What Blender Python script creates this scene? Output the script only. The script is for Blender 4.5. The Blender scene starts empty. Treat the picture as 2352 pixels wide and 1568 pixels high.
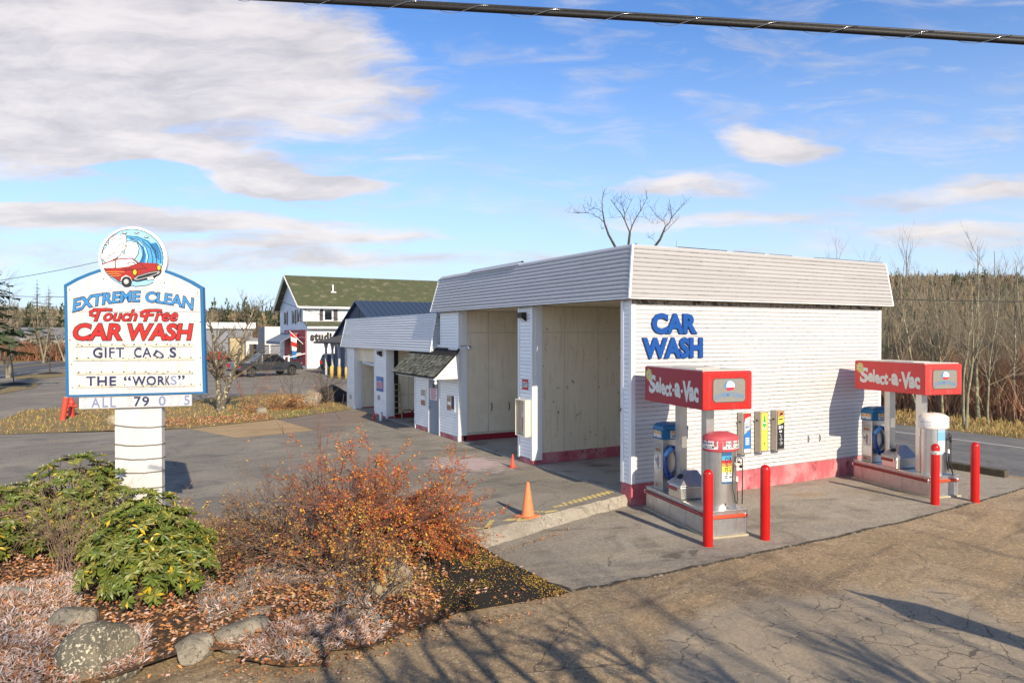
import bpy, bmesh, math, random
from mathutils import Vector, Matrix, noise as mnoise
SC = bpy.context.scene
R_ = math.radians
# ---------------------------------------------------------------- camera
YAW, PIT, FOC = R_(61.31), -0.0107, 2154/3072*2352
CAM = Vector((-10.2, -12.98, 3.7))
cd = bpy.data.cameras.new('camera'); cam = bpy.data.objects.new('camera', cd)
SC.collection.objects.link(cam); SC.camera = cam
cd.sensor_width = 36; cd.lens = 36*2154/3072; cd.clip_start = .05; cd.clip_end = 6000
cam.location = CAM; cam.rotation_euler = (math.pi/2+PIT, 0, YAW-math.pi/2)
FW = Vector((math.cos(YAW)*math.cos(PIT), math.sin(YAW)*math.cos(PIT), math.sin(PIT)))
RT = Vector((math.sin(YAW), -math.cos(YAW), 0)); UPV = RT.cross(FW)
def ray(u, v): return FW+RT*((u-1176)/FOC)-UPV*((v-784)/FOC)
def G(u, v, z=0):                       # survey helper: a sighting that meets the level z
    d = ray(u, v); return CAM+d*((z-CAM.z)/d.z)
def D3(u, v, dep): return CAM+ray(u, v)*dep
# ---------------------------------------------------------------- light
SUN_EL = R_(25.7)
SUN_AZ = Vector((-.04, -1, 0)).normalized()      # horizontal direction towards the sun
sd = bpy.data.lights.new('sun', 'SUN'); sd.energy = 5.0; sd.angle = R_(.5); sd.color = (1, .86, .66)
so = bpy.data.objects.new('sun', sd); SC.collection.objects.link(so)
tosun = SUN_AZ*math.cos(SUN_EL)+Vector((0, 0, math.sin(SUN_EL)))
so.rotation_euler = tosun.to_track_quat('Z', 'Y').to_euler()
SC.view_settings.view_transform = 'Standard'; SC.view_settings.look = 'None'
SC.view_settings.exposure = 0.33; SC.view_settings.gamma = 1
class NT:
    def __init__(s, t): s.t = t; t.nodes.clear()
    def n(s, ty, **k):
        nd = s.t.nodes.new(ty)
        for a, b in k.items(): setattr(nd, a, b)
        return nd
    def put(s, sock, v):
        if isinstance(v, bpy.types.NodeSocket): s.t.links.new(v, sock)
        elif v is not None:
            if hasattr(sock.default_value, '__len__') and not hasattr(v, '__len__'): v = [v]*len(sock.default_value)
            if hasattr(v, '__len__') and len(v) == 3 and len(sock.default_value) == 4: v = (*v, 1)
            if hasattr(v, '__len__') and len(v) == 4 and len(sock.default_value) == 3: v = v[:3]
            sock.default_value = v
    def m(s, op, a, b=None, c=None, clamp=False):
        nd = s.n('ShaderNodeMath', operation=op, use_clamp=clamp)
        for i, x in enumerate((a, b, c)): s.put(nd.inputs[i], x)
        return nd.outputs[0]
    def v(s, op, a, b=None, scale=None):
        nd = s.n('ShaderNodeVectorMath', operation=op)
        s.put(nd.inputs[0], a); s.put(nd.inputs[1], b)
        if scale is not None: s.put(nd.inputs['Scale'], scale)
        return nd.outputs['Value'] if op in ('DOT_PRODUCT', 'LENGTH') else nd.outputs[0]
    def mix(s, f, a, b, mode='MIX'):
        nd = s.n('ShaderNodeMix', data_type='RGBA', blend_type=mode); nd.clamp_factor = True
        s.put(nd.inputs[0], f); s.put(nd.inputs[6], a); s.put(nd.inputs[7], b)
        return nd.outputs[2]
    def noise(s, vec, scale, detail=4, rough=.55, dist=0, out='Fac'):
        nd = s.n('ShaderNodeTexNoise'); s.put(nd.inputs['Vector'], vec)
        nd.inputs['Scale'].default_value = scale; nd.inputs['Detail'].default_value = detail
        nd.inputs['Roughness'].default_value = rough; nd.inputs['Distortion'].default_value = dist
        return nd.outputs[out]
    def step(s, x, a, b):
        nd = s.n('ShaderNodeMapRange', interpolation_type='SMOOTHSTEP')
        s.put(nd.inputs[0], x); nd.inputs[1].default_value = a; nd.inputs[2].default_value = b
        return nd.outputs[0]
    def mapv(s, vec, sc=(1, 1, 1), rot=(0, 0, 0), loc=(0, 0, 0)):
        nd = s.n('ShaderNodeMapping'); s.put(nd.inputs[0], vec)
        nd.inputs['Scale'].default_value = sc; nd.inputs['Rotation'].default_value = rot; nd.inputs['Location'].default_value = loc
        return nd.outputs[0]
w = bpy.data.worlds.new('World'); SC.world = w; w.use_nodes = True
T = NT(w.node_tree)
sky = T.n('ShaderNodeTexSky', sky_type='NISHITA', sun_disc=False)
sky.sun_elevation = SUN_EL; sky.sun_rotation = math.atan2(SUN_AZ.x, SUN_AZ.y)
sky.air_density = 1.0; sky.dust_density = .3; sky.ozone_density = 2.0; sky.altitude = 200
SKYS = .15
dirv = T.n('ShaderNodeTexCoord').outputs['Generated']
fh = Vector((math.cos(YAW), math.sin(YAW), 0))
df = T.m('MAXIMUM', T.m('ABSOLUTE', T.v('DOT_PRODUCT', dirv, fh)), .12)
uu = T.m('DIVIDE', T.v('DOT_PRODUCT', dirv, RT), df)
sp = T.n('ShaderNodeSeparateXYZ'); T.put(sp.inputs[0], dirv); dz = sp.outputs[2]
vv = T.m('DIVIDE', dz, df)
cb = T.n('ShaderNodeCombineXYZ'); T.put(cb.inputs[0], uu); T.put(cb.inputs[1], vv); uv = cb.outputs[0]
# streaky domain warp
wn = T.noise(T.mapv(uv, (1.6, 5, 1)), 2.2, 4, .55, out='Color')
wv = T.v('MULTIPLY', T.v('SUBTRACT', wn, (.5, .5, .5)), (.22, .07, 0))
uvw = T.v('ADD', uv, wv)
sq = T.n('ShaderNodeSeparateXYZ'); T.put(sq.inputs[0], uvw); U, V = sq.outputs[0], sq.outputs[1]
# cloud banks: centre bearing, height, half length, half thickness, tilt, weight
BANKS = [(300, 130, 820, 220, -6, 1.4), (60, 60, 640, 270, 0, .9), (330, 340, 620, 72, -9, 1.1), (640, 412, 270, 45, -8, 1.05), (80, 330, 330, 95, -6, .9), (370, 388, 210, 34, -4, -1.9),
         (330, 505, 760, 46, -3, 1.0), (60, 500, 330, 62, 0, .8), (650, 560, 460, 20, 2, .6), (150, 600, 900, 50, 0, .5),
         (1775, 322, 185, 52, -4, 1.15), (1600, 418, 250, 40, 0, .9), (2200, 440, 330, 42, 3, .85), (880, 365, 190, 26, 3, .35), (2250, 250, 160, 30, 5, .35),
         (1650, 500, 420, 30, 2, .65), (2200, 540, 420, 45, -2, .7), (1750, 180, 560, 90, -6, .18), (1100, 600, 900, 40, 0, .5)]
tot = None
for bx, by, ax, ay, an, wt in BANKS:
    cu, cv = (bx-1176)/1649, (766-by)/1649; c_, s_ = math.cos(R_(an)), math.sin(R_(an))
    du = T.m('SUBTRACT', U, cu); dv = T.m('SUBTRACT', V, cv)
    p = T.m('DIVIDE', T.m('ADD', T.m('MULTIPLY', du, c_), T.m('MULTIPLY', dv, s_)), ax/1649)
    q = T.m('DIVIDE', T.m('SUBTRACT', T.m('MULTIPLY', dv, c_), T.m('MULTIPLY', du, s_)), ay/1649)
    k = T.m('MAXIMUM', T.m('SUBTRACT', 1, T.m('ADD', T.m('MULTIPLY', p, p), T.m('MULTIPLY', q, q))), 0)
    k = T.m('MULTIPLY', k, wt); tot = k if tot is None else T.m('ADD', tot, k)
n1 = T.noise(T.mapv(uvw, (1.1, 5.6, 1)), 5.0, 9, .66)
n2 = T.noise(T.mapv(uv, (2.2, 9, 1), loc=(3, 1, 0)), 3.0, 6, .6, .6)
dens = T.step(T.m('ADD', T.m('MULTIPLY', tot, .75), T.m('MULTIPLY', T.m('SUBTRACT', n1, .5), 1.3)), .10, .66)
wis = T.m('MULTIPLY', T.step(n2, .46, .74), .42)
dens = T.m('MAXIMUM', dens, wis)
shade = T.noise(T.mapv(uvw, (1.5, 6, 1), loc=(7, 2, 0)), 4.0, 5, .6)
ccol = T.mix(T.step(shade, .25, .72), (.49, .46, .47), (.79, .725, .69))
base = T.mix(1.0, T.v('SCALE', sky.outputs[0], scale=SKYS), (.54, .765, 1.06), 'MULTIPLY')
hz = T.m('POWER', T.m('SUBTRACT', 1, T.m('MAXIMUM', T.m('MULTIPLY', dz, 2.5), 0), clamp=True), 1.35)
base = T.mix(T.m('MULTIPLY', hz, .90), base, (.60, .70, .83))
allc = T.mix(T.m('MULTIPLY', dens, .88), base, ccol)
# unseen bright cloud bank, added left of the view to light the shaded front
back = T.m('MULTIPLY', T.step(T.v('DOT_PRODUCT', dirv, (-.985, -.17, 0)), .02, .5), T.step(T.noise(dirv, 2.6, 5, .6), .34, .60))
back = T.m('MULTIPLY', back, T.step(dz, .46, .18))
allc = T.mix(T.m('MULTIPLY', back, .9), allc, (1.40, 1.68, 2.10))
allc = T.v('SCALE', allc, scale=T.m('SUBTRACT', 1, T.m('MULTIPLY', T.step(dz, .42, .62), .5)))   # zenith out of view, dimmed to deepen shade on the ground
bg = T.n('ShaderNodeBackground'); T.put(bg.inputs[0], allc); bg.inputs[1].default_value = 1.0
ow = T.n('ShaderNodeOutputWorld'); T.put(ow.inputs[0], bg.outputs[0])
# ---------------------------------------------------------------- mesh helper
COL = SC.collection
class MB:
    def __init__(s): s.v = []; s.f = []; s.mi = []; s.c = []; s.cuts = []
    def nxt(s): s.cuts.append((len(s.v), len(s.f))); return s
    def add(s, vs, fs, m=0, c=None, M=None):
        b = len(s.v)
        s.v += [tuple(M @ Vector(p)) for p in vs] if M else [tuple(p) for p in vs]
        for f in fs: s.f.append([b+i for i in f]); s.mi.append(m); s.c.append(c)
        return s
    def box(s, x0, x1, y0, y1, z0, z1, m=0, M=None, c=None):
        vs = [(x0, y0, z0), (x1, y0, z0), (x1, y1, z0), (x0, y1, z0), (x0, y0, z1), (x1, y0, z1), (x1, y1, z1), (x0, y1, z1)]
        return s.add(vs, [(0, 3, 2, 1), (4, 5, 6, 7), (0, 1, 5, 4), (1, 2, 6, 5), (2, 3, 7, 6), (3, 0, 4, 7)], m, c, M)
    def quad(s, a, b, c_, d, m=0, c=None, M=None): return s.add([a, b, c_, d], [(0, 1, 2, 3)], m, c, M)
    def tube(s, pts, r, n=8, m=0, c=None, M=None, cap=True):
        pts = [Vector(p) for p in pts]; k = len(pts)
        rs = r if hasattr(r, '__len__') else [r]*k
        vs = []; fs = []; ref = None
        for i in range(k):
            t = (pts[min(i+1, k-1)]-pts[max(i-1, 0)])
            t = t.normalized() if t.length > 1e-9 else Vector((0, 0, 1))
            if ref is None: ref = t.orthogonal().normalized()
            a = ref-t*ref.dot(t); a = a.normalized() if a.length > 1e-6 else t.orthogonal().normalized()
            ref = a; b = t.cross(a)
            for j in range(n):
                th = 2*math.pi*j/n; vs.append(pts[i]+(a*math.cos(th)+b*math.sin(th))*rs[i])
        for i in range(k-1):
            for j in range(n):
                j2 = (j+1) % n; fs.append((i*n+j, i*n+j2, (i+1)*n+j2, (i+1)*n+j))
        if cap: fs.append(tuple(range(n-1, -1, -1))); fs.append(tuple((k-1)*n+j for j in range(n)))
        return s.add(vs, fs, m, c, M)
    def lathe(s, prof, n=16, m=0, M=None, sx=1, sy=1, c=None):
        vs = []; fs = []
        for r, z in prof:
            for j in range(n):
                th = 2*math.pi*j/n; vs.append((r*sx*math.cos(th), r*sy*math.sin(th), z))
        for i in range(len(prof)-1):
            for j in range(n):
                j2 = (j+1) % n; fs.append((i*n+j, i*n+j2, (i+1)*n+j2, (i+1)*n+j))
        fs.append(tuple(range(n-1, -1, -1))); fs.append(tuple((len(prof)-1)*n+j for j in range(n)))
        return s.add(vs, fs, m, c, M)
    def prism(s, poly, z0, z1, m=0, M=None, c=None):
        n = len(poly); a = sum(poly[i][0]*poly[(i+1) % n][1]-poly[(i+1) % n][0]*poly[i][1] for i in range(n))
        if a < 0: poly = poly[::-1]
        vs = [(x, y, z0) for x, y in poly]+[(x, y, z1) for x, y in poly]
        fs = [tuple(range(n-1, -1, -1)), tuple(range(n, 2*n))]+[(i, (i+1) % n, n+(i+1) % n, n+i) for i in range(n)]
        return s.add(vs, fs, m, c, M)
    def stroke(s, pts, wd, z0, z1, m=0, M=None, closed=False):
        k = len(pts)
        for i in range(k if closed else k-1):
            a = Vector(pts[i]); b = Vector(pts[(i+1) % k]); d = b-a
            if d.length < 1e-9: continue
            d.normalize(); nn = Vector((-d.y, d.x))*wd/2; e = d*wd*.35
            s.prism([tuple(a-e+nn), tuple(a-e-nn), tuple(b+e-nn), tuple(b+e+nn)], z0, z1+i*2e-5, m, M)
        return s
    def each(s, name, mats, parent=None, **k):
        """one object per piece marked with nxt()"""
        cs = [(0, 0)]+[c for c in s.cuts if 0 < c[0] < len(s.v)]+[(len(s.v), len(s.f))]; out = []
        for (v0, f0), (v1, f1) in zip(cs, cs[1:]):
            if f1 == f0: continue
            q = MB(); q.v = s.v[v0:v1]; q.f = [[i-v0 for i in f] for f in s.f[f0:f1]]; q.mi = s.mi[f0:f1]; q.c = s.c[f0:f1]; out.append(q.build(name, mats, parent, **k))
        return out
    def build(s, name, mats, parent=None, smooth=False, bevel=0, recalc=False, ang=None):
        me = bpy.data.meshes.new(name); me.from_pydata(s.v, [], s.f)
        for x in (mats if isinstance(mats, (list, tuple)) else [mats]): me.materials.append(x)
        me.polygons.foreach_set('material_index', s.mi)
        if smooth: me.polygons.foreach_set('use_smooth', [True]*len(s.f))
        if any(c is not None for c in s.c):
            at = me.attributes.new('Col', 'FLOAT_COLOR', 'FACE'); fl = []
            for c in s.c: fl += [*(c or (1, 1, 1)), 1]
            at.data.foreach_set('color', fl)
        if recalc:
            bm = bmesh.new(); bm.from_mesh(me); bmesh.ops.recalc_face_normals(bm, faces=bm.faces); bm.to_mesh(me); bm.free()
        me.update()
        if ang: me.set_sharp_from_angle(angle=R_(ang))
        o = bpy.data.objects.new(name, me); COL.objects.link(o); o.parent = parent
        if bevel:
            md = o.modifiers.new('bevel', 'BEVEL'); md.width = bevel; md.segments = 2; md.limit_method = 'ANGLE'; md.angle_limit = R_(40)
        return o
def tag(o, label=None, cat=None, group=None, kind=None):
    if label: o['label'] = label
    if cat: o['category'] = cat
    if group: o['group'] = group
    if kind: o['kind'] = kind
    return o
def thing(name, label, cat, loc=(0, 0, 0), rz=0, group=None):
    o = bpy.data.objects.new(name, None); COL.objects.link(o); o.location = loc; o.rotation_euler = (0, 0, rz)
    o.empty_display_size = .2
    return tag(o, label, cat, group)
KIDS = {}
def dup(root, loc, rz=0, label=None, sc=None):
    r = root.copy(); COL.objects.link(r); r.location = loc; r.rotation_euler = (0, 0, rz)
    if label: r['label'] = label
    if sc: r.scale = (sc, sc, sc) if not hasattr(sc, '__len__') else sc
    for ch in [o for o in COL.objects if o.parent == root]:
        c = ch.copy(); COL.objects.link(c); c.parent = r
        for g in [o for o in COL.objects if o.parent == ch]:
            d = g.copy(); COL.objects.link(d); d.parent = c
    return r
def frame(o, right, up):
    x = Vector(right).normalized(); y = Vector(up).normalized(); z = x.cross(y)
    return Matrix(((x.x, y.x, z.x, o[0]), (x.y, y.y, z.y, o[1]), (x.z, y.z, z.z, o[2]), (0, 0, 0, 1)))
_tc = {}
def text_geo(s, bold=0.0, shear=0.0, space=1.0, line=1.0, res=3):
    key = (s, bold, shear, space, line)
    if key in _tc: return _tc[key]
    cu = bpy.data.curves.new('t', 'FONT'); cu.body = s; cu.offset = bold; cu.shear = shear; cu.space_character = space; cu.space_line = line
    cu.resolution_u = res; cu.align_x = 'CENTER'; cu.fill_mode = 'FRONT'
    o = bpy.data.objects.new('t', cu); COL.objects.link(o)
    dg = bpy.context.evaluated_depsgraph_get(); me = bpy.data.meshes.new_from_object(o.evaluated_get(dg))
    vs = [(v.co.x, v.co.y) for v in me.vertices]; fs = [tuple(p.vertices) for p in me.polygons]
    bpy.data.objects.remove(o); bpy.data.curves.remove(cu); bpy.data.meshes.remove(me)
    _tc[key] = (vs, fs); return vs, fs
def text(mb, s, x0, x1, y0, y1, z, m=0, M=None, bold=0.0, shear=0.0, space=1.0, warp=None, depth=0, line=1.0, grow=0):
    vs, fs = text_geo(s, 0, shear, space, line)            # box from the plain letters, weight from the offset ones
    a0, a1 = min(p[0] for p in vs), max(p[0] for p in vs); b0, b1 = min(p[1] for p in vs), max(p[1] for p in vs)
    if bold: vs, fs = text_geo(s, bold, shear, space, line)
    fx, fy = (x1-x0)/(a1-a0), (y1-y0)/(b1-b0)
    pts = [((x0+(p[0]-a0)*fx), (y0+(p[1]-b0)*fy)) for p in vs]
    if warp: pts = [warp(*p) for p in pts]
    if not depth: return mb.add([(x, y, z) for x, y in pts], fs, m, None, M)
    n = len(pts); ed = {}
    for f in fs:
        for i in range(len(f)):
            e = (f[i], f[(i+1) % len(f)]); ed[e] = 1
    sides = [(a, b, n+b, n+a) for (a, b) in ed if (b, a) not in ed]
    # z is the front face, the letter goes back by depth
    mb.add([(x, y, z-depth) for x, y in pts]+[(x, y, z) for x, y in pts], [tuple(n+i for i in f) for f in fs]+sides, m, None, M)
    return mb
# ---------------------------------------------------------------- materials
MT = {}
def mat(name, col, rough=.6, metal=0.0, var=None, bump=None, col2=None, attr=False, spec=.5, streak=None, coat=0, trans=0, alt=None):
    """var=(scale, amount) tints, col2=(colour, scale, lo, hi) blotches, streak=(colour, amount) vertical runs"""
    m = bpy.data.materials.new(name); m.use_nodes = True; t = NT(m.node_tree)
    b = t.n('ShaderNodeBsdfPrincipled'); o = t.n('ShaderNodeOutputMaterial'); t.put(o.inputs[0], b.outputs[0])
    oc = t.n('ShaderNodeTexCoord').outputs['Object']
    c = (*col, 1)
    if attr:
        c = t.n('ShaderNodeAttribute', attribute_name='Col').outputs['Color']
    if col2: c = t.mix(t.step(t.noise(oc, col2[1], 5, .6), col2[2], col2[3]), c, (*col2[0], 1))
    if alt: c = t.mix(t.step(t.noise(oc, alt[1], 6, .65), alt[2], alt[3]), c, (*alt[0], 1))
    if streak:
        sn = t.noise(t.mapv(oc, (3, 3, .35)), 3, 5, .65)
        c = t.mix(t.m('MULTIPLY', t.step(sn, .5, .75), streak[1]), c, (*streak[0], 1))
    if var:
        nz = t.noise(oc, var[0], 5, .6); g = t.m('ADD', t.m('MULTIPLY', t.m('SUBTRACT', nz, .5), 2*var[1]), 1)
        c = t.mix(1.0, c, t.n('ShaderNodeCombineColor').outputs[0], 'MULTIPLY') if False else t.v('SCALE', c, scale=g)
    t.put(b.inputs['Base Color'], c); b.inputs['Roughness'].default_value = rough; b.inputs['Metallic'].default_value = metal
    b.inputs['Specular IOR Level'].default_value = spec; b.inputs['Coat Weight'].default_value = coat
    if trans: b.inputs['Transmission Weight'].default_value = trans
    if bump:
        bn = t.n('ShaderNodeBump'); bn.inputs['Strength'].default_value = bump[1]; bn.inputs['Distance'].default_value = bump[2] if len(bump) > 2 else .01
        t.put(bn.inputs['Height'], t.noise(oc, bump[0], 6, .6)); t.put(b.inputs['Normal'], bn.outputs[0])
    m['_'] = 1; MT[name] = m; return m
def siding_mat(name, col, dirt, amt, z0, pitch=.1016, slope=1.0):
    m = bpy.data.materials.new(name); m.use_nodes = True; t = NT(m.node_tree)
    b = t.n('ShaderNodeBsdfPrincipled'); o = t.n('ShaderNodeOutputMaterial'); t.put(o.inputs[0], b.outputs[0])
    oc = t.n('ShaderNodeTexCoord').outputs['Object']
    s = t.n('ShaderNodeSeparateXYZ'); t.put(s.inputs[0], oc)
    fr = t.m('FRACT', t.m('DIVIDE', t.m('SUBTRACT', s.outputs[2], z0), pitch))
    line = t.m('SUBTRACT', 1, t.step(fr, .13, .27))           # dark lower edge of each course: mildew, plus painted lap shade on the mansards
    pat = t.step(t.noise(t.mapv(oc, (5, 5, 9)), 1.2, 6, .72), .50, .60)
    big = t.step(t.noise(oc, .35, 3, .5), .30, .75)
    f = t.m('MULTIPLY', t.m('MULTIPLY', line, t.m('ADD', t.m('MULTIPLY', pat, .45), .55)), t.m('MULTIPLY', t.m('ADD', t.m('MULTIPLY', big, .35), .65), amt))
    wn = t.n('ShaderNodeTexWhiteNoise', noise_dimensions='3D'); fl = t.n('ShaderNodeCombineXYZ')
    cz = t.m('FLOOR', t.m('DIVIDE', t.m('SUBTRACT', s.outputs[2], z0), pitch*2)); t.put(fl.inputs[0], t.m('FLOOR', t.m('ADD', t.m('MULTIPLY', t.m('ADD', s.outputs[0], s.outputs[1]), .27), t.m('MULTIPLY', cz, .37)))); t.put(fl.inputs[1], cz); t.put(wn.inputs[0], fl.outputs[0])
    vcol = t.v('SCALE', (*col, 1), scale=t.m('ADD', t.m('MULTIPLY', wn.outputs[0], .09), .93))
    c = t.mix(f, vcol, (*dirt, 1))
    c = t.mix(t.m('MULTIPLY', t.step(t.noise(t.mapv(oc, (2, 2, .3)), 2.2, 5, .6), .5, .8), .22), c, (col[0]*.80, col[1]*.79, col[2]*.76, 1))
    t.put(b.inputs['Base Color'], c); b.inputs['Roughness'].default_value = .42; MT[name] = m; return m
def asphalt(name, A, B, C, speck, crack, streakdir=None, wet=0, rough=.9, fine=90, stain=None, foam=None):
    """A,B,C: three tones; speck=(colour, amount); crack=(scale, width, mask lo, mask hi, tint)"""
    m = bpy.data.materials.new(name); m.use_nodes = True; t = NT(m.node_tree)
    b = t.n('ShaderNodeBsdfPrincipled'); o = t.n('ShaderNodeOutputMaterial'); t.put(o.inputs[0], b.outputs[0])
    oc = t.n('ShaderNodeTexCoord').outputs['Object']
    c = t.mix(t.step(t.noise(oc, .30, 6, .6, .4), .36, .64), (*A, 1), (*B, 1))
    c = t.mix(t.m('MULTIPLY', t.step(t.noise(t.mapv(oc, loc=(9, 4, 0)), .8, 7, .68, .8), .48, .70), .75), c, (*C, 1))
    if streakdir is not None:
        sv = t.mapv(oc, (1, 1, 1), (0, 0, streakdir)); sv = t.mapv(sv, (.22, 1.5, 1))
        c = t.mix(t.m('MULTIPLY', t.step(t.noise(sv, 1.3, 6, .6, .5), .52, .68), .6), c, (A[0]*1.35, A[1]*1.3, A[2]*1.2, 1))
        c = t.mix(t.m('MULTIPLY', t.step(t.noise(t.mapv(sv, loc=(3, 8, 1)), 1.6, 6, .6, .3), .54, .70), .55), c, (C[0]*.6, C[1]*.62, C[2]*.68, 1))
    if stain: c = t.mix(t.m('MULTIPLY', t.step(t.noise(t.mapv(oc, loc=(2, 7, 0)), .55, 5, .6), .60, .72), stain[1]), c, (*stain[0], 1))
    g1 = t.noise(oc, fine, 3, .7); g2 = t.noise(oc, fine*.35, 4, .75)
    sp1 = t.m('ADD', t.m('MULTIPLY', t.m('SUBTRACT', g1, .5), 1.2), t.m('MULTIPLY', t.m('SUBTRACT', g2, .5), .9))
    c = t.v('SCALE', c, scale=t.m('MAXIMUM', t.m('ADD', t.m('MULTIPLY', sp1, speck[1]*3.4), 1), .22))
    vo = t.n('ShaderNodeTexVoronoi'); t.put(vo.inputs['Vector'], oc); vo.inputs['Scale'].default_value = fine*.42
    chip = t.m('MULTIPLY', t.m('LESS_THAN', vo.outputs['Distance'], .26), t.m('GREATER_THAN', t.noise(oc, fine*.2, 2), .54))
    c = t.mix(t.m('MULTIPLY', chip, .55*min(1, speck[1]*2)), c, (*speck[0], 1))
    ht = t.m('MULTIPLY', g1, .5)
    if crack:
        wob = t.v('ADD', oc, t.v('SCALE', t.v('SUBTRACT', t.noise(oc, crack[0]*1.6, 4, .6, out='Color'), (.5, .5, .5)), scale=.70/crack[0]))
        cv = t.n('ShaderNodeTexVoronoi', feature='DISTANCE_TO_EDGE'); t.put(cv.inputs['Vector'], t.mapv(wob, (1, 1, 0))); cv.inputs['Scale'].default_value = crack[0]
        cw = t.m('MULTIPLY', t.noise(oc, 3, 4, .6), crack[1]*2)
        ck = t.m('MULTIPLY', t.m('LESS_THAN', cv.outputs['Distance'], cw), t.step(t.noise(oc, 1.1, 4, .6), .40, .52))
        if len(crack) > 5:                                        # the alligatored patch has a place
            P0 = crack[5]; dd = t.v('LENGTH', t.v('MULTIPLY', t.v('SUBTRACT', oc, (P0[0], P0[1], 0)), (1/P0[2], 1/P0[3], 0)))
            mk = t.step(t.m('ADD', t.m('SUBTRACT', 1, dd), t.m('MULTIPLY', t.m('SUBTRACT', t.noise(oc, .9, 5, .6), .5), 1.1)), .0, .25)
        else: mk = t.step(t.noise(t.mapv(oc, loc=(5, 1, 0)), .33, 4, .6), crack[2], crack[3])
        cm = t.m('MULTIPLY', ck, mk)
        c = t.mix(t.m('MULTIPLY', mk, .5), c, (*crack[4], 1))
        # a few long wandering cracks anywhere
        lv = t.n('ShaderNodeTexVoronoi', feature='DISTANCE_TO_EDGE'); t.put(lv.inputs['Vector'], t.mapv(wob, (1, 1, 0))); lv.inputs['Scale'].default_value = .33
        lc = t.m('MULTIPLY', t.m('LESS_THAN', lv.outputs['Distance'], .0022), t.m('GREATER_THAN', t.noise(oc, .5, 2), .52))
        cm = t.m('MAXIMUM', cm, lc)
        c = t.mix(t.m('MULTIPLY', cm, .68), c, (.045, .038, .03, 1)); ht = t.m('SUBTRACT', ht, t.m('MULTIPLY', cm, .8))
    if foam:                                                      # dried soap: white pink streaks in one place
        P0 = foam; dd = t.v('LENGTH', t.v('MULTIPLY', t.v('SUBTRACT', oc, (P0[0], P0[1], 0)), (1/P0[2], 1/P0[3], 0)))
        fs_ = t.mapv(oc, (1, 1, 1), (0, 0, P0[4])); fs_ = t.mapv(fs_, (.9, 5, 1))
        fm = t.step(t.m('ADD', t.m('MULTIPLY', t.m('SUBTRACT', 1, dd), .30), t.noise(fs_, 2.4, 7, .7, .4)), .62, .70)
        c = t.mix(t.m('MULTIPLY', t.m('MULTIPLY', fm, t.m('LESS_THAN', dd, 1.25)), .62), c, (.70, .52, .54, 1))
    t.put(b.inputs['Base Color'], c)
    if wet:
        pw = t.step(t.noise(t.mapv(t.mapv(oc, (1, 1, 1), (0, 0, streakdir or 0)), (.25, 1.2, 1), loc=(1, 5, 0)), 1.1, 5, .6), .60, .68)
        t.put(b.inputs['Roughness'], t.m('SUBTRACT', rough, t.m('MULTIPLY', pw, wet)))
    else: b.inputs['Roughness'].default_value = rough
    bn = t.n('ShaderNodeBump'); bn.inputs['Strength'].default_value = .5; bn.inputs['Distance'].default_value = .006
    t.put(bn.inputs['Height'], ht); t.put(b.inputs['Normal'], bn.outputs[0])
    MT[name] = m; return m
rnd = random.Random(7)
ZP = -.22
M_white = mat('white paint', (.80, .80, .80), .45, var=(3, .06))
M_trim = mat('white trim', (.80, .81, .82), .4, var=(1.5, .05), streak=((.55, .53, .48), .35))
M_black = mat('black plastic', (.012, .012, .013), .45)
M_rub = mat('black rubber', (.02, .02, .02), .7)
M_chrome = mat('chrome', (.75, .75, .76), .15, 1.0)
M_glass = mat('dark glass', (.012, .015, .02), .06, spec=.8)
M_grass = mat('dry grass ground', (.27, .19, .09), .95, var=(14, .35), bump=(30, .8, .03), col2=((.20, .17, .06), .6, .42, .62), alt=((.40, .27, .13), 2.2, .52, .68))
M_drive = asphalt('worn grey asphalt', (.215, .195, .165), (.30, .268, .22), (.125, .115, .108), ((.45, .41, .34), .38), (.5, .006, .60, .68, (.40, .36, .30)), streakdir=R_(-8), wet=.45, fine=40, stain=((.30, .215, .12), .6), foam=(-1.5, 5.5, 1.9, 2.2, .9))
M_pad = asphalt('pale concrete pad', (.29, .255, .205), (.36, .32, .26), (.18, .155, .122), ((.55, .52, .46), .40), (.8, .004, .62, .7, (.42, .38, .32)), streakdir=R_(15), fine=48, stain=((.36, .25, .13), .55))
M_tan = asphalt('tan chip asphalt', (.315, .23, .135), (.40, .30, .188), (.185, .132, .08), ((.80, .70, .52), .55), (2.7, .015, 0, 0, (.44, .385, .30), (-2.3, -7.4, 3.4, 2.2)), streakdir=R_(-12), fine=44)
M_road = asphalt('dark road asphalt', (.085, .085, .095), (.12, .12, .125), (.07, .07, .075), ((.2, .2, .2), .3), None, streakdir=R_(70), fine=40)
M_roadr = asphalt('grey side road', (.16, .16, .165), (.21, .205, .20), (.10, .10, .11), ((.3, .3, .3), .3), None, streakdir=R_(90), fine=40)
M_lot = asphalt('grey lot asphalt', (.21, .185, .155), (.30, .262, .21), (.155, .138, .122), ((.4, .37, .33), .3), None, streakdir=R_(28), fine=25)
M_tanc = asphalt('tan concrete', (.42, .29, .15), (.46, .33, .19), (.33, .22, .11), ((.5, .4, .25), .2), None, streakdir=R_(0), wet=.5, fine=40)
M_floor = mat('bay concrete', (.40, .38, .345), .5, var=(2.5, .2), col2=((.17, .155, .14), .9, .50, .66), bump=(30, .15))
M_edge = asphalt('broken kerb asphalt', (.30, .265, .21), (.22, .19, .145), (.06, .05, .042), ((.6, .56, .5), .4), (6.0, .018, .38, .5, (.42, .38, .32)), fine=60, stain=((.34, .22, .09), .8))
M_yel = mat('worn yellow paint', (.72, .56, .20), .8, var=(6, .2), alt=((.30, .27, .22), 9, .52, .62))
M_wht = mat('road marking white', (.70, .69, .66), .8, var=(6, .15))
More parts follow.
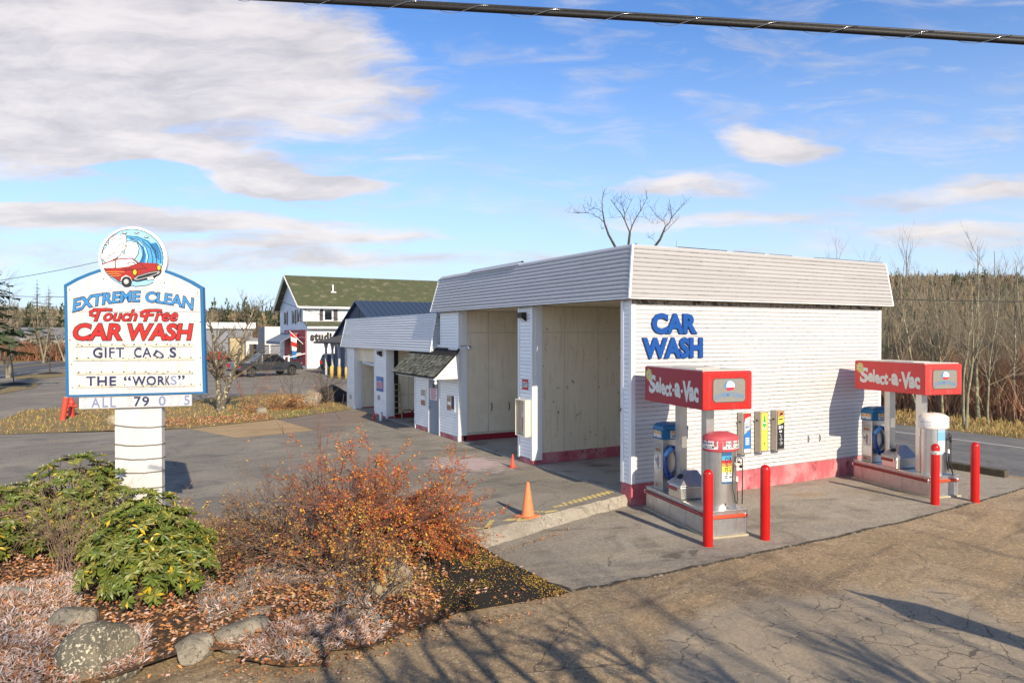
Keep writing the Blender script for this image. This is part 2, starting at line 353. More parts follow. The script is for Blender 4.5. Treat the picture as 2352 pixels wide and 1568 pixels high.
M_roady = mat('road marking yellow', (.60, .40, .10), .8, var=(6, .15))
def sheet(name, pts, z, m, kind='structure', par=None):
    mb = MB(); vs = [(p[0], p[1], z if len(p) < 3 else p[2]) for p in pts]
    mb.add(vs, [tuple(range(len(vs)))]); o = mb.build(name, m)
    bm = bmesh.new(); bm.from_mesh(o.data)
    for f in bm.faces:
        f.normal_update()
        if f.normal.z < 0: f.normal_flip()
    bm.to_mesh(o.data); bm.free(); tag(o, kind=kind); return o
sheet('ground', [(-3000, -3000), (3000, -3000), (3000, 3000), (-3000, 3000)], ZP-.06, M_grass)
sheet('upper_ground', [(8.9, .3), (8.9, 12), (60, 60), (800, 700), (800, 2500), (-2500, 2500), (-2500, -2), (-16, -2), (-16, .3)], -.03, M_grass)
sheet('road', [(-60, -70), (11.6, -70), (11.6, -1.0), (-60, -1.0)], ZP-.02, M_tan)
sheet('side_road', [(11.6, -70), (19.5, -70), (19.5, 90), (11.6, 90)], ZP-.024, M_roadr)
mb = MB()
for k in range(30): mb.quad((17.15, -40+k*4, ZP-.018), (17.27, -40+k*4, ZP-.018), (17.27, -36.1+k*4, ZP-.018), (17.15, -36.1+k*4, ZP-.018))
tag(mb.build('road_marking', M_wht), kind='structure')
TOP = [(-5.0, -1.02), (-4.32, -.87), (-3.4, -.66), (-2.28, -.36), (-1.2, -.09), (0, .25)]
BOT = [(-5.05, -1.52), (-4.49, -1.36), (-3.73, -1.03), (-2.06, -.50), (-1.0, -.18), (0, .06)]
def rough(pts, amp, nsub, r):
    out = []
    for i in range(len(pts)-1):
        a, b = Vector(pts[i]), Vector(pts[i+1]); nn = Vector((-(b-a).y, (b-a).x)).normalized()
        for k in range(nsub): out.append(tuple(a.lerp(b, k/nsub)+(nn*r.uniform(-amp, amp) if (i or k) else nn*0)))
    return out+[tuple(pts[-1])]
rt, rb = rough(TOP, .03, 5, rnd), rough(BOT, .05, 5, rnd)
PADEDGE = rough([(11.2, -3.15), (10, -3.24), (4.6, -3.73), (1.7, -3.82), (-.6, -3.86), (-2.6, -3.87), (-4.14, -3.83)], .035, 9, rnd)
PADL = rough([(-4.14, -3.83), (-4.32, -3.17), (-4.51, -2.33), (-4.9, -1.7)], .06, 5, rnd)
sheet('concrete_pad', rb+[(0, .12), (9.1, .12), (9.1, 6), (11.2, 6)]+PADEDGE+PADL[1:], ZP, M_pad)
sheet('driveway', rt+[(.0, 23.9), (-1.0, 21.4), (-4.3, 18.7), (-9.2, 17.6), (-14, 19.4), (-40, 23), (-40, 0), (-14, 0), (-9, -1)], 0, M_drive)
mb = MB(); jn = random.Random(12)                              # dirt filled joint between pad and road
for PL in (PADEDGE, PADL):
    for a, b in zip(PL, PL[1:]): mb.stroke([a, b], jn.uniform(.025, .075), ZP-.019, ZP+.002+jn.uniform(0, .002))
tag(mb.build('joint_line', mat('dirt in the joint', (.05, .042, .033), .95, var=(20, .4), alt=((.22, .19, .15), 9, .52, .62))), kind='structure')
mb = MB(); n = len(rt)                                        # the sloping broken edge between driveway and pad
mid = [tuple(Vector(a).lerp(Vector(b), rnd.uniform(.35, .6))) for a, b in zip(rt, rb)]
vs = [(*p, .004) for p in rt]+[(*p, -.07+rnd.uniform(-.03, .03)) for p in mid]+[(*p, ZP+.004) for p in rb]
mb.add(vs, [(i+r*n, i+(r+1)*n, i+1+(r+1)*n, i+1+r*n) for r in range(2) for i in range(n-1)])
o = mb.build('kerb_slope', M_edge, recalc=True); tag(o, kind='structure')
mb = MB()
for a, b, wd in [((-4.39, -.60), (-4.09, -.80), .09), ((-4.09, -.80), (-3.75, -.36), .1), ((-3.5, -.42), (-3.2, -.50), .12), ((-3.3, -.58), (-3.05, -.60), .07), ((-2.66, -.10), (-2.5, -.2), .09), ((-2.45, -.27), (-2.2, -.27), .09), ((-2.05, .02), (-1.85, .05), .09)]:
    mb.stroke([a, b], wd, .005, .008)
for k in range(10):
    x = -1.75+k*.165; y = .03+k*.052
    mb.stroke([(x, y), (x+.07, y+.20)], .07, .005, .008+k*1e-4); mb.stroke([(x+.05, y+.19), (x+.18, y+.08)], .05, .0055, .0085+k*1e-4)
tag(mb.build('road_marking', M_yel), kind='structure')
def Gs(l, z=0): return [tuple(G(u, v, z)[:2]) for u, v in l]
sheet('parking_lot', [(-60, 20), (-14, 20.5), (-1.2, 21.2), (-.4, 24.2), (2, 27), (9, 36), (8, 60), (20, 98), (-16, 98), (-28, 40)], -.012, M_lot)
LAWN = Gs([(0, 998), (200, 991), (440, 984), (640, 963), (760, 947), (806, 941), (795, 915), (770, 905), (600, 903), (480, 915), (380, 931), (240, 938), (130, 938), (57, 942), (0, 966)])
sheet('lawn', LAWN, .015, M_grass)
sheet('pavement', Gs([(436, 985), (636, 963), (724, 988), (545, 1006)]), .006, M_tanc)
M_wetc = asphalt('wet brown concrete', (.26, .20, .15), (.22, .18, .15), (.19, .15, .12), ((.4, .34, .25), .2), None, streakdir=R_(0), wet=.75, rough=.75, fine=40)
sheet('pavement', Gs([(640, 963), (836, 941), (862, 962), (727, 988)]), .006, M_wetc)
for L in ([(-18.6, 63.8), (-14.5, 68.9), (-14.0, 61.6), (-16.0, 57.1), (-17.6, 58)], [(-18.9, 54.2), (-15.4, 51.2), (-15.3, 46), (-16.7, 40.4), (-20, 40)]): sheet('lawn', L, .01, M_grass)
rd = Vector((.206, .978)); rn_ = Vector((.978, -.206)); rc = Vector((-21.1, 78.1))
def strip(name, o0, o1, s0, s1, z, m):
    P = [rc+rd*s0+rn_*o0, rc+rd*s0+rn_*o1, rc+rd*s1+rn_*o1, rc+rd*s1+rn_*o0]; return sheet(name, [tuple(p) for p in P], z, m)
strip('road', -4.6, 5.6, -90, 260, .0, M_road); strip('road_marking', 4.75, 4.95, -90, 260, .006, M_wht)
strip('road_marking', -3.9, -3.7, -90, 260, .006, M_wht); strip('road_marking', -.22, -.08, -90, 260, .006, M_roady); strip('road_marking', .08, .22, -90, 260, .006, M_roady)
# ---------------------------------------------------------------- car wash building
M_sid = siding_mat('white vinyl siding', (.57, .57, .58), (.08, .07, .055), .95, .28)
M_sidf = siding_mat('white vinyl siding front lightened', (.84, .86, .88), (.15, .15, .15), .75, .16)  # copy of the same siding, colour lightened to offset the shade on the front
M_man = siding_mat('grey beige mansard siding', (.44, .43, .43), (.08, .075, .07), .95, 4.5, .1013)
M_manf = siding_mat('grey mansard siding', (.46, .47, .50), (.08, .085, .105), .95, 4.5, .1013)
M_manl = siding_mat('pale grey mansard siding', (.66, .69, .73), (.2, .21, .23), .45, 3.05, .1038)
M_pink = mat('faded red painted base', (.44, .10, .12), .8, col2=((.54, .24, .25), 1.6, .42, .66), alt=((.27, .045, .06), 3, .56, .70), bump=(20, .3), streak=((.56, .28, .28), .4))
M_redb = mat('dark red painted base', (.30, .012, .03), .6, var=(5, .3))
M_beige = mat('beige bay panel', (.78, .69, .53), .55, var=(1.2, .10), streak=((.30, .26, .19), .35), col2=((.84, .76, .61), .6, .4, .7))
M_beiged = mat('spotted beige panel', (.75, .655, .49), .55, var=(1.2, .10), alt=((.10, .085, .06), 8, .645, .67), streak=((.27, .24, .17), .4))
M_sof = mat('shaded mouldy soffit', (.20, .17, .13), .8, alt=((.05, .042, .035), 9, .42, .60))  # soffit colour darkened for the shade under the overhang, mould blotches on top
M_flash = mat('galvanised flashing', (.62, .64, .66), .4, .5, var=(2, .15))
M_roofd = mat('black roof membrane', (.025, .025, .027), .8)
M_door = mat('slate blue door', (.19, .235, .31), .45, var=(2, .08))
M_shk = mat('weathered wood shakes', (.13, .125, .10), .95, attr=True, var=(30, .3))
M_blue = mat('blue sign letter', (.006, .066, .29), .35)
M_blued = mat('blue letter edge', (.01, .05, .20), .4)
M_lamp = mat('bronze lamp body', (.05, .04, .035), .5, .6)
M_lens = mat('lamp lens', (.75, .76, .74), .15)
B = thing('car_wash_building', 'long white clapboard car wash with open bays, grey mansard band and pink base', 'building')
def clap(mb, o, al, up, L, H, pitch=.1016, proud=.016, m=0):
    """overlapping boards: o corner, al along, up up the wall; boards lean out at their lower edge"""
    o, al, up = Vector(o), Vector(al).normalized(), Vector(up).normalized(); nn = al.cross(up); k = 0; z = 0
    while z < H-.004:
        h = min(pitch, H-z); a = o+up*z; b = o+up*(z+h)
        pr = nn*proud; p0 = nn*.002
        mb.quad(a+pr, a+al*L+pr, b+al*L+p0, b+p0, m); mb.quad(a+p0, a+al*L+p0, a+al*L+pr, a+pr, m); z += pitch
LX, YL, YW = 8.955, 23.2, 11.05
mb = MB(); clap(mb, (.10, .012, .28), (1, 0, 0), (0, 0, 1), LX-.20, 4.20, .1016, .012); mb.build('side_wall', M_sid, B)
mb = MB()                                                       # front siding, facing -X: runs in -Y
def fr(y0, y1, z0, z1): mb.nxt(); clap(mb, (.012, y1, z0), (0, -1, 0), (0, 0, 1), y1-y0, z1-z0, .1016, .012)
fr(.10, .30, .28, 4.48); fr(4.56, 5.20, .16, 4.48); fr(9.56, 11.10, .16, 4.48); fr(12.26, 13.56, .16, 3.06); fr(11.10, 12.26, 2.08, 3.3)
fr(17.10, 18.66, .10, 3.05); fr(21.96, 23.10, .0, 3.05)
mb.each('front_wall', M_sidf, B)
mb = MB()                                                       # trims and jamb returns
for y0, y1, z1 in ((-.004, .10, 4.5), (.30, .40, 4.5), (4.45, 4.56, 4.5), (5.20, 5.29, 4.5), (9.45, 9.56, 4.5), (11.12, 11.2, 2.06), (12.16, 12.26, 2.06), (13.56, 13.65, 3.05), (17.03, 17.10, 3.05), (18.66, 18.75, 3.05), (21.88, 21.96, 3.05), (23.10, 23.2, 3.05)):
    mb.nxt(); mb.box(-.012, .09, y0, y1, (.28 if y0 < .35 else .13 if y0 < 5.3 else .0), z1)
mb.nxt(); mb.box(-.0125, .10, -.006, .09, .281, 4.5); mb.nxt(); mb.box(LX-.10, LX+.012, -.005, .1, .28, 4.45); mb.nxt(); mb.box(-.010, .02, 11.2, 12.16, 2.02, 2.08)
for y, x1, z0, z1 in ((.40, .30, .2, 4.5), (4.45, .31, .13, 4.5), (9.45, .31, .2, 4.5), (17.03, .33, .1, 3.05), (21.88, .36, 0, 3.05)):
    mb.nxt(); mb.box(.08, x1, y-.012 if y > .5 else y-.09, y+.09 if y > .5 else y+.012, z0, z1)
mb.each('corner_trim', M_trim, B)
mb = MB(); mb.box(.016, LX-.01, .02, .14, ZP-.2, .28); mb.nxt(); mb.box(.0, .30, .141, .385, ZP-.2, .279); mb.box(.0, .0155, .02, .14, ZP-.2, .28)
[mb.nxt().box(*b) for b in ((.02, .32, 4.47, 5.27, -.1, .13), (.02, .2, 9.47, 11.14, -.1, .16), (.02, .2, 12.22, 13.62, -.1, .16), (.02, .3, 17.06, 18.72, -.1, .10))]
mb.each('base', M_pink, B)
# bay shells
mb = MB()
def shell(y, x0, x1, z0, z1, m): mb.nxt().box(x0, x1, y, y+.10, z0, z1, m)
shell(4.46, .31, LX-.2, .32, 4.48, 1); shell(9.46, .31, LX-.2, .30, 4.48, 0); shell(17.04, .33, LX-.2, .22, 3.04, 0); shell(21.89, .36, LX-.2, .05, 3.04, 0)
for y, z1 in ((.28, 4.48), (5.18, 4.48), (13.50, 3.04), (18.60, 3.04)): mb.nxt().box(.31, LX-.2, y, y+.1, .25, z1, 0)
mb.nxt().box(.22, .32, 18.76, 21.87, 2.36, 3.03, 0)
mb.each('bay_wall', [M_beige, M_beiged], B)
mb = MB()
[mb.nxt().box(*b) for b in ((.31, LX-.2, 4.44, 4.5, .02, .32, 0), (.31, LX-.2, 9.42, 9.5, .0, .21, 1), (.33, LX-.2, 17.0, 17.1, 0, .22, 1), (.36, LX-.2, 21.85, 21.9, 0, .06, 1))]
mb.each('bay_kick_plate', [M_pink, M_redb], B)
mb = MB()                                                       # white joint strips
for y, xs, zt in ((4.46, (1.05, 2.22, 3.4), 4.48), (9.46, (1.13, 2.3, 3.5), 4.48)):
    for x in xs: mb.nxt().box(x-.018, x+.018, y-.010, y, .3, zt)
    mb.nxt().box(.31, 4.2, y-.0085, y, 3.725, 3.755)
[mb.nxt().box(*b) for b in ((.31, 6, 9.44, 9.46, .212, .30), (.33, 5, 17.03, 17.04, 1.0, 1.04), (1.0, 1.03, 17.028, 17.04, .22, 3.0), (1.35, 1.38, 21.88, 21.89, .05, 2.4))]
mb.each('panel_joint', mat('yellowed joint strip', (.60, .55, .43), .5, var=(4, .2)), B)
mb = MB()
for x, z in ((1.25, 1.14), (1.94, 1.13)): mb.nxt().tube([(x, 9.455, z+.13), (x, 9.41, z+.10), (x, 9.40, z), (x, 9.41, z-.10), (x, 9.455, z-.13)], .016, 6)
mb.each('grab_handle', M_black, B, smooth=True)
mb = MB(); mb.tube([(.05, 9.44, 3.27), (.16, 9.30, 3.30), (.24, 9.20, 3.26)], .010, 6); mb.tube([(.24, 9.20, 3.28), (.29, 9.12, 3.20)], [.05, .085], 10, 1)
mb.build('gooseneck_lamp', [M_black, M_chrome], B, smooth=True, ang=40)
mb = MB(); mb.box(.05, LX-.05, .3, 13.6, -.05, .014); mb.nxt().box(.05, LX-.05, 13.6, 22.4, -.05, .012); mb.each('bay_floor', M_floor, B)
mb = MB(); mb.box(.06, LX-.06, .1, 11.0, 4.49, 4.54); mb.nxt().box(.06, LX-.06, 11.0, 23.1, 3.06, 3.12); mb.each('bay_ceiling', M_beiged, B)
mb = MB()                                                       # back wall with its own doorways, north end, kiosk cheeks
for y0, y1, z1 in ((.1, .4, 4.48), (4.45, 5.29, 4.48), (9.45, 13.6, 3.06), (9.45, 11, 4.48), (17.04, 18.7, 3.05), (21.9, 23.15, 3.05)): mb.nxt().box(LX-.2, LX-.002, y0, y1, 0.0, z1)
mb.nxt().box(.05, LX-.1, 23.06, 23.16, -.05, 3.06); mb.nxt().box(.06, LX-.3, 10.94, 11.04, 3.1, 4.5)
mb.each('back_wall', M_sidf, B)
# mansards
def mans(x0b, x1b, y0b, y1b, zb, x0t, x1t, y0t, y1t, zt, front, side, names, right_end=True, backs=True):
    mb = MB()
    def band(p0, p1, q0, q1):       # p bottom edge (p0->p1), q top edge
        p0, p1, q0, q1 = map(Vector, (p0, p1, q0, q1)); n = round((zt-zb)/.1013) if zt > 5 else round((zt-zb)/.1038)
        nn = (p1-p0).cross(q0-p0).normalized()
        for k in range(n):
            t0, t1 = k/n, (k+1)/n
            a, b = p0.lerp(q0, t0), p1.lerp(q1, t0); c, d = p1.lerp(q1, t1), p0.lerp(q0, t1)
            am, bm_ = a.lerp(d, .52), b.lerp(c, .52); mb.quad(a+nn*.011, b+nn*.011, bm_+nn*.027, am+nn*.027); mb.quad(am+nn*.027, bm_+nn*.027, c+nn*.002, d+nn*.002); mb.quad(a+nn*.001, b+nn*.001, b+nn*.011, a+nn*.011)
    e = .03
    band((x0b, y1b-e, zb), (x0b, y0b+e, zb), (x0t, y1t-e, zt), (x0t, y0t+e, zt)); mb.build(names[0], front, B)
    mb = MB()
    if right_end: band((x0b+e, y0b, zb), (x1b, y0b, zb), (x0t+e, y0t, zt), (x1t, y0t, zt))
    if backs: band((x1b, y0b, zb), (x1b, y1b, zb), (x1t, y0t, zt), (x1t, y1t, zt)); band((x1b, y1b, zb), (x0b, y1b, zb), (x1t, y1t, zt), (x0t, y1t, zt))
    mb.build(names[1], side, B)
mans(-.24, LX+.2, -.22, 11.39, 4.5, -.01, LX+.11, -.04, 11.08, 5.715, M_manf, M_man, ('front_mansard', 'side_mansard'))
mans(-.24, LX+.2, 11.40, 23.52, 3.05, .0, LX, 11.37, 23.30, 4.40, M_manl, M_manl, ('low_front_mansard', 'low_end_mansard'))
mb = MB()
for (a, b) in (((-.25, -.23, 4.49), (-.018, -.048, 5.72)), ((LX+.205, -.225, 4.49), (LX+.115, -.045, 5.70)), ((-.245, 11.395, 4.49), (-.015, 11.085, 5.71)), ((-.25, 11.41, 3.04), (-.008, 11.38, 4.41)), ((-.245, 23.52, 3.04), (-.005, 23.31, 4.41))):
    mb.nxt().tube([a, b], .034, 4)
mb.nxt().tube([(-.25, -.235, 4.492), (LX+.21, -.235, 4.492)], .014, 4); mb.nxt().tube([(-.252, -.23, 4.492), (-.252, 11.4, 4.492)], .016, 4); mb.nxt().tube([(-.252, 11.42, 3.044), (-.252, 23.5, 3.044)], .018, 4)
mb.each('mansard_trim', M_trim, B)
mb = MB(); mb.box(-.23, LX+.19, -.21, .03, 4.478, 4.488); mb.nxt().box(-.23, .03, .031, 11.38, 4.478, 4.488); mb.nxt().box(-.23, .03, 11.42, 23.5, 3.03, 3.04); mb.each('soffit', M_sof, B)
mb = MB(); mb.box(.0, LX+.01, -.020, .018, 4.375, 4.478); mb.build('frieze_shade', mat('shaded mouldy frieze', (.36, .31, .24), .8, alt=((.07, .055, .04), 8, .46, .60)), B)  # added strip, painted dark for the shade below the mansard, with mould spots
mb = MB(); mb.box(.05, LX, .02, 11.0, 5.56, 5.60); mb.nxt().box(.05, LX-.05, 11.1, 23.2, 4.28, 4.32); mb.each('roof', M_roofd, B)
mb = MB()                                                       # cap flashing, bent up along the front, patchy along the side
def cap(y0, y1, dz, dx, m=0): mb.nxt().add([(-.045-dx, y1, 5.675+dz*.4), (-.045-dx, y0, 5.675+dz*.4), (.10, y0, 5.80+dz), (.10, y1, 5.80+dz), (.16, y0, 5.76+dz), (.16, y1, 5.76+dz)], [(0, 1, 2, 3), (3, 2, 4, 5)], m)
cap(-.03, 5.2, -.05, 0); cap(5.2, 8.6, .02, .05); cap(8.6, 11.08, -.03, .02)
mb.nxt().box(-.02, LX+.10, -.048, .06, 5.70, 5.722)
mb.each('cap_flashing', M_flash, B)
mb = MB()
for x0, x1, z0, z1 in ((1.35, 2.2, 5.722, 5.742), (2.2, 2.9, 5.722, 5.74), (3.15, 4.2, 5.722, 5.738), (4.4, 5.2, 5.70, 5.735), (6.1, 8.95, 5.722, 5.736)): mb.nxt().box(x0, x1, -.046, .02, z0, z1)
mb.each('lifted_roof_edge', M_roofd, B)
mb = MB(); mb.tube([(.0, 11.36, 4.43), (.0, 23.3, 4.43)], .03, 4); mb.build('low_cap', M_flash, B)
# kiosk: door, awning, pay panels
D = MB().box(.004, .03, 11.2, 12.16, .012, 2.02).build('door', M_door, B)
mb = MB(); mb.box(-.005, .004, 11.62, 11.80, 1.70, 1.86); mb.build('window_pane', M_glass, D)
mb = MB(); mb.lathe([(.0, 0), (.012, 0), (.012, .03), (.034, .05), (.034, .075), (.0, .085)], 10, 0, frame((.004, 12.03, .97), (0, 1, 0), (0, 0, 1)) @ Matrix.Scale(-1, 4, (0, 0, 1)))
mb.build('door_knob', M_chrome, D, smooth=True)
FXn = lambda y, z, x=0.0: frame((x, y, z), (0, -1, 0), (0, 0, 1))     # drawing board on a wall facing -X
M_paper = mat('pinkish paper notice', (.74, .60, .62), .7); M_redink = mat('faded dark red print', (.30, .06, .10), .7)
mb = MB(); F_ = FXn(11.70, 1.47); mb.box(-.36, .36, -.215, .215, .0, .006, 0, F_)
for k in range(6): mb.box(-.29+.02*(k % 2), .27-.05*(k % 3), .155-k*.066, .185-k*.066, .006, .008, 1, F_)
mb.build('notice', [M_paper, M_redink], D)
M_steel = mat('dull steel panel', (.42, .40, .37), .4, .6, var=(5, .25)); M_navy = mat('navy panel', (.02, .03, .08), .4); M_brn = mat('rusty panel', (.33, .16, .09), .6, var=(20, .4))
mb = MB()
F_ = FXn(12.70, 1.26); mb.box(-.25, .25, -.33, .34, .004, .022, 0, F_); mb.box(-.20, .20, .0, .30, .022, .03, 1, F_); mb.box(-.17, .20, -.05, .08, .03, .036, 0, F_); mb.box(-.2, .2, -.29, -.09, .022, .03, 3, F_)
mb.nxt(); F_ = FXn(10.10, 1.28); mb.box(-.36, .36, -.30, .30, .004, .022, 0, F_); mb.box(-.31, .05, -.27, .26, .022, .03, 1, F_); mb.box(.09, .31, -.20, .26, .022, .034, 2, F_); mb.box(-.24, .02, -.07, .03, .03, .036, 0, F_); mb.box(-.28, .0, .08, .13, .03, .036, 3, F_); mb.box(-.3, .03, -.25, -.1, .03, .034, 3, F_)
mb.each('pay_panel', [M_white, M_steel, M_navy, M_brn], B)
A0, A1 = (-.96, 2.20), (.0, 3.14)
mb = MB(); ya, yb = 9.30, 13.45
mb.add([(A0[0], ya, A0[1]), (A0[0], yb, A0[1]), (A1[0]-.03, yb, A1[1]), (A1[0]-.03, ya, A1[1]), (A0[0], ya, A0[1]+.05), (A0[0], yb, A0[1]+.05), (A1[0]-.03, yb, A1[1]+.05), (A1[0]-.03, ya, A1[1]+.05)], [(0, 3, 2, 1), (4, 7, 6, 5)[::-1], (0, 1, 5, 4), (3, 7, 6, 2), (0, 4, 7, 3), (1, 2, 6, 5)], 0, (.02, .02, .02))
rr = random.Random(3); rows = 11
for k in range(rows):
    t0, t1 = k/rows, (k+1.25)/rows; y = ya-.02
    while y < yb:
        wd = rr.uniform(.07, .15); dz = rr.uniform(.012, .04)
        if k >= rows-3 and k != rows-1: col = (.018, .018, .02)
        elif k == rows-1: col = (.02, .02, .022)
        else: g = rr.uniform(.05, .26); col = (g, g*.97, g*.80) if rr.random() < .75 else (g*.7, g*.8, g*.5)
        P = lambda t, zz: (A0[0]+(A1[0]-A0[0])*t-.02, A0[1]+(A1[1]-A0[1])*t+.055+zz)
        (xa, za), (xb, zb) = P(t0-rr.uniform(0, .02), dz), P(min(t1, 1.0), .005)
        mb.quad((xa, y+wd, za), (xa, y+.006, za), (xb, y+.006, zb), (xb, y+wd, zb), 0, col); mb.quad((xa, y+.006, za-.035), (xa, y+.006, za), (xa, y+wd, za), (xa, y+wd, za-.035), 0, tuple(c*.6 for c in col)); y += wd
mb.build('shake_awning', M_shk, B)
mb = MB()                                                       # sunlit white cheek of the awning
for (ys, nrm) in ((ya+.10, 1), (yb-.12, -1)):
    n = 9; mb.nxt()
    for k in range(n):
        z0, z1 = 2.17+k*.1, 2.17+(k+1)*.1
        x0 = -.90+max(0, (z0-2.2))*(.96/.94); x1 = -.90+max(0, (z1-2.2))*(.96/.94)
        if x0 > -.02: break
        mb.quad((x0, ys-.012, z0), (0, ys-.012, z0), (0, ys-.001, z1), (min(x1, -.001), ys-.001, z1)); mb.quad((x0, ys, z0), (0, ys, z0), (0, ys-.012, z0), (x0, ys-.012, z0))
mb.nxt().box(-.88, .0, ya+.12, yb-.14, 2.15, 2.168); mb.nxt().box(-.96, -.86, ya+.04, ya+.13, 2.14, 2.24)
mb.each('awning_cheek', M_trim, B)
mb = MB(); mb.box(-.10, -.02, 9.35, 10.1, 3.14, 3.2); mb.build('awning_flashing', M_flash, B)
mb = MB(); mb.tube([(-.88, ya+.08, 2.13), (-.9, ya+.05, 2.06)], .022, 6); mb.lathe([(0, -.1), (.05, -.08), (.055, -.02), (.03, .0)], 10, 0, Matrix.Translation((-.9, ya+.05, 2.09))); mb.build('security_lamp', M_white, B, smooth=True)
# wall lamps on the piers
for y, z in ((4.92, 4.18), (17.75, 2.80)):
    mb = MB(); mb.add([(-.01, y-.13, z-.12), (-.01, y+.13, z-.12), (-.01, y-.13, z+.13), (-.01, y+.13, z+.13), (-.16, y-.13, z-.02), (-.16, y+.13, z-.02), (-.17, y-.13, z+.13), (-.17, y+.13, z+.13)], [(0, 2, 3, 1), (2, 6, 7, 3), (6, 4, 5, 7), (0, 1, 5, 4), (0, 4, 6, 2), (1, 3, 7, 5)])
    L = mb.build('wall_lamp', M_lamp, B, recalc=True)
    MB().add([(-.02, y-.11, z-.125), (-.02, y+.11, z-.125), (-.155, y+.11, z-.032), (-.155, y-.11, z-.032)], [(0, 3, 2, 1)]).build('lens', M_lens, L)
mb = MB()
for y, z in ((18.05, .85), (22.49, .54)): mb.nxt().box(-.05, .0, y-.09, y+.09, z-.1, z+.1)
mb.each('outlet_cover', M_steel, B)
mb = MB(); mb.tube([(-.02, 1.2, 3.9)] and [(.10, .36, 1.97), (-.03, .36, 1.97), (-.06, .36, 1.9)], .012, 6); mb.build('hook', M_black, B)
mb = MB(); mb.box(.34, .52, 17.0, 17.03, .1, 3.0); mb.nxt().box(.36, .45, 18.78, 18.9, 0, 2.36); mb.nxt().tube([(.33, 21.4, 2.30), (.33, 19.6, 2.22), (.33, 18.85, 2.05)], .10, 8, 1); mb.each('door_track', [M_black, mat('rolled plastic curtain', (.55, .58, .62), .4, var=(8, .4))], B)
mb = MB()                                                       # small black pulls on the long wall
for x in (5.9, 6.35): mb.nxt().tube([(x, -.005, .98), (x, -.03, .95), (x, -.03, .85), (x, -.005, .82)], .012, 6)
mb.each('wall_pull', M_black, B)
mb = MB(); FS = frame((0, .0, 0), (1, 0, 0), (0, 0, 1))
text(mb, 'CAR', .59, 1.875, 3.725, 4.145, .050, 0, FS, bold=.05, depth=.05); mb.nxt(); text(mb, 'WASH', .33, 2.085, 3.155, 3.58, .050, 0, FS, bold=.05, depth=.05)
mb.each('lettering', M_blue, B)
mb = MB(); text(mb, 'CAR', .59, 1.875, 3.725, 4.145, .026, 0, FS, bold=.066, depth=.01); mb.nxt(); text(mb, 'WASH', .33, 2.085, 3.155, 3.58, .026, 0, FS, bold=.066, depth=.01); mb.each('letter_backing', M_blued, B)
# signs and loose things on the front
M_redsg = mat('red sign', (.50, .03, .035), .5); M_blk = mat('black ink', (.015, .015, .02), .6); M_whp = mat('white sign plastic', (.80, .80, .80), .4); M_navyl = mat('navy letters', (.018, .025, .10), .5)
t = thing('exit_sign', 'red and white EXIT sign on the pier between the two tall bays', 'sign', (0, 4.86, 2.25))
mb = MB(); F_ = FXn(0, 0, -.02); mb.box(-.155, .155, -.145, .145, -.016, .004, 0, F_); mb.box(-.155, .155, -.072, .072, .004, .006, 1, F_); mb.build('panel', [M_redsg, M_whp], t)
mb = MB(); text(mb, 'EXIT', -.135, .135, -.05, .05, .0085, 0, F_, bold=.03); mb.build('lettering', M_navyl, t)
t = thing('open_sign', 'blue sign with red OPEN letters on the pier of the low bays', 'sign', (0, 17.92, 1.46))
mb = MB(); F_ = FXn(0, 0, -.02); mb.box(-.45, .45, -.32, .32, -.016, .004, 0, F_); mb.box(-.42, .42, .12, .29, .004, .005, 1, F_); mb.build('panel', [mat('blue sign', (.06, .13, .38), .5), mat('light blue sign', (.10, .20, .46), .5)], t)
mb = MB(); text(mb, 'OPEN', -.42, .42, -.17, .10, .007, 0, F_, bold=.07); mb.build('letter_outline', M_whp, t)
mb = MB(); text(mb, 'OPEN', -.41, .41, -.16, .09, .009, 0, F_, bold=.02); mb.build('lettering', mat('red sign letters', (.62, .03, .05), .5), t)
def vending(loc, face, label, draw, Wd=.28, Hh=1.03, dp=.20, bodym=None):
    t = thing('vending_box', label, 'vending box', loc, face, 'air freshener boxes on the wall')
    mb = MB(); mb.box(-Wd/2, Wd/2, -dp, -.02, -Hh/2, Hh/2, 0); mb.build('housing', bodym or MT['beige vending housing'], t, bevel=.006)
    mb = MB(); mb.box(-Wd/2+.012, Wd/2-.012, -dp-.006, -dp+.001, -Hh/2+.02, Hh/2-.02); mb.build('frame', M_black, t)
    mb = MB(); F_ = frame((0, -dp-.006, 0), (1, 0, 0), (0, 0, 1)); ms = draw(mb, F_, Wd/2-.03, Hh/2-.035); mb.build('decal', ms, t)
    mb = MB(); mb.lathe([(0, 0), (.022, 0), (.022, .03), (0, .035)], 10, 0, frame((-Wd/2, -dp*.5, Hh/2-.23), (0, 1, 0), (0, 0, 1)) @ Matrix.Scale(-1, 4, (0, 0, 1))); mb.build('lock', M_black, t)
    mb = MB(); mb.box(-Wd/2+.03, Wd/2-.03, -dp-.016, -dp-.003, -Hh/2+.005, -Hh/2+.05); mb.build('tray', M_steel, t)
    return t
mat('beige vending housing', (.55, .49, .40), .6, var=(6, .2), streak=((.4, .34, .27), .4))
c_red, c_wh, c_bl, c_yl, c_gr, c_or, c_gy = [mat(n, c, .4) for n, c in (('decal red', (.62, .03, .03)), ('decal white', (.78, .78, .78)), ('decal blue', (.03, .18, .50)), ('decal yellow', (.78, .68, .10)), ('decal green', (.03, .36, .14)), ('decal orange', (.75, .30, .10)), ('decal grey', (.42, .45, .48)))]
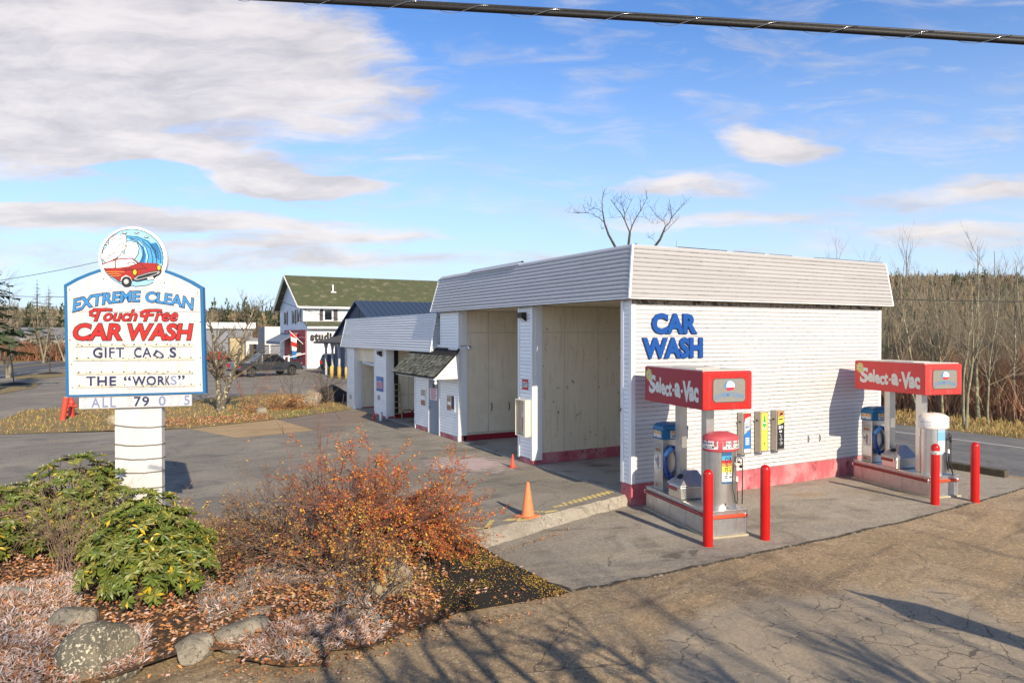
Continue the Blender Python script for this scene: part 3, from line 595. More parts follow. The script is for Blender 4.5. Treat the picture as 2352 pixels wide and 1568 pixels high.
def d1(mb, F_, a, b):
    mb.box(-a, a, -b, b, 0, .002, 2, F_); mb.box(-a, a, b*.62, b, .002, .003, 0, F_); mb.prism([(-a, -b*.05), (a, b*.25), (a, b*.7), (-a, b*.55)], .0025, .004, 3, F_)
    mb.prism([(-a*.9, b*.52), (a*.9, b*.68), (a*.95, b*.86), (-a*.6, b*.78)], .004, .0052, 1, F_)
    for k in range(5): mb.prism([(rr.uniform(-a, a*.4), b*(.1+k*.09)), (rr.uniform(0, a), b*(.12+k*.09)), (rr.uniform(-a*.5, a), b*(.2+k*.09))], .005, .0061+k*1e-4, (0, 1, 2)[k % 3], F_)
    for k in range(4): mb.box(-a*.55, a*.6, -b*(.28+k*.1), -b*(.22+k*.1), .002, .004, 1, F_)
    mb.box(-a, a, -b, -b*.8, .002, .004, 1, F_); return [c_red, c_wh, c_bl, c_gy]
def d2(mb, F_, a, b):
    mb.box(-a, a, -b, b, 0, .002, 0, F_)
    tr = [(0, .92), (.3, .72), (.16, .73), (.5, .52), (.28, .54), (.78, .30), (.25, .33), (.12, .22), (-.12, .22), (-.25, .33), (-.78, .30), (-.28, .54), (-.5, .52), (-.16, .73), (-.3, .72)]
    mb.prism([(x*a, y*b) for x, y in tr], .002, .004, 1, F_); mb.box(-a*.45, a*.45, b*.16, b*.235, .002, .004, 2, F_); mb.box(-a*.4, a*.4, b*.43, b*.50, .004, .005, 2, F_)
    for k in range(5): mb.box(-a*.6, a*.6, b*(.02-k*.06), b*(.045-k*.06), .002, .0035, 4, F_)
    mb.prism([(0, -b*.5), (a*.16, -b*.6), (0, -b*.72), (-a*.16, -b*.6)], .002, .0035, 3, F_); return [c_yl, c_gr, c_wh, M_blk, c_or]
def d3(mb, F_, a, b):
    mb.box(-a, a, -b, b, 0, .002, 0, F_); mb.box(-a, a, b*.72, b, .002, .003, 1, F_); mb.prism([(-a, b*.3), (a, b*.42), (a, b*.74), (-a, b*.70)], .003, .004, 2, F_)
    mb.prism([(-a*.7, b*.78), (a*.6, b*.84), (a*.8, b*.92), (-a*.1, b*.96)], .003, .0045, 0, F_); mb.prism([(-a*.8, b*.55), (a*.8, b*.60), (a*.8, b*.66), (-a*.8, b*.62)], .004, .005, 0, F_)
    mb.box(-a*.7, -a*.05, b*.08, b*.26, .002, .004, 3, F_); mb.box(a*.1, a*.7, b*.1, b*.26, .002, .004, 4, F_); mb.box(-a*.5, a*.3, -b*.1, b*.0, .002, .004, 3, F_)
    for k in range(8): mb.prism([(rr.uniform(-a*.8, 0), -b*(.2+k*.08)), (rr.uniform(0, a*.8), -b*(.18+k*.08)), (rr.uniform(-.2*a, a*.8), -b*(.25+k*.08))], .002, .004+k*1e-4, 4, F_)
    return [M_blk, c_or, c_yl, c_wh, c_gy]
vending((3.43, 0, 1.235), 0, 'beige wall box with red and blue decal, nearest the front corner of three', d1)
vending((4.03, 0, 1.235), 0, 'beige wall box with yellow decal and green tree, between two others', d2)
vending((4.62, 0, 1.235), 0, 'beige wall box with black and orange decal on white siding', d3)
t = thing('sign_box', 'cream light box with torn red lettering on the pier below the EXIT sign', 'sign', (0, 4.82, 1.31))
mb = MB(); mb.box(-.20, -.02, -.29, -.17, -.52, .52); mb.box(-.05, -.02, -.17, .29, -.51, .51); mb.box(-.20, -.02, .26, .29, -.52, .52); mb.box(-.20, -.02, -.17, .26, -.52, -.49); mb.box(-.20, -.02, -.17, .26, .49, .52); mb.build('housing', mat('cream plastic', (.74, .68, .53), .5, var=(4, .12)), t, bevel=.005)
mb = MB(); F_ = frame((-.055, 0, 0), (0, -1, 0), (0, 0, 1)); mb.box(-.24, .16, -.48, .48, 0, .004, 0, F_); mb.box(-.13, .09, -.40, .0, .004, .006, 1, F_); mb.box(-.13, .09, .12, .42, .004, .006, 1, F_)
for k in range(4): mb.prism([(-.12, .36-k*.07), (.08, .40-k*.07), (.08, .36-k*.07), (-.1, .33-k*.07)], .006, .008+k*1e-4, 2, F_)
mb.prism([(-.1, .02), (.08, -.02), (.08, .10), (-.08, .08)], .006, .008, 2, F_)
for k in range(4): mb.prism([(-.11, -.1-k*.08), (.06, -.06-k*.08), (.05, -.09-k*.08), (-.09, -.13-k*.08)], .006, .0075+k*1e-4, 3, F_)
mb.build('torn_decal', [mat('old cream panel', (.62, .5, .36), .6, var=(9, .2)), mat('torn maroon', (.42, .05, .10), .6), c_wh, mat('faded pink', (.62, .22, .25), .6)], t)
t = thing('step_ladder', 'wooden step ladder leaning in the low bay beside the kiosk', 'ladder', (.45, 16.82, .012))
mb = MB(); mb.tube([(-.17, .0, 0), (-.13, .12, 1.52)], .03, 4); mb.tube([(.19, .0, 0), (.09, .12, 1.52)], .03, 4); mb.build('rail', mat('aged ladder wood', (.40, .31, .19), .7, var=(9, .2)), t)
mb = MB()
for k in range(6): z = .2+k*.255; mb.box(-.16+.005*k, .17-.015*k, -.05+.02*k, .04+.02*k, z, z+.03)
mb.build('step', MT['aged ladder wood'], t)
t = thing('floor_rack', 'low dark red tube rack on the floor of the low bay', 'rack', (.95, 16.7, .012))
mb = MB()
for dx in (-.32, .12): mb.tube([(dx, 0, .0), (dx, 0, .32), (dx+.04, 0, .36), (dx+.36, 0, .36), (dx+.4, 0, .32), (dx+.4, 0, 0)], .02, 6)
mb.tube([(-.32, 0, .06), (.55, 0, .06)], .03, 6); mb.build('tube', mat('dark red tube', (.18, .02, .02), .5), t, smooth=True, ang=50)
t = thing('standpipe', 'short white capped pipe standing by the low bay pier', 'pipe', (-.42, 16.54, 0))
MB().lathe([(.06, 0), (.06, .26), (.075, .26), (.075, .34), (.05, .36)], 12).build('pipe', M_white, t, smooth=True, ang=40)
# cones
def cone(loc, hgt, label, colm, rz=.2):
    t = thing('traffic_cone', label, 'cone', loc, rz, 'traffic cones')
    k = hgt/.70; MB().box(-.19*k, .19*k, -.19*k, .19*k, 0, .032*k).build('base', colm, t, bevel=.012)
    MB().lathe([(.145*k, .03*k), (.13*k, .05*k), (.035*k, .68*k), (.028*k, .70*k), (.018*k, .70*k), (.018*k, .66*k)], 20).build('body', colm, t, smooth=True, ang=40)
    return t
M_oran = mat('faded orange rubber', (.66, .22, .09), .7, var=(4, .1)); M_orb = mat('bright orange rubber', (.68, .075, .03), .55, var=(4, .08)); M_orr = mat('red orange rubber', (.60, .05, .03), .55)
cone((-2.95, -.40, 0), .70, 'tall faded orange cone standing on the driveway edge', M_oran, .35)
cone((-.64, 4.45, 0), .37, 'small bright orange cone in front of the tall bay pier', M_orb, 0)
cone((-.56, 17.07, 0), .37, 'small red cone beside the white standpipe at the low bays', M_orr, .5)
# ---------------------------------------------------------------- roadside sign
SB = D3(319, 1200, 12.0); SZ = -.05
S_ = thing('roadside_sign', 'blue framed white roadside sign with round car and wave emblem on a white pillar', 'sign', (SB.x, SB.y, 0), R_(-19.69))
M_sgn = mat('aged white sign face', (.60, .595, .58), .35, var=(1.5, .08), streak=((.42, .39, .33), .45)); M_sblu = mat('blue sign frame', (.014, .13, .31), .4, var=(4, .12))
M_dirty = mat('dirty letter rail', (.56, .53, .43), .6, alt=((.13, .11, .07), 14, .54, .66))
mb = MB(); mb.box(-.365, .365, .0, .16, SZ-.3, 2.50); mb.box(-.355, -.33, -.004, 0, SZ, 2.46); mb.box(.33, .355, -.004, 0, SZ, 2.46); mb.build('pillar', M_sgn, S_, bevel=.006)
mb = MB(); q = random.Random(5)
for z0, z1 in ((2.19, 2.15), (1.87, 1.86), (1.64, 1.63), (1.41, 1.405), (1.16, 1.14), (.98, .93), (.70, .66), (.4, .42)):
    pts = [(-.375+.75*i/8, -.012-.004*math.sin(i*.8), z0+(z1-z0)*i/8-.03*math.sin(math.pi*i/8)+q.uniform(-.004, .004)) for i in range(9)]
    mb.tube(pts, .011, 5); mb.tube([pts[-1], (.378, .08, z1), (.37, .17, z1-.02)], .007, 5); mb.tube([pts[0], (-.378, .08, z0), (-.37, .17, z0-.02)], .007, 5)
mb.build('wire', mat('grey cable', (.20, .18, .15), .6), S_, smooth=True)
OUT = [(-1.085, 2.665), (1.085, 2.695), (1.045, 4.48)]+[(1.045-2.15*i/12, 4.48+.36*math.sin(math.pi*(i/12))**.9+.012*i/12*2) for i in range(1, 12)]+[(-1.105, 4.50)]
ins = lambda p: (p[0]*.955, 3.58+(p[1]-3.58)*.962)
FP = frame((0, -.06, 0), (1, 0, 0), (0, 0, 1))
mb = MB(); mb.prism(OUT, -.14, -.002, 0, FP)
IN = [ins(p) for p in OUT]; n = len(OUT)
mb.add([(*p, .0) for p in OUT]+[(*p, .0) for p in IN], [(i, (i+1) % n, n+(i+1) % n, n+i) for i in range(n)], 0, None, FP)
mb.add([(*p, .0) for p in IN]+[(*p, -.0018) for p in IN], [(i, (i+1) % n, n+(i+1) % n, n+i) for i in range(n)], 0, None, FP)
mb.build('frame', M_sblu, S_, recalc=False)
mb = MB(); mb.prism([ins(p) for p in OUT], -.002, .001, 0, FP); mb.box(-1.03, 1.0, 4.060, 4.066, .001, .0022, 1, FP)
for x, z in ((-1.02, 4.42), (.96, 4.38), (-1.02, 3.6), (1.0, 3.9), (-.99, 2.82), (1.0, 2.85), (.44, 4.55), (-.5, 4.6), (1.0, 3.3), (-1.0, 3.2)): mb.box(x-.008, x+.008, z-.01, z+.01, .001, .004, 1, FP)
mb.build('face_panel', [M_sgn, mat('rust spot', (.10, .07, .05), .8)], S_)
mb = MB()
for z, a, b, h in ((3.505, -.94, .88, .034), (3.28, -.96, .905, .042), (3.05, -.93, .885, .036), (2.835, -.925, .91, .03)):
    mb.nxt().box(a, b, z-h/2, z+h/2, .001, .018, 0, FP)
    for k in range(11): x = a+.05+k*(b-a-.1)/10; mb.box(x-.012, x+.012, z+h*.3, z+h*.5+.012, .018, .022, 1, FP)
mb.each('letter_rail', [M_dirty, MT['rust spot']], S_)
M_lb = mat('blue raised letter', (.04, .22, .50), .35, var=(5, .15)); M_ink = mat('dark letter edge', (.03, .02, .035), .5); M_lr = mat('red raised letter', (.46, .018, .012), .35, var=(5, .08))
arc = lambda x, y: (x, y-.165*(x/.94)**2*(1 if x < 0 else .93)+.03*(abs(x)/.94)**2*((y-4.24)/.16))
mb = MB(); mk = MB()
for wd_, x0, x1 in (('EXTREME', -.965, .06), ('CLEAN', .15, .895)): text(mk.nxt(), wd_, x0, x1, 4.234, 4.400, .004, 0, FP, bold=.062, shear=.1, warp=arc); text(mb.nxt(), wd_, x0, x1, 4.238, 4.396, .0115, 0, FP, bold=.026, shear=.1, warp=arc, depth=.006)
for wd_, x0, x1, y1 in (('T', -.66, -.47, 4.108), ('ouch', -.50, .01, 4.095), ('F', .12, .29, 4.10), ('ree', .29, .645, 4.045)): text(mk.nxt(), wd_, x0, x1, 3.912, y1, .004, 0, FP, bold=.055, shear=.3); text(mb.nxt(), wd_, x0, x1, 3.915, y1-.003, .0115, 1, FP, bold=.018, shear=.3, depth=.006)
for wd_, x0, x1 in (('CAR', -.955, -.245), ('WASH', -.12, .875)): text(mk.nxt(), wd_, x0, x1, 3.602, 3.858, .004, 0, FP, bold=.066, shear=.16); text(mb.nxt(), wd_, x0, x1, 3.605, 3.855, .0115, 1, FP, bold=.034, shear=.16, depth=.006)
for a_, b_ in (((-.69, 4.03), (-.385, 4.095)), ((.09, 4.02), (.385, 4.085))):
    sw = [(a_[0]+.05, a_[1]-.035), (a_[0]-.01, a_[1]-.02), (a_[0]-.01, a_[1]+.03), (a_[0]+.05, a_[1]+.06), (b_[0]-.08, b_[1]+.005), b_]
    mk.nxt().stroke(sw, .056, .001, .0045, 0, FP); mb.nxt().stroke(sw, .034, .0045, .0122, 1, FP)
mb.nxt(); text(mb, 'PAQUETTE SIGNS', -.14, .16, 2.775, 2.793, .003, 1, FP)
mk.each('letter_outline', M_ink, S_); mb.each('lettering', [M_lb, M_lr], S_)
M_fade = mat('faded blue letters', (.20, .23, .38), .5); M_vf = mat('nearly white letters', (.46, .46, .50), .5); M_clr = mat('yellowed letter plate', (.68, .66, .60), .3, var=(8, .1))
mb = MB()
def chg(s, x0, x1, z0, z1, m=0, z=.0245, mm=None, MM=FP): mb.nxt(); text(mb, s, x0, x1, z0, z1, z, m, MM, bold=.018, space=1.1)
chg('GIFT', -.66, -.185, 3.312, 3.472); chg('C', -.03, .08, 3.312, 3.472); chg('A', .10, .235, 3.312, 3.472); chg('S', .525, .622, 3.312, 3.472)
chg('D', -.08, .08, -.05, .05, 0, .0, MM=frame((.355, -.06-.02, 3.35), (.85, 0, -.5), (.5, 0, .85)))
chg('THE', -.765, -.315, 2.85, 2.998); chg('“', -.19, -.085, 2.93, 2.998); chg('WOR', -.06, .44, 2.85, 2.998); chg('K', .455, .52, 2.85, 2.998); chg('S', .535, .63, 2.85, 2.998, 1); chg('”', .655, .755, 2.94, 3.005)
for a, b, z in ((-.45, -.17, 3.39), (.09, .25, 3.39), (-.79, -.63, 2.92), (-.2, -.04, 2.92), (.51, .77, 2.93)): mb.nxt().box(a, b, z-.095, z+.095, .019, .0215, 2, FP)
mb.each('changeable_letter', [M_navyl, M_fade, M_clr], S_)
FB = frame((0, -.05, 0), (1, 0, 0), (0, 0, 1))
mb = MB(); mb.prism([(-.89, 2.455), (.855, 2.485), (.855, 2.70), (-.89, 2.66)], -.05, .0, 0, FB); mb.prism([(-.89, 2.648), (.855, 2.684), (.855, 2.692), (-.89, 2.656)], .0, .004, 1, FB); mb.prism([(-.89, 2.458), (.855, 2.488), (.855, 2.496), (-.89, 2.466)], .0, .004, 1, FB); mb.build('phone_board', [M_sgn, MT['rust spot']], S_)
mb = MB()
for s, x0, x1, m in (('C', -.84, -.77, 2), ('A', -.70, -.575, 1), ('L', -.53, -.45, 1), ('L', -.41, -.33, 1), ('2', -.15, -.07, 2), ('7', -.045, .055, 0), ('9', .085, .185, 0), ('0', .34, .445, 1), ('7', .50, .58, 2), ('7', .62, .70, 2), ('5', .74, .825, 1)):
    mb.nxt(); text(mb, s, x0, x1, 2.50+.014*x0, 2.655+.014*x0, .005, m, FB, bold=.02)
mb.each('phone_letter', [M_navyl, M_fade, M_vf], S_)
# emblem
FE = frame((-.045, -.075, 4.94), (1, 0, 0), (0, 0, 1))
def E(l): return [((x-662)/267*.53, (332-y)/248*.525) for x, y in l]
def circ(cx, cy, rx, ry=None, n=22, a0=0): ry = ry or rx; return [(cx+rx*math.cos(2*math.pi*i/n+a0), cy+ry*math.sin(2*math.pi*i/n+a0)) for i in range(n)]
e_w, e_lb, e_mb, e_db, e_k, e_r, e_y, e_g, e_o, e_dr = [mat('emblem '+n, c, .35) for n, c in (('white', (.80, .80, .80)), ('pale blue', (.30, .62, .82)), ('mid blue', (.07, .33, .68)), ('deep blue', (.02, .13, .36)), ('black', (.012, .012, .014)), ('red', (.34, .02, .012)), ('yellow', (.80, .58, .02)), ('grey', (.36, .36, .35)), ('orange', (.75, .30, .05)), ('dark red', (.25, .015, .01)))]
EM = [e_w, e_lb, e_mb, e_db, e_k, e_r, e_y, e_g, e_o, e_dr]
mb = MB(); mb.prism(E(circ(662, 332, 268, 249, 48)), -.10, -.004, 0, FE); mb.prism(E(circ(662, 332, 264, 245, 48)), -.004, .0, 0, FE); EO = mb.build('emblem', [e_w], S_, bevel=.006)
mb = MB(); L = [0.0]
def lay(poly, m, dz=.0007): L[0] += dz; mb.prism(E(poly), L[0]-.0007, L[0], m, FE)
def ln(pts, wd, m=4, closed=False): L[0] += .0007; mb.stroke(E(pts), wd/268*.53, L[0]-.0007, L[0], m, FE, closed)
lay(circ(660, 325, 243, 225, 40), 4); lay(circ(660, 325, 236, 219, 40), 1)
lay([(602, 160), (700, 158), (790, 190), (862, 262), (892, 360), (905, 360), (880, 250), (845, 200), (880, 370), (715, 365), (735, 300), (720, 235), (690, 200), (640, 185)], 2)
lay([(640, 165), (720, 172), (790, 215), (835, 300), (838, 362), (790, 362), (790, 300), (760, 230), (700, 190), (645, 178)], 2); lay([(650, 175), (730, 195), (770, 250), (785, 320), (775, 362), (762, 362), (768, 310), (745, 240), (700, 195)], 1)
lay([(740, 215), (765, 300), (750, 362), (720, 362), (740, 300)], 3); lay([(868, 240), (895, 330), (888, 365), (870, 365), (872, 300)], 2)
for p in ([(612, 155), (700, 160), (780, 195), (840, 270), (850, 365)], [(640, 170), (710, 185), (765, 240), (785, 310), (775, 362)], [(650, 180), (700, 195), (745, 260), (740, 320), (715, 362)], [(850, 215), (880, 290), (880, 365)], [(735, 190), (800, 250), (820, 330), (815, 365)]): ln(p, 5)
lay([(600, 200), (645, 192), (700, 205), (716, 250), (706, 300), (678, 338), (540, 338), (560, 260)], 4); lay([(602, 206), (645, 198), (695, 210), (710, 250), (700, 298), (674, 334), (546, 334), (566, 262)], 0)
FO = [(520, 205, 42), (575, 190, 40), (500, 245, 40), (560, 235, 52), (470, 285, 36), (445, 318, 30), (510, 300, 40), (475, 340, 34), (540, 290, 30), (555, 175, 30), (590, 165, 24), (530, 180, 26)]
for x, y, r in FO: lay(circ(x, y, r+5, (r+5)*.93, 16), 4, .0002)
for x, y, r in FO: lay(circ(x, y, r, r*.93, 16), 0, .0002)
for p in ([(540, 245), (560, 225), (590, 215), (610, 235), (585, 250), (560, 258)], [(470, 300), (490, 318), (515, 290), (550, 285)], [(455, 345), (475, 325), (500, 350)], [(500, 190), (540, 175), (575, 180)]): ln(p, 4)
for x, y in ((603, 132), (697, 128), (773, 160), (465, 220)): lay([(x-24, y+4), (x, y-8), (x+22, y), (x, y+8)], 4); lay([(x-17, y+3), (x, y-4), (x+15, y), (x, y+4)], 0)
lay([(585, 285), (597, 262), (606, 285), (596, 300)], 4); lay([(589, 284), (597, 270), (602, 284), (596, 294)], 1)
BODY = [(432, 385), (445, 408), (560, 405), (640, 392), (700, 368), (720, 362), (850, 366), (882, 382), (892, 428), (872, 452), (800, 478), (700, 507), (655, 500), (560, 512), (500, 470), (455, 430)]
lay([(430, 378), (545, 345), (660, 332), (712, 368), (640, 396), (560, 408), (440, 412)], 0); lay(BODY, 4)
lay([(x*.985+10, y*.985+6) for x, y in BODY], 5); lay([(560, 406), (650, 396), (700, 372), (730, 368), (668, 418), (600, 425)], 9); lay([(640, 400), (720, 372), (850, 372), (872, 385), (760, 400), (690, 418)], 5)
ln([(432, 378), (540, 340), (660, 330), (714, 368)], 9, 9); ln([(530, 345), (530, 405)], 9, 9); ln([(660, 332), (706, 368)], 6, 4); ln([(720, 362), (780, 420)], 3); ln([(600, 425), (700, 415), (770, 405)], 3)
lay(circ(655, 372, 32, 14, 14), 4); lay(circ(655, 374, 26, 9, 14), 0); ln([(455, 440), (520, 435), (600, 438)], 5, 8); ln([(470, 455), (540, 450), (575, 460)], 5, 8); ln([(490, 470), (560, 468)], 5, 8)
lay([(665, 520), (760, 508), (830, 490), (830, 510), (780, 535), (680, 548)], 1)
lay([(572, 510), (580, 480), (615, 462), (650, 480), (662, 510), (640, 500), (618, 490), (590, 500)], 0); lay(circ(618, 512, 40, 40, 22), 4); lay(circ(616, 512, 21, 21, 18), 7); lay(circ(615, 512, 11, 11, 14), 0)
lay([(662, 494), (700, 464), (790, 436), (872, 420), (892, 432), (870, 455), (800, 482), (700, 508)], 4); lay([(672, 492), (704, 468), (790, 441), (868, 427), (882, 434), (866, 450), (798, 475), (702, 500)], 7); lay([(690, 488), (712, 472), (790, 448), (858, 435), (858, 446), (796, 468), (706, 492)], 4)
lay(circ(684, 439, 17, 25, 18), 4); lay(circ(684, 439, 13, 20, 18), 6); lay(circ(872, 401, 16, 23, 18), 4); lay(circ(872, 401, 12, 18, 18), 6); lay([(774, 480), (828, 468), (838, 492), (786, 504)], 4); lay([(779, 482), (825, 472), (833, 490), (788, 499)], 0)
mb.build('emblem_picture', EM, EO)
tag(S_, kind=None)
# ---------------------------------------------------------------- vacuum islands
M_ss = mat('brushed stainless steel', (.58, .57, .55), .34, .9, var=(5, .18), streak=((.38, .35, .31), .4)); M_ssd = mat('scuffed stainless steel', (.50, .50, .51), .42, .9, var=(9, .25), streak=((.30, .27, .24), .5), alt=((.34, .32, .30), 7, .58, .72)); M_conc = mat('old concrete plinth', (.42, .37, .26), .9, var=(8, .3), bump=(30, .4))
M_cred = mat('deep red canopy side', (.36, .018, .035), .45, var=(1, .08)); M_cred2 = mat('faded red canopy side', (.68, .045, .045), .5, var=(1, .12), col2=((.72, .12, .11), 1.2, .55, .75)); M_cfr = mat('bright red canopy end', (.52, .014, .010), .4, var=(1, .08), streak=((.56, .09, .08), .3)); M_cfr2 = mat('salmon red canopy end', (.52, .04, .035), .45, var=(1.5, .1), streak=((.6, .16, .14), .4))
M_top = mat('dusty canopy roof', (.62, .58, .52), .7, var=(4, .2)); M_bar = mat('red bumper strip', (.26, .012, .010), .4); M_bar2 = mat('orange red bumper strip', (.70, .08, .03), .35)
M_grp = mat('grey lens panel', (.24, .235, .21), .3, var=(14, .12)); M_lw = mat('off white letters', (.74, .72, .66), .5)
def island(loc, rz, label, side, endm, barm):
    t = thing('vacuum_island', label, 'vacuum station', loc, rz, 'vacuum stations beside the wall'); W, Ln, H = .43, 2.5, .50
    MB().box(-W-.03, W+.03, -.06, Ln+.05, -.08, .035).build('plinth', M_conc, t, bevel=.01)
    mb = MB(); mb.box(-W+.01, W-.01, .01, Ln-.01, .03, H-.012); 
    for y in (.85, 1.45, 2.05): mb.box(-W+.004, -W+.012, y-.006, y+.006, .04, H-.02)
    for a in (-W+.004, W-.06): mb.box(a, a+.056, .002, .012, .04, H-.02)
    mb.build('base', M_ssd, t); MB().box(-W-.006, W+.006, -.006, Ln, H-.014, H+.012).build('deck', M_ss, t, bevel=.006)
    mb = MB(); mb.tube([(-W-.012, .05, .40), (-W-.012, Ln-.04, .40)], .036, 8, 0); mb.nxt().tube([(-.36, -.012, .395), (.37, -.012, .395)], .038, 8, 1); mb.each('bumper_strip', [M_bar, barm], t, smooth=True, ang=50)
    mb = MB()
    for p in ((-W-.012, .035, .40), (-W-.012, Ln-.02, .40), (-.375, -.014, .395), (.385, -.014, .395)): mb.nxt().box(p[0]-.03, p[0]+.03, p[1]-.03 if p[1] > .02 else p[1]-.03, p[1]+.012, p[2]-.042, p[2]+.042)
    mb.each('bumper_cap', M_chrome, t, bevel=.01)
    for y in (.62, 1.62):
        mb = MB(); mb.box(-.15, .03, y-.09, y+.09, H+.012, 2.48); mb.box(-.155, -.149, y-.03, y+.03, H+.1, 1.4); mb.build('post', M_ss, t, bevel=.008)
    z0, z1, cw = 2.455, 3.20, .55
    mb = MB(); mb.box(-cw, cw, .06, 2.32, z0, z1, 0); C = mb.build('canopy', [side], t, bevel=.012)
    mb = MB(); mb.box(-cw-.004, cw+.004, .03, .075, z0-.004, z1-.012); mb.build('end_panel', endm, C, bevel=.03)
    mb = MB(); mb.box(-cw+.03, cw-.03, .10, 2.3, z1+.001, z1+.018); mb.box(-.35, .2, .6, 1.5, z1+.018, z1+.03); mb.build('canopy_roof', M_top, C)
    FR = frame((0, .03, 0), (1, 0, 0), (0, 0, 1)); zc = (z0+z1)/2
    def rrect(a, b, r): return [(sx*(a-r)+r*math.cos(th), zc+sy*(b-r)+r*math.sin(th)) for sx, sy, t0 in ((1, 1, 0), (-1, 1, 90), (-1, -1, 180), (1, -1, 270)) for th in [R_(t0+k*22.5) for k in range(5)]]
    mb = MB(); mb.prism([(x+.03, y) for x, y in rrect(.375, .235, .08)], 0, .004, 1, FR); mb.prism([(x+.03, y) for x, y in rrect(.36, .222, .07)], .004, .007, 0, FR); mb.build('lens_panel', [M_grp, mat('lens rim %d' % len(MT), (.08, .03, .03), .5)], C)
    mb = MB(); ex, ez = .04, zc+.09
    mb.prism([(ex+.125*math.cos(k*.3), ez+.10*math.sin(k*.3)) for k in range(21)], .007, .009, 1, FR); mb.prism([(ex+.11*math.cos(k*.3-1.2), ez+.09*math.sin(k*.3-1.2)) for k in range(12)], .009, .0105, 0, FR)
    mb.prism([(ex-.09, ez-.02), (ex-.06, ez+.06), (ex+.0, ez+.05), (ex+.05, ez+.0), (ex, ez-.03)], .0105, .012, 0, FR); mb.prism([(ex-.10, ez-.05), (ex+.02, ez-.035), (ex+.11, ez-.03), (ex+.07, ez-.085), (ex-.05, ez-.095)], .011, .0125, 2, FR)
    text(mb, 'EXTREME CLEAN', -.29, .35, zc-.17, zc-.085, .009, 1, FR, bold=.01, warp=lambda x, y: (x, y+.05-.55*(x-.03)**2))
    mb.build('emblem', [c_wh, mat('print blue %d' % len(MT), (.05, .22, .48), .5), c_red], C)
    FL = frame((-cw, 1.2, zc), (0, -1, 0), (0, 0, 1)); mb = MB()
    wv = lambda x, y: (x, y-.03*x+.02*math.sin(x*9))
    text(mb, 'S', -.90, -.66, -.18, .17, .004, 0, FL, bold=.045, warp=wv); text(mb, 'elect', -.63, .02, -.18, .12, .004, 0, FL, bold=.045, warp=wv); text(mb, 'a', .16, .34, -.18, .06, .004, 0, FL, bold=.05, warp=wv); text(mb, 'V', .47, .71, -.20, .16, .004, 0, FL, bold=.05, warp=wv); text(mb, 'ac', .70, 1.0, -.20, .04, .004, 0, FL, bold=.05, warp=wv)
    for x in (.065, .385): mb.box(x-.01, x+.06, -.09, -.03, .002, .004, 0, FL)
    mb.build('lettering', M_lw, C)
    mb = MB(); fx, fz = -.93, .20
    for k in range(7): a = k*2*math.pi/7; mb.prism(circ(fx+.085*math.cos(a), fz+.085*math.sin(a), .052, n=10), .001, .004+k*1e-4, 0, FL)
    mb.prism(circ(fx, fz, .05, n=12), .004, .006, 1, FL); mb.prism(circ(fx, fz, .025, n=12), .006, .007, 2, FL); mb.build('flower', [mat('pale yellow %d' % len(MT), (.70, .58, .16), .5), M_lw, M_grp], C)
    return t
I1 = ((.12, -2.84, ZP), R_(-10.6)); I2 = ((7.17, -2.87, ZP), R_(-12.6))
island(*I1, 'steel vacuum island with dark red canopy side, in front of the CAR WASH letters', M_cred, M_cfr, M_bar2)
island(*I2, 'steel vacuum island with faded light red canopy at the far corner of the wall', M_cred2, M_cfr2, M_bar2)
def at(I, x, y, z=.512):
    (px, py, pz), a = I; return (px+x*math.cos(a)-y*math.sin(a), py+x*math.sin(a)+y*math.cos(a), pz+z)
M_vblu = mat('blue vacuum hood', (.012, .14, .30), .35); M_hose = mat('blue hose', (.008, .055, .26), .22, coat=.3); M_hoseh = mat('pale blue hose cuff', (.10, .30, .62), .25)
M_spap = mat('sticker paper', (.66, .64, .60), .5, alt=((.18, .2, .26), 16, .52, .62)); M_sttx = mat('sticker print', (.62, .30, .05), .5, alt=((.66, .60, .40), 18, .48, .58))
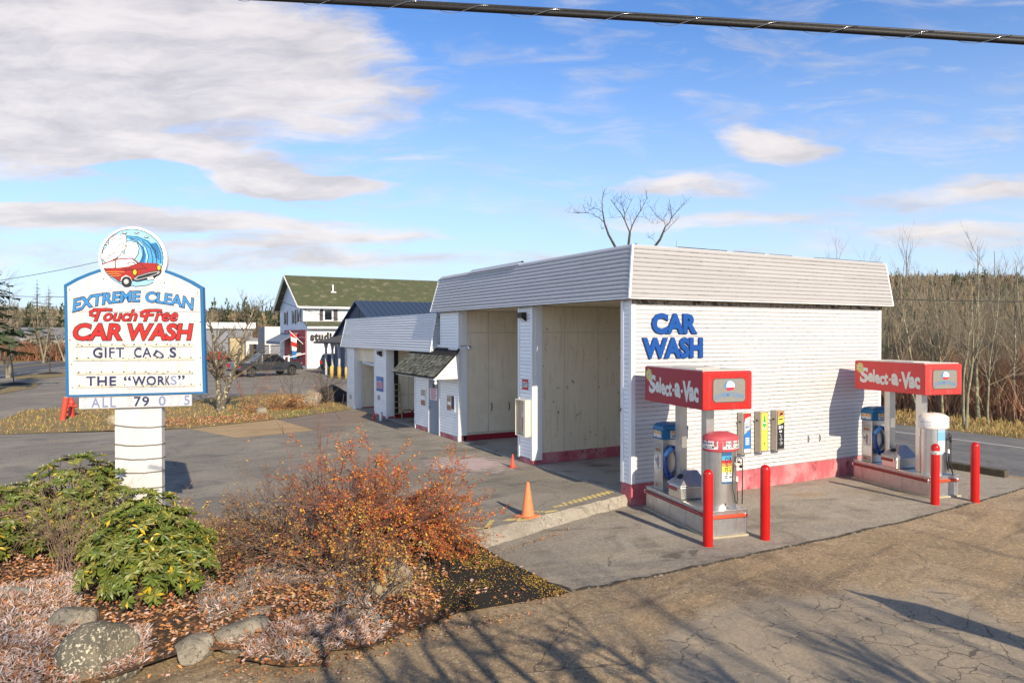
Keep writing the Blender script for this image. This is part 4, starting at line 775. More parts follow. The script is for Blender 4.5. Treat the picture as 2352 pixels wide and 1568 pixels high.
def vacuum(I, label):
    t = thing('vacuum_machine', label, 'vacuum', at(I, -.02, 2.10), I[1], 'blue vacuum machines'); h = 1.12
    MB().box(-.30, .30, -.15, .22, 0, h).build('cabinet', M_ss, t, bevel=.012)
    mb = MB(); mb.box(-.32, .32, -.175, .24, h-.02, h+.20); K = 6
    prof = [(.32, .24, h+.20), (.31, .23, h+.26), (.26, .2, h+.315), (.15, .12, h+.345)]
    vs = []; 
    for a, b, z in prof: vs += [(-a, -b+.03, z), (a, -b+.03, z), (a, b, z), (-a, b, z)]
    fs = [(i*4+j, i*4+(j+1) % 4, (i+1)*4+(j+1) % 4, (i+1)*4+j) for i in range(3) for j in range(4)]+[(12, 13, 14, 15)]
    mb.add(vs, fs); mb.build('hood', M_vblu, t, bevel=.01)
    FLf = frame((-.302, .03, 0), (0, -1, 0), (0, 0, 1)); mb = MB()
    mb.box(-.13, .13, .80, 1.02, 0, .005, 0, FLf); mb.box(-.10, .10, .92, .99, .005, .008, 2, FLf); mb.box(-.10, .10, .83, .9, .005, .008, 3, FLf); mb.box(-.13, .13, .42, .76, 0, .004, 1, FLf); mb.box(-.02, .03, .50, .72, .004, .012, 3, FLf); mb.box(-.11, -.05, .60, .66, .004, .006, 4, FLf); mb.box(-.14, .14, .02, .16, 0, .004, 2, FLf); mb.box(-.10, .02, .05, .12, .004, .006, 3, FLf)
    mb.build('control_panel', [M_ssd, M_spap, mat('panel grey %d' % len(MT), (.35, .33, .28), .5), M_brn, c_bl], t)
    mb = MB(); FH = frame((-.322, .03, h+.09), (0, -1, 0), (0, 0, 1)); mb.box(-.17, .17, -.07, .075, 0, .003, 1, FH); mb.box(-.16, .16, .0, .066, .003, .0045, 0, FH); 
    mb.nxt(); FH2 = frame((0, -.177, h+.09), (1, 0, 0), (0, 0, 1)); mb.box(-.12, .26, -.08, .085, 0, .003, 1, FH2); mb.box(-.10, .25, .015, .075, .003, .0045, 0, FH2); text(mb, 'VACUUM', -.09, .24, -.07, .0, .005, 2, FH2, bold=.02)
    mb.each('sticker', [M_sttx, M_spap, M_navyl], t)
    cx, cz, hp = -.08, .60, []; mb = MB()
    for k in range(25):
        a = math.pi/2+2*math.pi*k/24; hp.append((cx+.20*math.cos(a)*(1+.06*math.sin(a)), -.235-.02*math.sin(k), cz+.33*math.sin(a)))
    mb.tube(hp, .052, 10, 0, cap=False); mb.tube(hp[1:5], .056, 10, 1)
    hp2 = [(x*1.12+.02, y-.035, z-.04) for x, y, z in hp]; mb.tube(hp2[8:20], .048, 10, 0); mb.build('hose', [M_hose, M_hoseh], t, smooth=True, ang=60)
    mb = MB(); mb.box(-.13, -.02, -.24, -.15, .86, .91); mb.build('hook', M_ss, t, bevel=.008); return t
def bin_(I, label):
    t = thing('trash_bin', label, 'bin', at(I, -.13, 1.25), I[1], 'steel bins on the vacuum islands')
    MB().box(-.32, .30, -.26, .24, 0, .27).build('box', M_ss, t, bevel=.03)
    mb = MB(); mb.box(-.335, .315, -.275, .255, .27, .30); mb.add([(-.335, -.275, .3), (.315, -.275, .3), (.315, .255, .3), (-.335, .255, .3), (-.02, -.06, .56), (.20, -.06, .56), (.20, .06, .56), (-.02, .06, .56)], [(0, 1, 5, 4), (1, 2, 6, 5), (2, 3, 7, 6), (3, 0, 4, 7), (4, 5, 6, 7)]); mb.build('lid', M_ssd, t, bevel=.012)
    nn = Vector((-.26, 0, .315)).normalized(); F2 = frame(Vector((-.175, .0, .44))+nn*.004, (0, -1, 0), Vector((.315, 0, .26))); mb = MB(); mb.prism(circ(0, 0, .085, .065, 20), 0, .004, 0, F2); mb.build('opening', M_black, t)
    mb = MB(); mb.tube([(-.335, -.20, .21), (-.335, .20, .21)], .04, 8, 0); mb.box(-.37, -.31, -.235, -.2, .165, .255, 1); mb.build('bumper_strip', [M_bar, M_chrome], t, smooth=True, ang=40); return t
def fragrance(I, label, capm, paint):
    t = thing('fragrance_machine', label, 'vending machine', at(I, .09, .40), I[1], 'oval steel dispensers')
    MB().lathe([(.33, 0), (.33, 1.12)], 36, 0, sy=.74).build('cabinet', M_ss, t, smooth=True, ang=40)
    Cp = MB().lathe([(.36, 1.10), (.375, 1.12), (.375, 1.36), (.365, 1.38), (.30, 1.42), (.18, 1.46), (.0, 1.48)], 36, 0, sy=.76).build('cap', capm, t, smooth=True, ang=50)
    def wrap(mb, th0, th1, z0, z1, r, m):
        vs = []; fs = []; n = 8
        for i in range(n+1):
            th = th0+(th1-th0)*i/n; vs += [(r*math.cos(th), r*.76*math.sin(th), z0), (r*math.cos(th), r*.76*math.sin(th), z1)]
        for i in range(n): fs.append((2*i, 2*i+2, 2*i+3, 2*i+1))
        mb.add(vs, fs, m)
    def wt(mb, s, th0, th1, z0, z1, r, m, bold=.02):
        vs, fs = text_geo(s, bold, 0, 1.0); a0, a1 = min(p[0] for p in vs), max(p[0] for p in vs); b0, b1 = min(p[1] for p in vs), max(p[1] for p in vs)
        P = []
        for x, y in vs: th = th0+(th1-th0)*(x-a0)/(a1-a0); P.append((r*math.cos(th), r*.76*math.sin(th), z0+(z1-z0)*(y-b0)/(b1-b0)))
        mb.add(P, fs, m)
    mb = MB()
    for c0, c1 in ((-195, -125), (-110, -30)):
        wrap(mb, R_(c0), R_(c1), 1.155, 1.31, .377, 0); wt(mb, 'FRAGRANCE', R_(c0+9), R_(c1-9), 1.24, 1.295, .379, 1); wt(mb, '& VACUUM', R_(c0+12), R_(c1-12), 1.165, 1.222, .379, 1)
    if paint:
        for k in range(7): a = R_(-190+k*27); wrap(mb, a, a+R_(rr.uniform(4, 9)), 1.31-rr.uniform(.02, .12), 1.33, .381, 2)
    mb.build('cap_sticker', [c_wh, M_blk if paint else MT['nearly white letters'], capm], Cp)
    mb = MB(); a, b = R_(-112), R_(-74)
    for z0, z1, m in ((.48, .52, 5), (.52, .70, 0), (.70, .76, 1), (.76, .82, 1), (.82, .88, 2), (.88, .94, 3), (.94, 1.02, 4), (1.02, 1.11, 5)): wrap(mb, a, b, z0, z1, .334, m)
    if paint:
        vs, fs = text_geo('FRAGRANCE', .02, 0, 1.0); x0, x1 = min(p[0] for p in vs), max(p[0] for p in vs); y0, y1 = min(p[1] for p in vs), max(p[1] for p in vs)
        for tx, u0, u1 in (('FRAGRANCE', .62, .28), ('& VACUUM', .95, .68)):
            vs, fs = text_geo(tx, .02, 0, 1.0); x0, x1 = min(p[0] for p in vs), max(p[0] for p in vs); y0, y1 = min(p[1] for p in vs), max(p[1] for p in vs); P = []
            for x, y in vs:
                th = a+(b-a)*(u1+(u0-u1)*(1-(y-y0)/(y1-y0))) if False else a+(b-a)*(u0+(u1-u0)*((y-y0)/(y1-y0))); z = .58+.42*(x-x0)/(x1-x0); P.append((.337*math.cos(th), .337*.76*math.sin(th), z))
            mb.add(P, fs, 6)
        pal = [c_wh, c_yl, c_or, c_red, mat('sticker sky', (.08, .38, .62), .4), mat('sticker dusk', (.03, .12, .25), .4), M_blk]
    else: pal = [mat('worn sticker white', (.55, .56, .58), .5), MT['worn sticker white'], mat('worn sticker blue', (.18, .42, .68), .5), MT['worn sticker blue'], MT['worn sticker blue'], mat('worn sticker top', (.30, .45, .62), .5), M_blk]
    mb.build('sticker', pal, t)
    mb = MB(); X = lambda th, z, r=.36: (r*math.cos(R_(th)), r*.76*math.sin(R_(th)), z)
    mb.tube([X(-40, .86), X(-46, .98, .38), X(-56, 1.0, .38), X(-68, .90), X(-74, .62), X(-72, .36), X(-60, .12), X(-46, .06), X(-40, .14), X(-44, .34), X(-50, .50)], .009, 6)
    mb.tube([X(-42, .98, .40), X(-25, .92, .45), X(-18, .7, .46), X(-18, .3, .46), X(-22, .02, .45)] if paint else [X(-40, .95, .4), X(-22, .9, .44), X(-20, .5, .44), X(-24, .2, .44), X(-30, -.1, .50), X(-45, -.32, .56), X(-60, -.30, .58), X(-66, -.05, .55), X(-62, .2, .42), X(-50, .42, .38)], .010, 6)
    mb.tube([X(-100, .1, .338), X(-97, .03, .345), X(-88, .0, .35)] if paint else [X(-42, .9, .38), X(-50, .6, .39), X(-46, .3, .39)], .006, 5)
    mb.build('cord', M_rub, t, smooth=True)
    mb = MB(); P = Vector(X(-48, .84)); mb.box(P.x-.06, P.x+.05, P.y-.05, P.y+.03, .82, .86); mb.build('holster', MT['cream plastic'] if paint else M_black, t, bevel=.006)
    mb = MB(); mb.tube([X(-36, .88, .38), X(-26, .76, .42)], [.022, .03], 6); P = Vector(X(-50, .5, .365)); mb.tube([P, P+Vector((.0, 0, .10))], [.028, .02], 8, 1); mb.build('nozzle', [M_black, c_wh], t, smooth=True, ang=50)
    return t
vacuum(I1, 'blue hooded steel vacuum with coiled blue hose on the island under the dark red canopy'); vacuum(I2, 'blue hooded steel vacuum with hose on the far island under the faded red canopy')
bin_(I1, 'low steel bin with pyramid lid between posts of the near vacuum island'); bin_(I2, 'low steel bin with pyramid lid on the far vacuum island')
M_capr = mat('faded crimson cap', (.46, .07, .09), .6, var=(3, .15)); M_capw = mat('white dome cap', (.72, .70, .65), .5, var=(2, .08))
fragrance(I1, 'oval steel dispenser with torn crimson cap and rainbow sticker behind the bollards', M_capr, True); fragrance(I2, 'oval steel dispenser with white dome cap on the far island', M_capw, False)
# bollards
M_bol = mat('glossy red bollard sleeve', (.50, .006, .006), .3, var=(1.6, .2), alt=((.30, .03, .03), 11, .66, .72), streak=((.56, .06, .06), .35)); lab = ['red bollard hiding the corner of the near vacuum island', 'red bollard right of the near vacuum island, standing free', 'red bollard with white band around its top at the far island', 'rightmost red bollard, past the far vacuum island']
b0 = None
for i, ((x, y, hgt), l) in enumerate(zip(((-.66, -3.10, 1.42), (.60, -3.31, 1.43), (6.24, -3.20, 1.40), (7.36, -3.47, 1.39)), lab)):
    t = thing('bollard', l, 'bollard', (x, y, ZP), 0, 'red bollards'); r = .092
    MB().lathe([(r, -.02), (r, hgt-r)]+[(r*math.cos(R_(a)), hgt-r+r*math.sin(R_(a))) for a in (15, 30, 45, 60, 75, 86)], 24).build('sleeve', M_bol, t, smooth=True, ang=80)
    if i == 2: MB().lathe([(r+.003, hgt-.24), (r+.003, hgt-.16)], 24).build('band', mat('worn white band', (.70, .66, .62), .5, alt=((.3, .25, .24), 25, .5, .56)), t)
t = thing('timber_kerb', 'dark weathered timber laid as a kerb between the pad and the side road', 'timber', (11.05, -2.3, ZP), 0)
MB().box(-.11, .11, 0, 5.2, 0, .19).box(-.10, .12, 5.22, 9, 0, .22).build('beam', mat('old dark timber', (.085, .075, .05), .9, var=(6, .4), streak=((.2, .17, .11), .5)), t, bevel=.012)
mb = MB(); mb.prism([(-1.45+.38*math.cos(p)*(1+.25*math.sin(3*p)+.12*math.sin(7*p)), -3.28+.20*math.sin(p)*(1+.2*math.cos(2*p))) for p in [j*.35 for j in range(18)]], ZP-.01, ZP+.003); tag(mb.build('puddle', mat('wet stain', (.15, .12, .09), .42, spec=.5, alt=((.28, .25, .2), 4, .5, .6))), kind='structure')
# ---------------------------------------------------------------- planting bed
BED = [(-18, -4.1), (-10.4, -4.05), (-9.97, -3.86), (-9.5, -3.68), (-8.87, -3.86), (-8.95, -4.1), (-8.53, -4.44), (-8.16, -4.55), (-7.93, -4.27), (-7.49, -4.35), (-7.11, -4.22), (-6.0, -3.85), (-4.2, -3.87), (-4.32, -3.1), (-4.52, -2.33), (-4.62, -1.5), (-4.75, -.75), (-5.6, -.2), (-6.6, .55), (-7.88, 1.22), (-8.68, 1.6), (-9.22, 2.25), (-10.4, 4.2), (-12.2, 7.4), (-13.5, 9.5), (-18, 10)]
def pdist(x, y):
    d = 9; n = len(BED); ins_ = False
    for i in range(n):
        ax, ay = BED[i]; bx, by = BED[(i+1) % n]; dx, dy = bx-ax, by-ay
        t = max(0, min(1, ((x-ax)*dx+(y-ay)*dy)/(dx*dx+dy*dy))); d = min(d, math.hypot(x-ax-t*dx, y-ay-t*dy))
        if (ay > y) != (by > y) and x < ax+(y-ay)/(by-ay)*dx: ins_ = not ins_
    return d if ins_ else -d
def bedz(x, y):
    d = pdist(x, y); s = (y-(.37*x+.3))/math.sqrt(1.137); t = max(0, min(1, (s+2.4)/2.4)); base = ZP*(1-t)
    d = max(d, 0); tip = max(0, min(1, (-4.6-x)/1.8))
    return base-.022+.03*min(1, d/.3)+.22*tip*(1-math.exp(-d/.7))+.05*tip*mnoise.noise((x*1.7, y*1.7, 0))*min(1, d/.3)
M_soil = mat('bark soil', (.05, .033, .022), .95, var=(12, .4), bump=(35, 1, .04), alt=((.24, .12, .055), 8, .50, .62), col2=((.11, .062, .036), 1.6, .42, .60))
t_ = NT.__new__(NT); t_.t = M_soil.node_tree; b_ = [n for n in t_.t.nodes if n.type == 'BSDF_PRINCIPLED'][0]; src = b_.inputs['Base Color'].links[0].from_socket
s_ = t_.n('ShaderNodeSeparateXYZ'); oc_ = t_.n('ShaderNodeTexCoord').outputs['Object']; t_.put(s_.inputs[0], oc_)
t_.put(b_.inputs['Base Color'], t_.mix(t_.step(t_.m('ADD', s_.outputs[0], t_.m('MULTIPLY', t_.noise(oc_, 1.4, 4, .6), 1.2)), -5.9, -5.3), src, (.016, .013, .011, 1)))
bm = bmesh.new(); f = bm.faces.new([bm.verts.new((x, y, 0)) for x, y in BED])
for k in range(70):
    for co, no in (((-18+k*.2, 0, 0), (1, 0, 0)), ((0, -4.6+k*.21, 0), (0, 1, 0))): bmesh.ops.bisect_plane(bm, geom=bm.verts[:]+bm.edges[:]+bm.faces[:], plane_co=co, plane_no=no)
for v in bm.verts: v.co.z = bedz(v.co.x, v.co.y)
bmesh.ops.recalc_face_normals(bm, faces=bm.faces)
if sum(f.normal.z for f in bm.faces) < 0: bmesh.ops.reverse_faces(bm, faces=bm.faces)
me = bpy.data.meshes.new('planting_bed'); bm.to_mesh(me); bm.free(); me.materials.append(M_soil); o = bpy.data.objects.new('planting_bed', me); COL.objects.link(o); tag(o, kind='structure')
# ---------------------------------------------------------------- foliage builders
M_leaf = mat('leaf', (.1, .2, .05), .42, attr=True, spec=.4); M_dry = mat('dry leaf', (.3, .15, .05), .8, attr=True); M_twig = mat('grey brown twig', (.16, .11, .085), .85, attr=False, var=(8, .3)); M_twr = mat('reddish twig', (.20, .085, .06), .8, var=(8, .3))
M_stem = mat('rhododendron stem', (.12, .08, .05), .85)
def jit(c, r, a): k = 1+r.uniform(-a, a); return (max(0, c[0]*k*(1+r.uniform(-a, a)*.4)), max(0, c[1]*k), max(0, c[2]*k))
def leafblade(mb, p, d, up, L, W, c, m=0, fold=.25):
    d = d.normalized(); s = d.cross(up); s = s.normalized() if s.length > 1e-4 else d.orthogonal().normalized(); n = s.cross(d)
    mid = p+d*L*.5-n*W*fold; tip = p+d*L
    b = len(mb.v); mb.v += [tuple(p), tuple(p+d*L*.55+s*W*.5+n*W*.1), tuple(tip-n*L*.08), tuple(p+d*L*.55-s*W*.5+n*W*.1), tuple(mid)]
    for f in ((0, 1, 4), (1, 2, 4), (2, 3, 4), (3, 0, 4)): mb.f.append([b+i for i in f]); mb.mi.append(m); mb.c.append(c)
def rhodo(name, label, c0, blobs, nwh, seed, ymid):
    r = random.Random(seed); t = thing(name, label, 'shrub', c0, 0, 'rhododendrons beside the sign'); mb = MB(); ms = MB(); C0 = Vector(c0)
    tot = sum(b[3]*b[4] for b in blobs)
    for (bx, by, bz, rx, rz) in blobs:
        for k in range(int(nwh*rx*rz/tot)):
            while True:
                v = Vector((r.gauss(0, 1), r.gauss(0, 1), r.gauss(.15, 1))).normalized()
                if v.z > -.55: break
            k_ = r.choice((1, 1, 1, .85, .7)); k_ *= 1+.08*mnoise.noise((v.x*2.3+bx*3, v.y*2.3+seed, v.z*2.3))*2
            p = Vector((bx+v.x*rx*k_, by+v.y*rx*k_, bz+v.z*rz*k_))
            if p.z < .05: continue
            ax = (v+Vector((0, 0, .7))+Vector((r.uniform(-.4, .4), r.uniform(-.4, .4), r.uniform(-.2, .4)))).normalized(); e1 = ax.orthogonal().normalized(); e2 = ax.cross(e1)
            base = (.105, .14, .022) if r.random() < .6 else (.165, .175, .035)
            n = r.randint(7, 10); a0 = r.random()*6; droop = r.uniform(-.45, .25)
            for j in range(n):
                a = a0+j*6.283/n+r.uniform(-.2, .2); d = e1*math.cos(a)+e2*math.sin(a)+ax*droop
                c = jit(base, r, .35)
                if r.random() < .055: c = jit((.46, .34, .03), r, .2)
                leafblade(mb, p, d, ax, r.uniform(.09, .15), r.uniform(.036, .05), c)
            leafblade(mb, p, ax, e1, .05, .022, (.34, .36, .10))
            if k % 4 == 0: q = Vector((bx*.75+r.uniform(-.15, .15), by*.75, .0)); ms.tube([q, (q+p)/2+Vector((r.uniform(-.1, .1), r.uniform(-.1, .1), .05)), p], [.016, .010, .005], 4)
    ms.build('stem', M_stem, t); mb.build('foliage', M_leaf, t); t.scale = (1, 1, ymid); return t
zb = bedz(-10.0, -1.9)
rhodo('rhododendron', 'dense green rhododendron directly in front of the sign pillar, above the big boulder', (-9.93, -2.15, zb), [(0, 0, .60, .72, .66), (.40, .1, .52, .48, .62), (-.28, .0, .48, .48, .56), (.1, .4, .88, .38, .5), (.48, -.2, .40, .45, .45), (0, -.32, .36, .52, .42), (-.15, .2, .95, .3, .35)], 820, 4, .95)
zb = bedz(-11.1, .5)
rhodo('rhododendron', 'wide green rhododendron left of the sign pillar, running out of the frame', (-11.1, .6, zb), [(.25, .3, .78, .75, .82), (-.5, .0, .55, .75, .70), (.75, .1, .62, .6, .85), (-1.1, -.3, .42, .7, .55), (-1.7, -.2, .5, .8, .6), (.3, -.4, .45, .6, .55)], 1150, 8, .92)
def grow(mb, r, p, d, L, rad, lvl, kids, up=.12, wig=.22, seg=4, n=4, leaf=None, spread=.9, t0=.3):
    pts = [Vector(p)]; dd = Vector(d).normalized()
    for i in range(seg):
        dd = (dd+Vector((r.uniform(-wig, wig), r.uniform(-wig, wig), r.uniform(-wig, wig)+up))).normalized(); pts.append(pts[-1]+dd*L/seg)
    mb.tube(pts, [rad*(1-.75*i/seg) for i in range(seg+1)], n if rad > .012 else 3, cap=False)
    if leaf: leaf(pts, lvl)
    if lvl > 0:
        for k in range(kids[0]):
            t = r.uniform(t0, 1)*seg; i = min(int(t), seg-1); q = pts[i].lerp(pts[i+1], t-i); ax = (pts[i+1]-pts[i]).normalized(); o1 = ax.orthogonal().normalized(); o2 = ax.cross(o1); a = r.uniform(0, 6.283)
            nd = ax+(o1*math.cos(a)+o2*math.sin(a))*r.uniform(.5, 1.1)*spread
            grow(mb, r, q, nd, L*r.uniform(.42, .68)*(1.1-.4*t/seg), max(.0022, rad*(1-.75*t/seg)*.66), lvl-1, kids[1:], up, wig*1.1, max(2, seg-1), n, leaf, spread)
    return pts
# autumn shrub: many arching canes, small orange and red leaves, thickest on the right
def autumn(name, label, loc, canes, seed, leafp, pal, Lr, cat='shrub', group=None, tw=None, rad=.013, lean=(0, 0, 0), dome=1.0, lv=2, kids=(7, 5), lsize=(.026, .052)):
    r = random.Random(seed); t = thing(name, label, cat, loc, 0, group); mt = MB(); ml = MB()
    for k in range(canes):
        a = r.uniform(0, 6.283); e = r.uniform(.25, 1.25)
        d = Vector((math.cos(a)*math.cos(e), math.sin(a)*math.cos(e), math.sin(e)*dome))+Vector(lean)
        L = r.uniform(*Lr)
        side = (d.x*.88-d.y*.48)/max(.2, d.length)              # towards the right of the view
        dens = leafp*(.55+.75*max(0, side+.25))
        def leaf(pts, lvl):
            if lvl == 2: return
            for i in range(1, len(pts)):
                for j in range(4 if lvl == 0 else 2):
                    q_ = pts[i]; cl = mnoise.noise((q_.x*3.1+seed, q_.y*3.1, q_.z*3.1))
                    if cl > -.05 and r.random() < dens*(.6+1.5*max(0, cl)):
                        p = pts[i-1].lerp(pts[i], r.random()); c = jit(r.choice(pal), r, .3); s = r.uniform(*lsize)
                        leafblade(ml, p, Vector((r.uniform(-1, 1), r.uniform(-1, 1), r.uniform(-.7, .6))), Vector((r.uniform(-1, 1), r.uniform(-1, 1), 1)), s, s*.6, c)
        grow(mt, r, (r.uniform(-.22, .22), r.uniform(-.22, .22), 0), d, L, rad, lv, kids, -.035, .20, 5, 4, leaf, .95, .25)
    mt.build('branches', tw or M_twig, t)
    if ml.f: ml.build('leaves', M_dry, t)
    return t
PAL = [(.24, .09, .045), (.34, .16, .07), (.58, .2, .03), (.62, .28, .04), (.50, .14, .03), (.46, .095, .025), (.38, .05, .028), (.56, .22, .03), (.55, .33, .05), (.30, .11, .05), (.44, .11, .045), (.34, .06, .03)]
AX, AY = -7.05, -1.75
autumn('autumn_shrub', 'big rounded barberry shrub with orange and red autumn leaves, centre of the bed', (AX, AY, bedz(AX, AY)), 36, 21, .95, PAL, (1.05, 1.85), 'shrub', None, M_twr, .019, (.12, 0, .08), 1.0, 2, (9, 6))
autumn('twiggy_shrub', 'half bare grey twiggy shrub sprawling left of the orange shrub', (-7.7, -1.5, bedz(-7.7, -1.5)), 22, 5, .22, [(.5, .30, .05), (.45, .2, .05), (.3, .15, .07)], (1.0, 1.75), 'shrub', None, M_twig, .022, (-.55, .25, .0), 1.0, 2, (8, 6))
autumn('low_shrub', 'low thicket of red brown twigs in front of the orange shrub', (-7.55, -2.75, bedz(-7.55, -2.75)), 40, 15, .5, [(.5, .16, .04), (.42, .26, .06), (.35, .1, .04), (.6, .4, .06), (.25, .12, .07)], (.55, 1.1), 'shrub', None, M_twig, .011, (0, 0, 0), .8, 2, (8, 5))
autumn('low_shrub', 'orange leaved low shrub hanging over the dark leaf litter beside the pad', (-6.1, -1.75, bedz(-6.1, -1.75)), 40, 16, .9, PAL, (.6, 1.45), 'shrub', None, M_twr, .013, (.1, -.25, 0), .85, 2, (8, 6))
autumn('low_shrub', 'dry brown tangle of stems between the sign shrubs and the orange shrub', (-8.75, -1.0, bedz(-8.75, -1.0)), 48, 17, .5, [(.32, .18, .09), (.42, .24, .08), (.5, .36, .1), (.28, .13, .07)], (.4, .95), 'shrub', None, M_twig, .007, (0, 0, .1), .9, 2, (7, 5))
autumn('bare_shrub', 'bare tangle of grey brown twigs in front of the left rhododendron', (-10.85, -.75, bedz(-10.85, -.75)), 26, 18, .03, [(.3, .15, .07)], (.6, 1.5), 'shrub', None, mat('pale tan twig', (.30, .20, .14), .85, var=(8, .3)), .008, (.05, -.05, .6), 1.3, 2, (5, 4))
autumn('low_shrub', 'small yellow tipped sprawling shrub at the driveway edge', (-5.35, -1.0, bedz(-5.35, -1.0)), 14, 19, .34, [(.62, .45, .05), (.5, .3, .06), (.5, .16, .05)], (.35, .8), 'shrub', None, M_twig, .007, (.2, .1, 0), .8, 2, (5, 4))
autumn('low_shrub', 'grey lavender twigs before the pale boulder at the road edge', (-7.15, -3.55, bedz(-7.15, -3.55)), 14, 23, .25, [(.5, .35, .06), (.35, .2, .1)], (.45, 1.0), 'shrub', None, mat('dark grey twig', (.095, .075, .065), .85), .010, (.1, 0, .2), 1, 2, (5, 4))
r = random.Random(31); t = thing('sapling', 'tall thin bare whips rising above the orange shrub', 'sapling', (-7.35, -1.3, bedz(-7.35, -1.3)), 0); mb = MB()
for dx, dy, h in ((.06, 0, 2.55), (.12, .05, 2.7), (-.45, .1, 2.25), (.02, .1, 2.9), (.3, .0, 2.5)):
    pts = [Vector((dx*.3, dy, 0))]; 
    for i in range(6): pts.append(pts[-1]+Vector((dx/6+r.uniform(-.02, .02), r.uniform(-.02, .02), h/6)))
    mb.tube(pts, [.011-.0014*i for i in range(7)], 4)
    for i in range(2, 6):
        for j in range(2): mb.tube([pts[i], pts[i]+Vector((r.uniform(-.16, .16), r.uniform(-.16, .16), r.uniform(.1, .3)))], [.004, .002], 3)
mb.build('stem', M_twr, t)
# ground cover and fallen leaves
def scatter(name, n, seed, region, maker, m):
    r = random.Random(seed); mb = MB(); k = 0
    while k < n:
        x, y = r.uniform(region[0], region[1]), r.uniform(region[2], region[3]); d = pdist(x, y)
        if d < .02 and not (name == 'fallen_leaves' and y < -3 and -10.6 < x and d > -.35 and r.random() < .5*math.exp(d/.10)): continue
        if maker(mb, r, x, y, bedz(x, y) if d > 0 else ZP-.015, d) is not False: k += 1
        elif r.random() < .02: k += 1
    o = mb.build(name, m); tag(o, kind='stuff'); return o
LP = [(.34, .15, .065), (.40, .19, .08), (.28, .10, .045), (.44, .28, .16), (.20, .085, .045), (.46, .28, .17), (.55, .22, .07), (.62, .30, .10), (.56, .38, .30), (.50, .33, .27)]
def fallen(mb, r, x, y, z, d):
    if x > -6.2 and r.random() < .88: return False
    if not (-9.2 < x < -6.3 and y < -2.2) and r.random() < .45: return False
    s = r.uniform(.025, .085); leafblade(mb, Vector((x, y, z+r.uniform(.005, .05 if d > .1 else .012))), Vector((r.uniform(-1, 1), r.uniform(-1, 1), r.uniform(-.15, .45))), Vector((r.uniform(-.4, .4), r.uniform(-.4, .4), 1)), s, s*r.uniform(.5, .85), jit(r.choice(LP), r, .3))
o = scatter('fallen_leaves', 19000, 41, (-12.5, -4.3, -4.6, 2.0), fallen, M_dry); o['label'] = 'rusty brown fallen leaves and needles covering the planting bed'
def heather(mb, r, x, y, z, d):
    nz = mnoise.noise((x*.9+3, y*.9, 0))
    left = x < -9.9 and y < -.2+.2*nz and (x+10.1)*.2-y > .8 and not (x > -10.7 and y > -3.2)
    mid = -9.3 < x < -7.2 and y < -1.3 and nz > .06 and not (-8.0 < x and y > -2.6)
    if not (left or (mid and r.random() < .75) or (x < -7.3 and y < -3.7 and -9.2 < x)): return False
    h = r.uniform(.05, .11); g = r.random()
    base = (.47, .36, .325) if g < .42 else (.58, .48, .45) if g < .66 else (.34, .17, .10) if g < .84 else (.46, .20, .07) if g < .92 else (.16, .13, .08)
    if mid and not left and g < .5: base = (.26, .235, .21)
    fan = Vector((r.uniform(-.8, 1.1), r.uniform(-.9, .5), .45))
    for j in range(4):
        dv = fan+Vector((r.uniform(-.7, .7), r.uniform(-.7, .7), r.uniform(-.3, .3)))
        leafblade(mb, Vector((x+r.uniform(-.03, .03), y+r.uniform(-.03, .03), z+r.uniform(0, .05))), dv, Vector((r.uniform(-1, 1), r.uniform(-1, 1), .4)), h*r.uniform(.7, 1.2), h*.17, jit(base, r, .28))
o = scatter('ground_cover', 9000, 42, (-12.6, -7.0, -4.6, 1.0), heather, M_dry); o['label'] = 'pinkish grey frosted juniper ground cover over the left of the bed'
def speck(mb, r, x, y, z, d):
    if x < -6.6 or (x < -5.4 and r.random() < .3): return False
    if mnoise.noise((x*1.5, y*1.5, 4)) < -.1 and r.random() < .8: return False
    s = r.uniform(.012, .028); leafblade(mb, Vector((x, y, z+.008)), Vector((r.uniform(-1, 1), r.uniform(-1, 1), r.uniform(-.1, .25))), Vector((0, 0, 1)), s, s*.7, jit((.60, .42, .06) if r.random() < .75 else (.45, .2, .05), r, .25))
o = scatter('yellow_leaf_litter', 5200, 43, (-6.6, -4.2, -3.9, -.6), speck, M_dry); o['label'] = 'small yellow leaves scattered on the black soil at the bed tip'
mb = MB(); r = random.Random(44)
for cx, cy, n, s in ((-5.6, -4.35, 60, .22), (-4.6, -3.95, 70, .25), (-.9, -3.95, 10, .2), (-3.1, -1.15, 130, .8), (6.2, -1.6, 40, .35), (3, -.1, 40, .9), (-8, -4.75, 60, .5), (-6.6, -4.2, 160, .6)):
    for k in range(n):
        x, y = cx+r.gauss(0, s), cy+r.gauss(0, s*.25); 
        if cx == -3.1: y = .33*x-.22+r.gauss(0, .05)
        if y > -.12 and x > 0: y = -.13
        q = r.uniform(.02, .05); leafblade(mb, Vector((x, y, ZP+.012)), Vector((r.uniform(-1, 1), r.uniform(-1, 1), .15)), Vector((0, 0, 1)), q, q*.6, jit(r.choice(LP+[(.6, .42, .08)]), r, .3))
o = mb.build('stray_leaves', M_dry); tag(o, kind='stuff'); o['label'] = 'stray brown leaves lying on the pavement edges'
mb = MB(); r = random.Random(45)                               # dry grass at the back edge of the bed and along the lawn
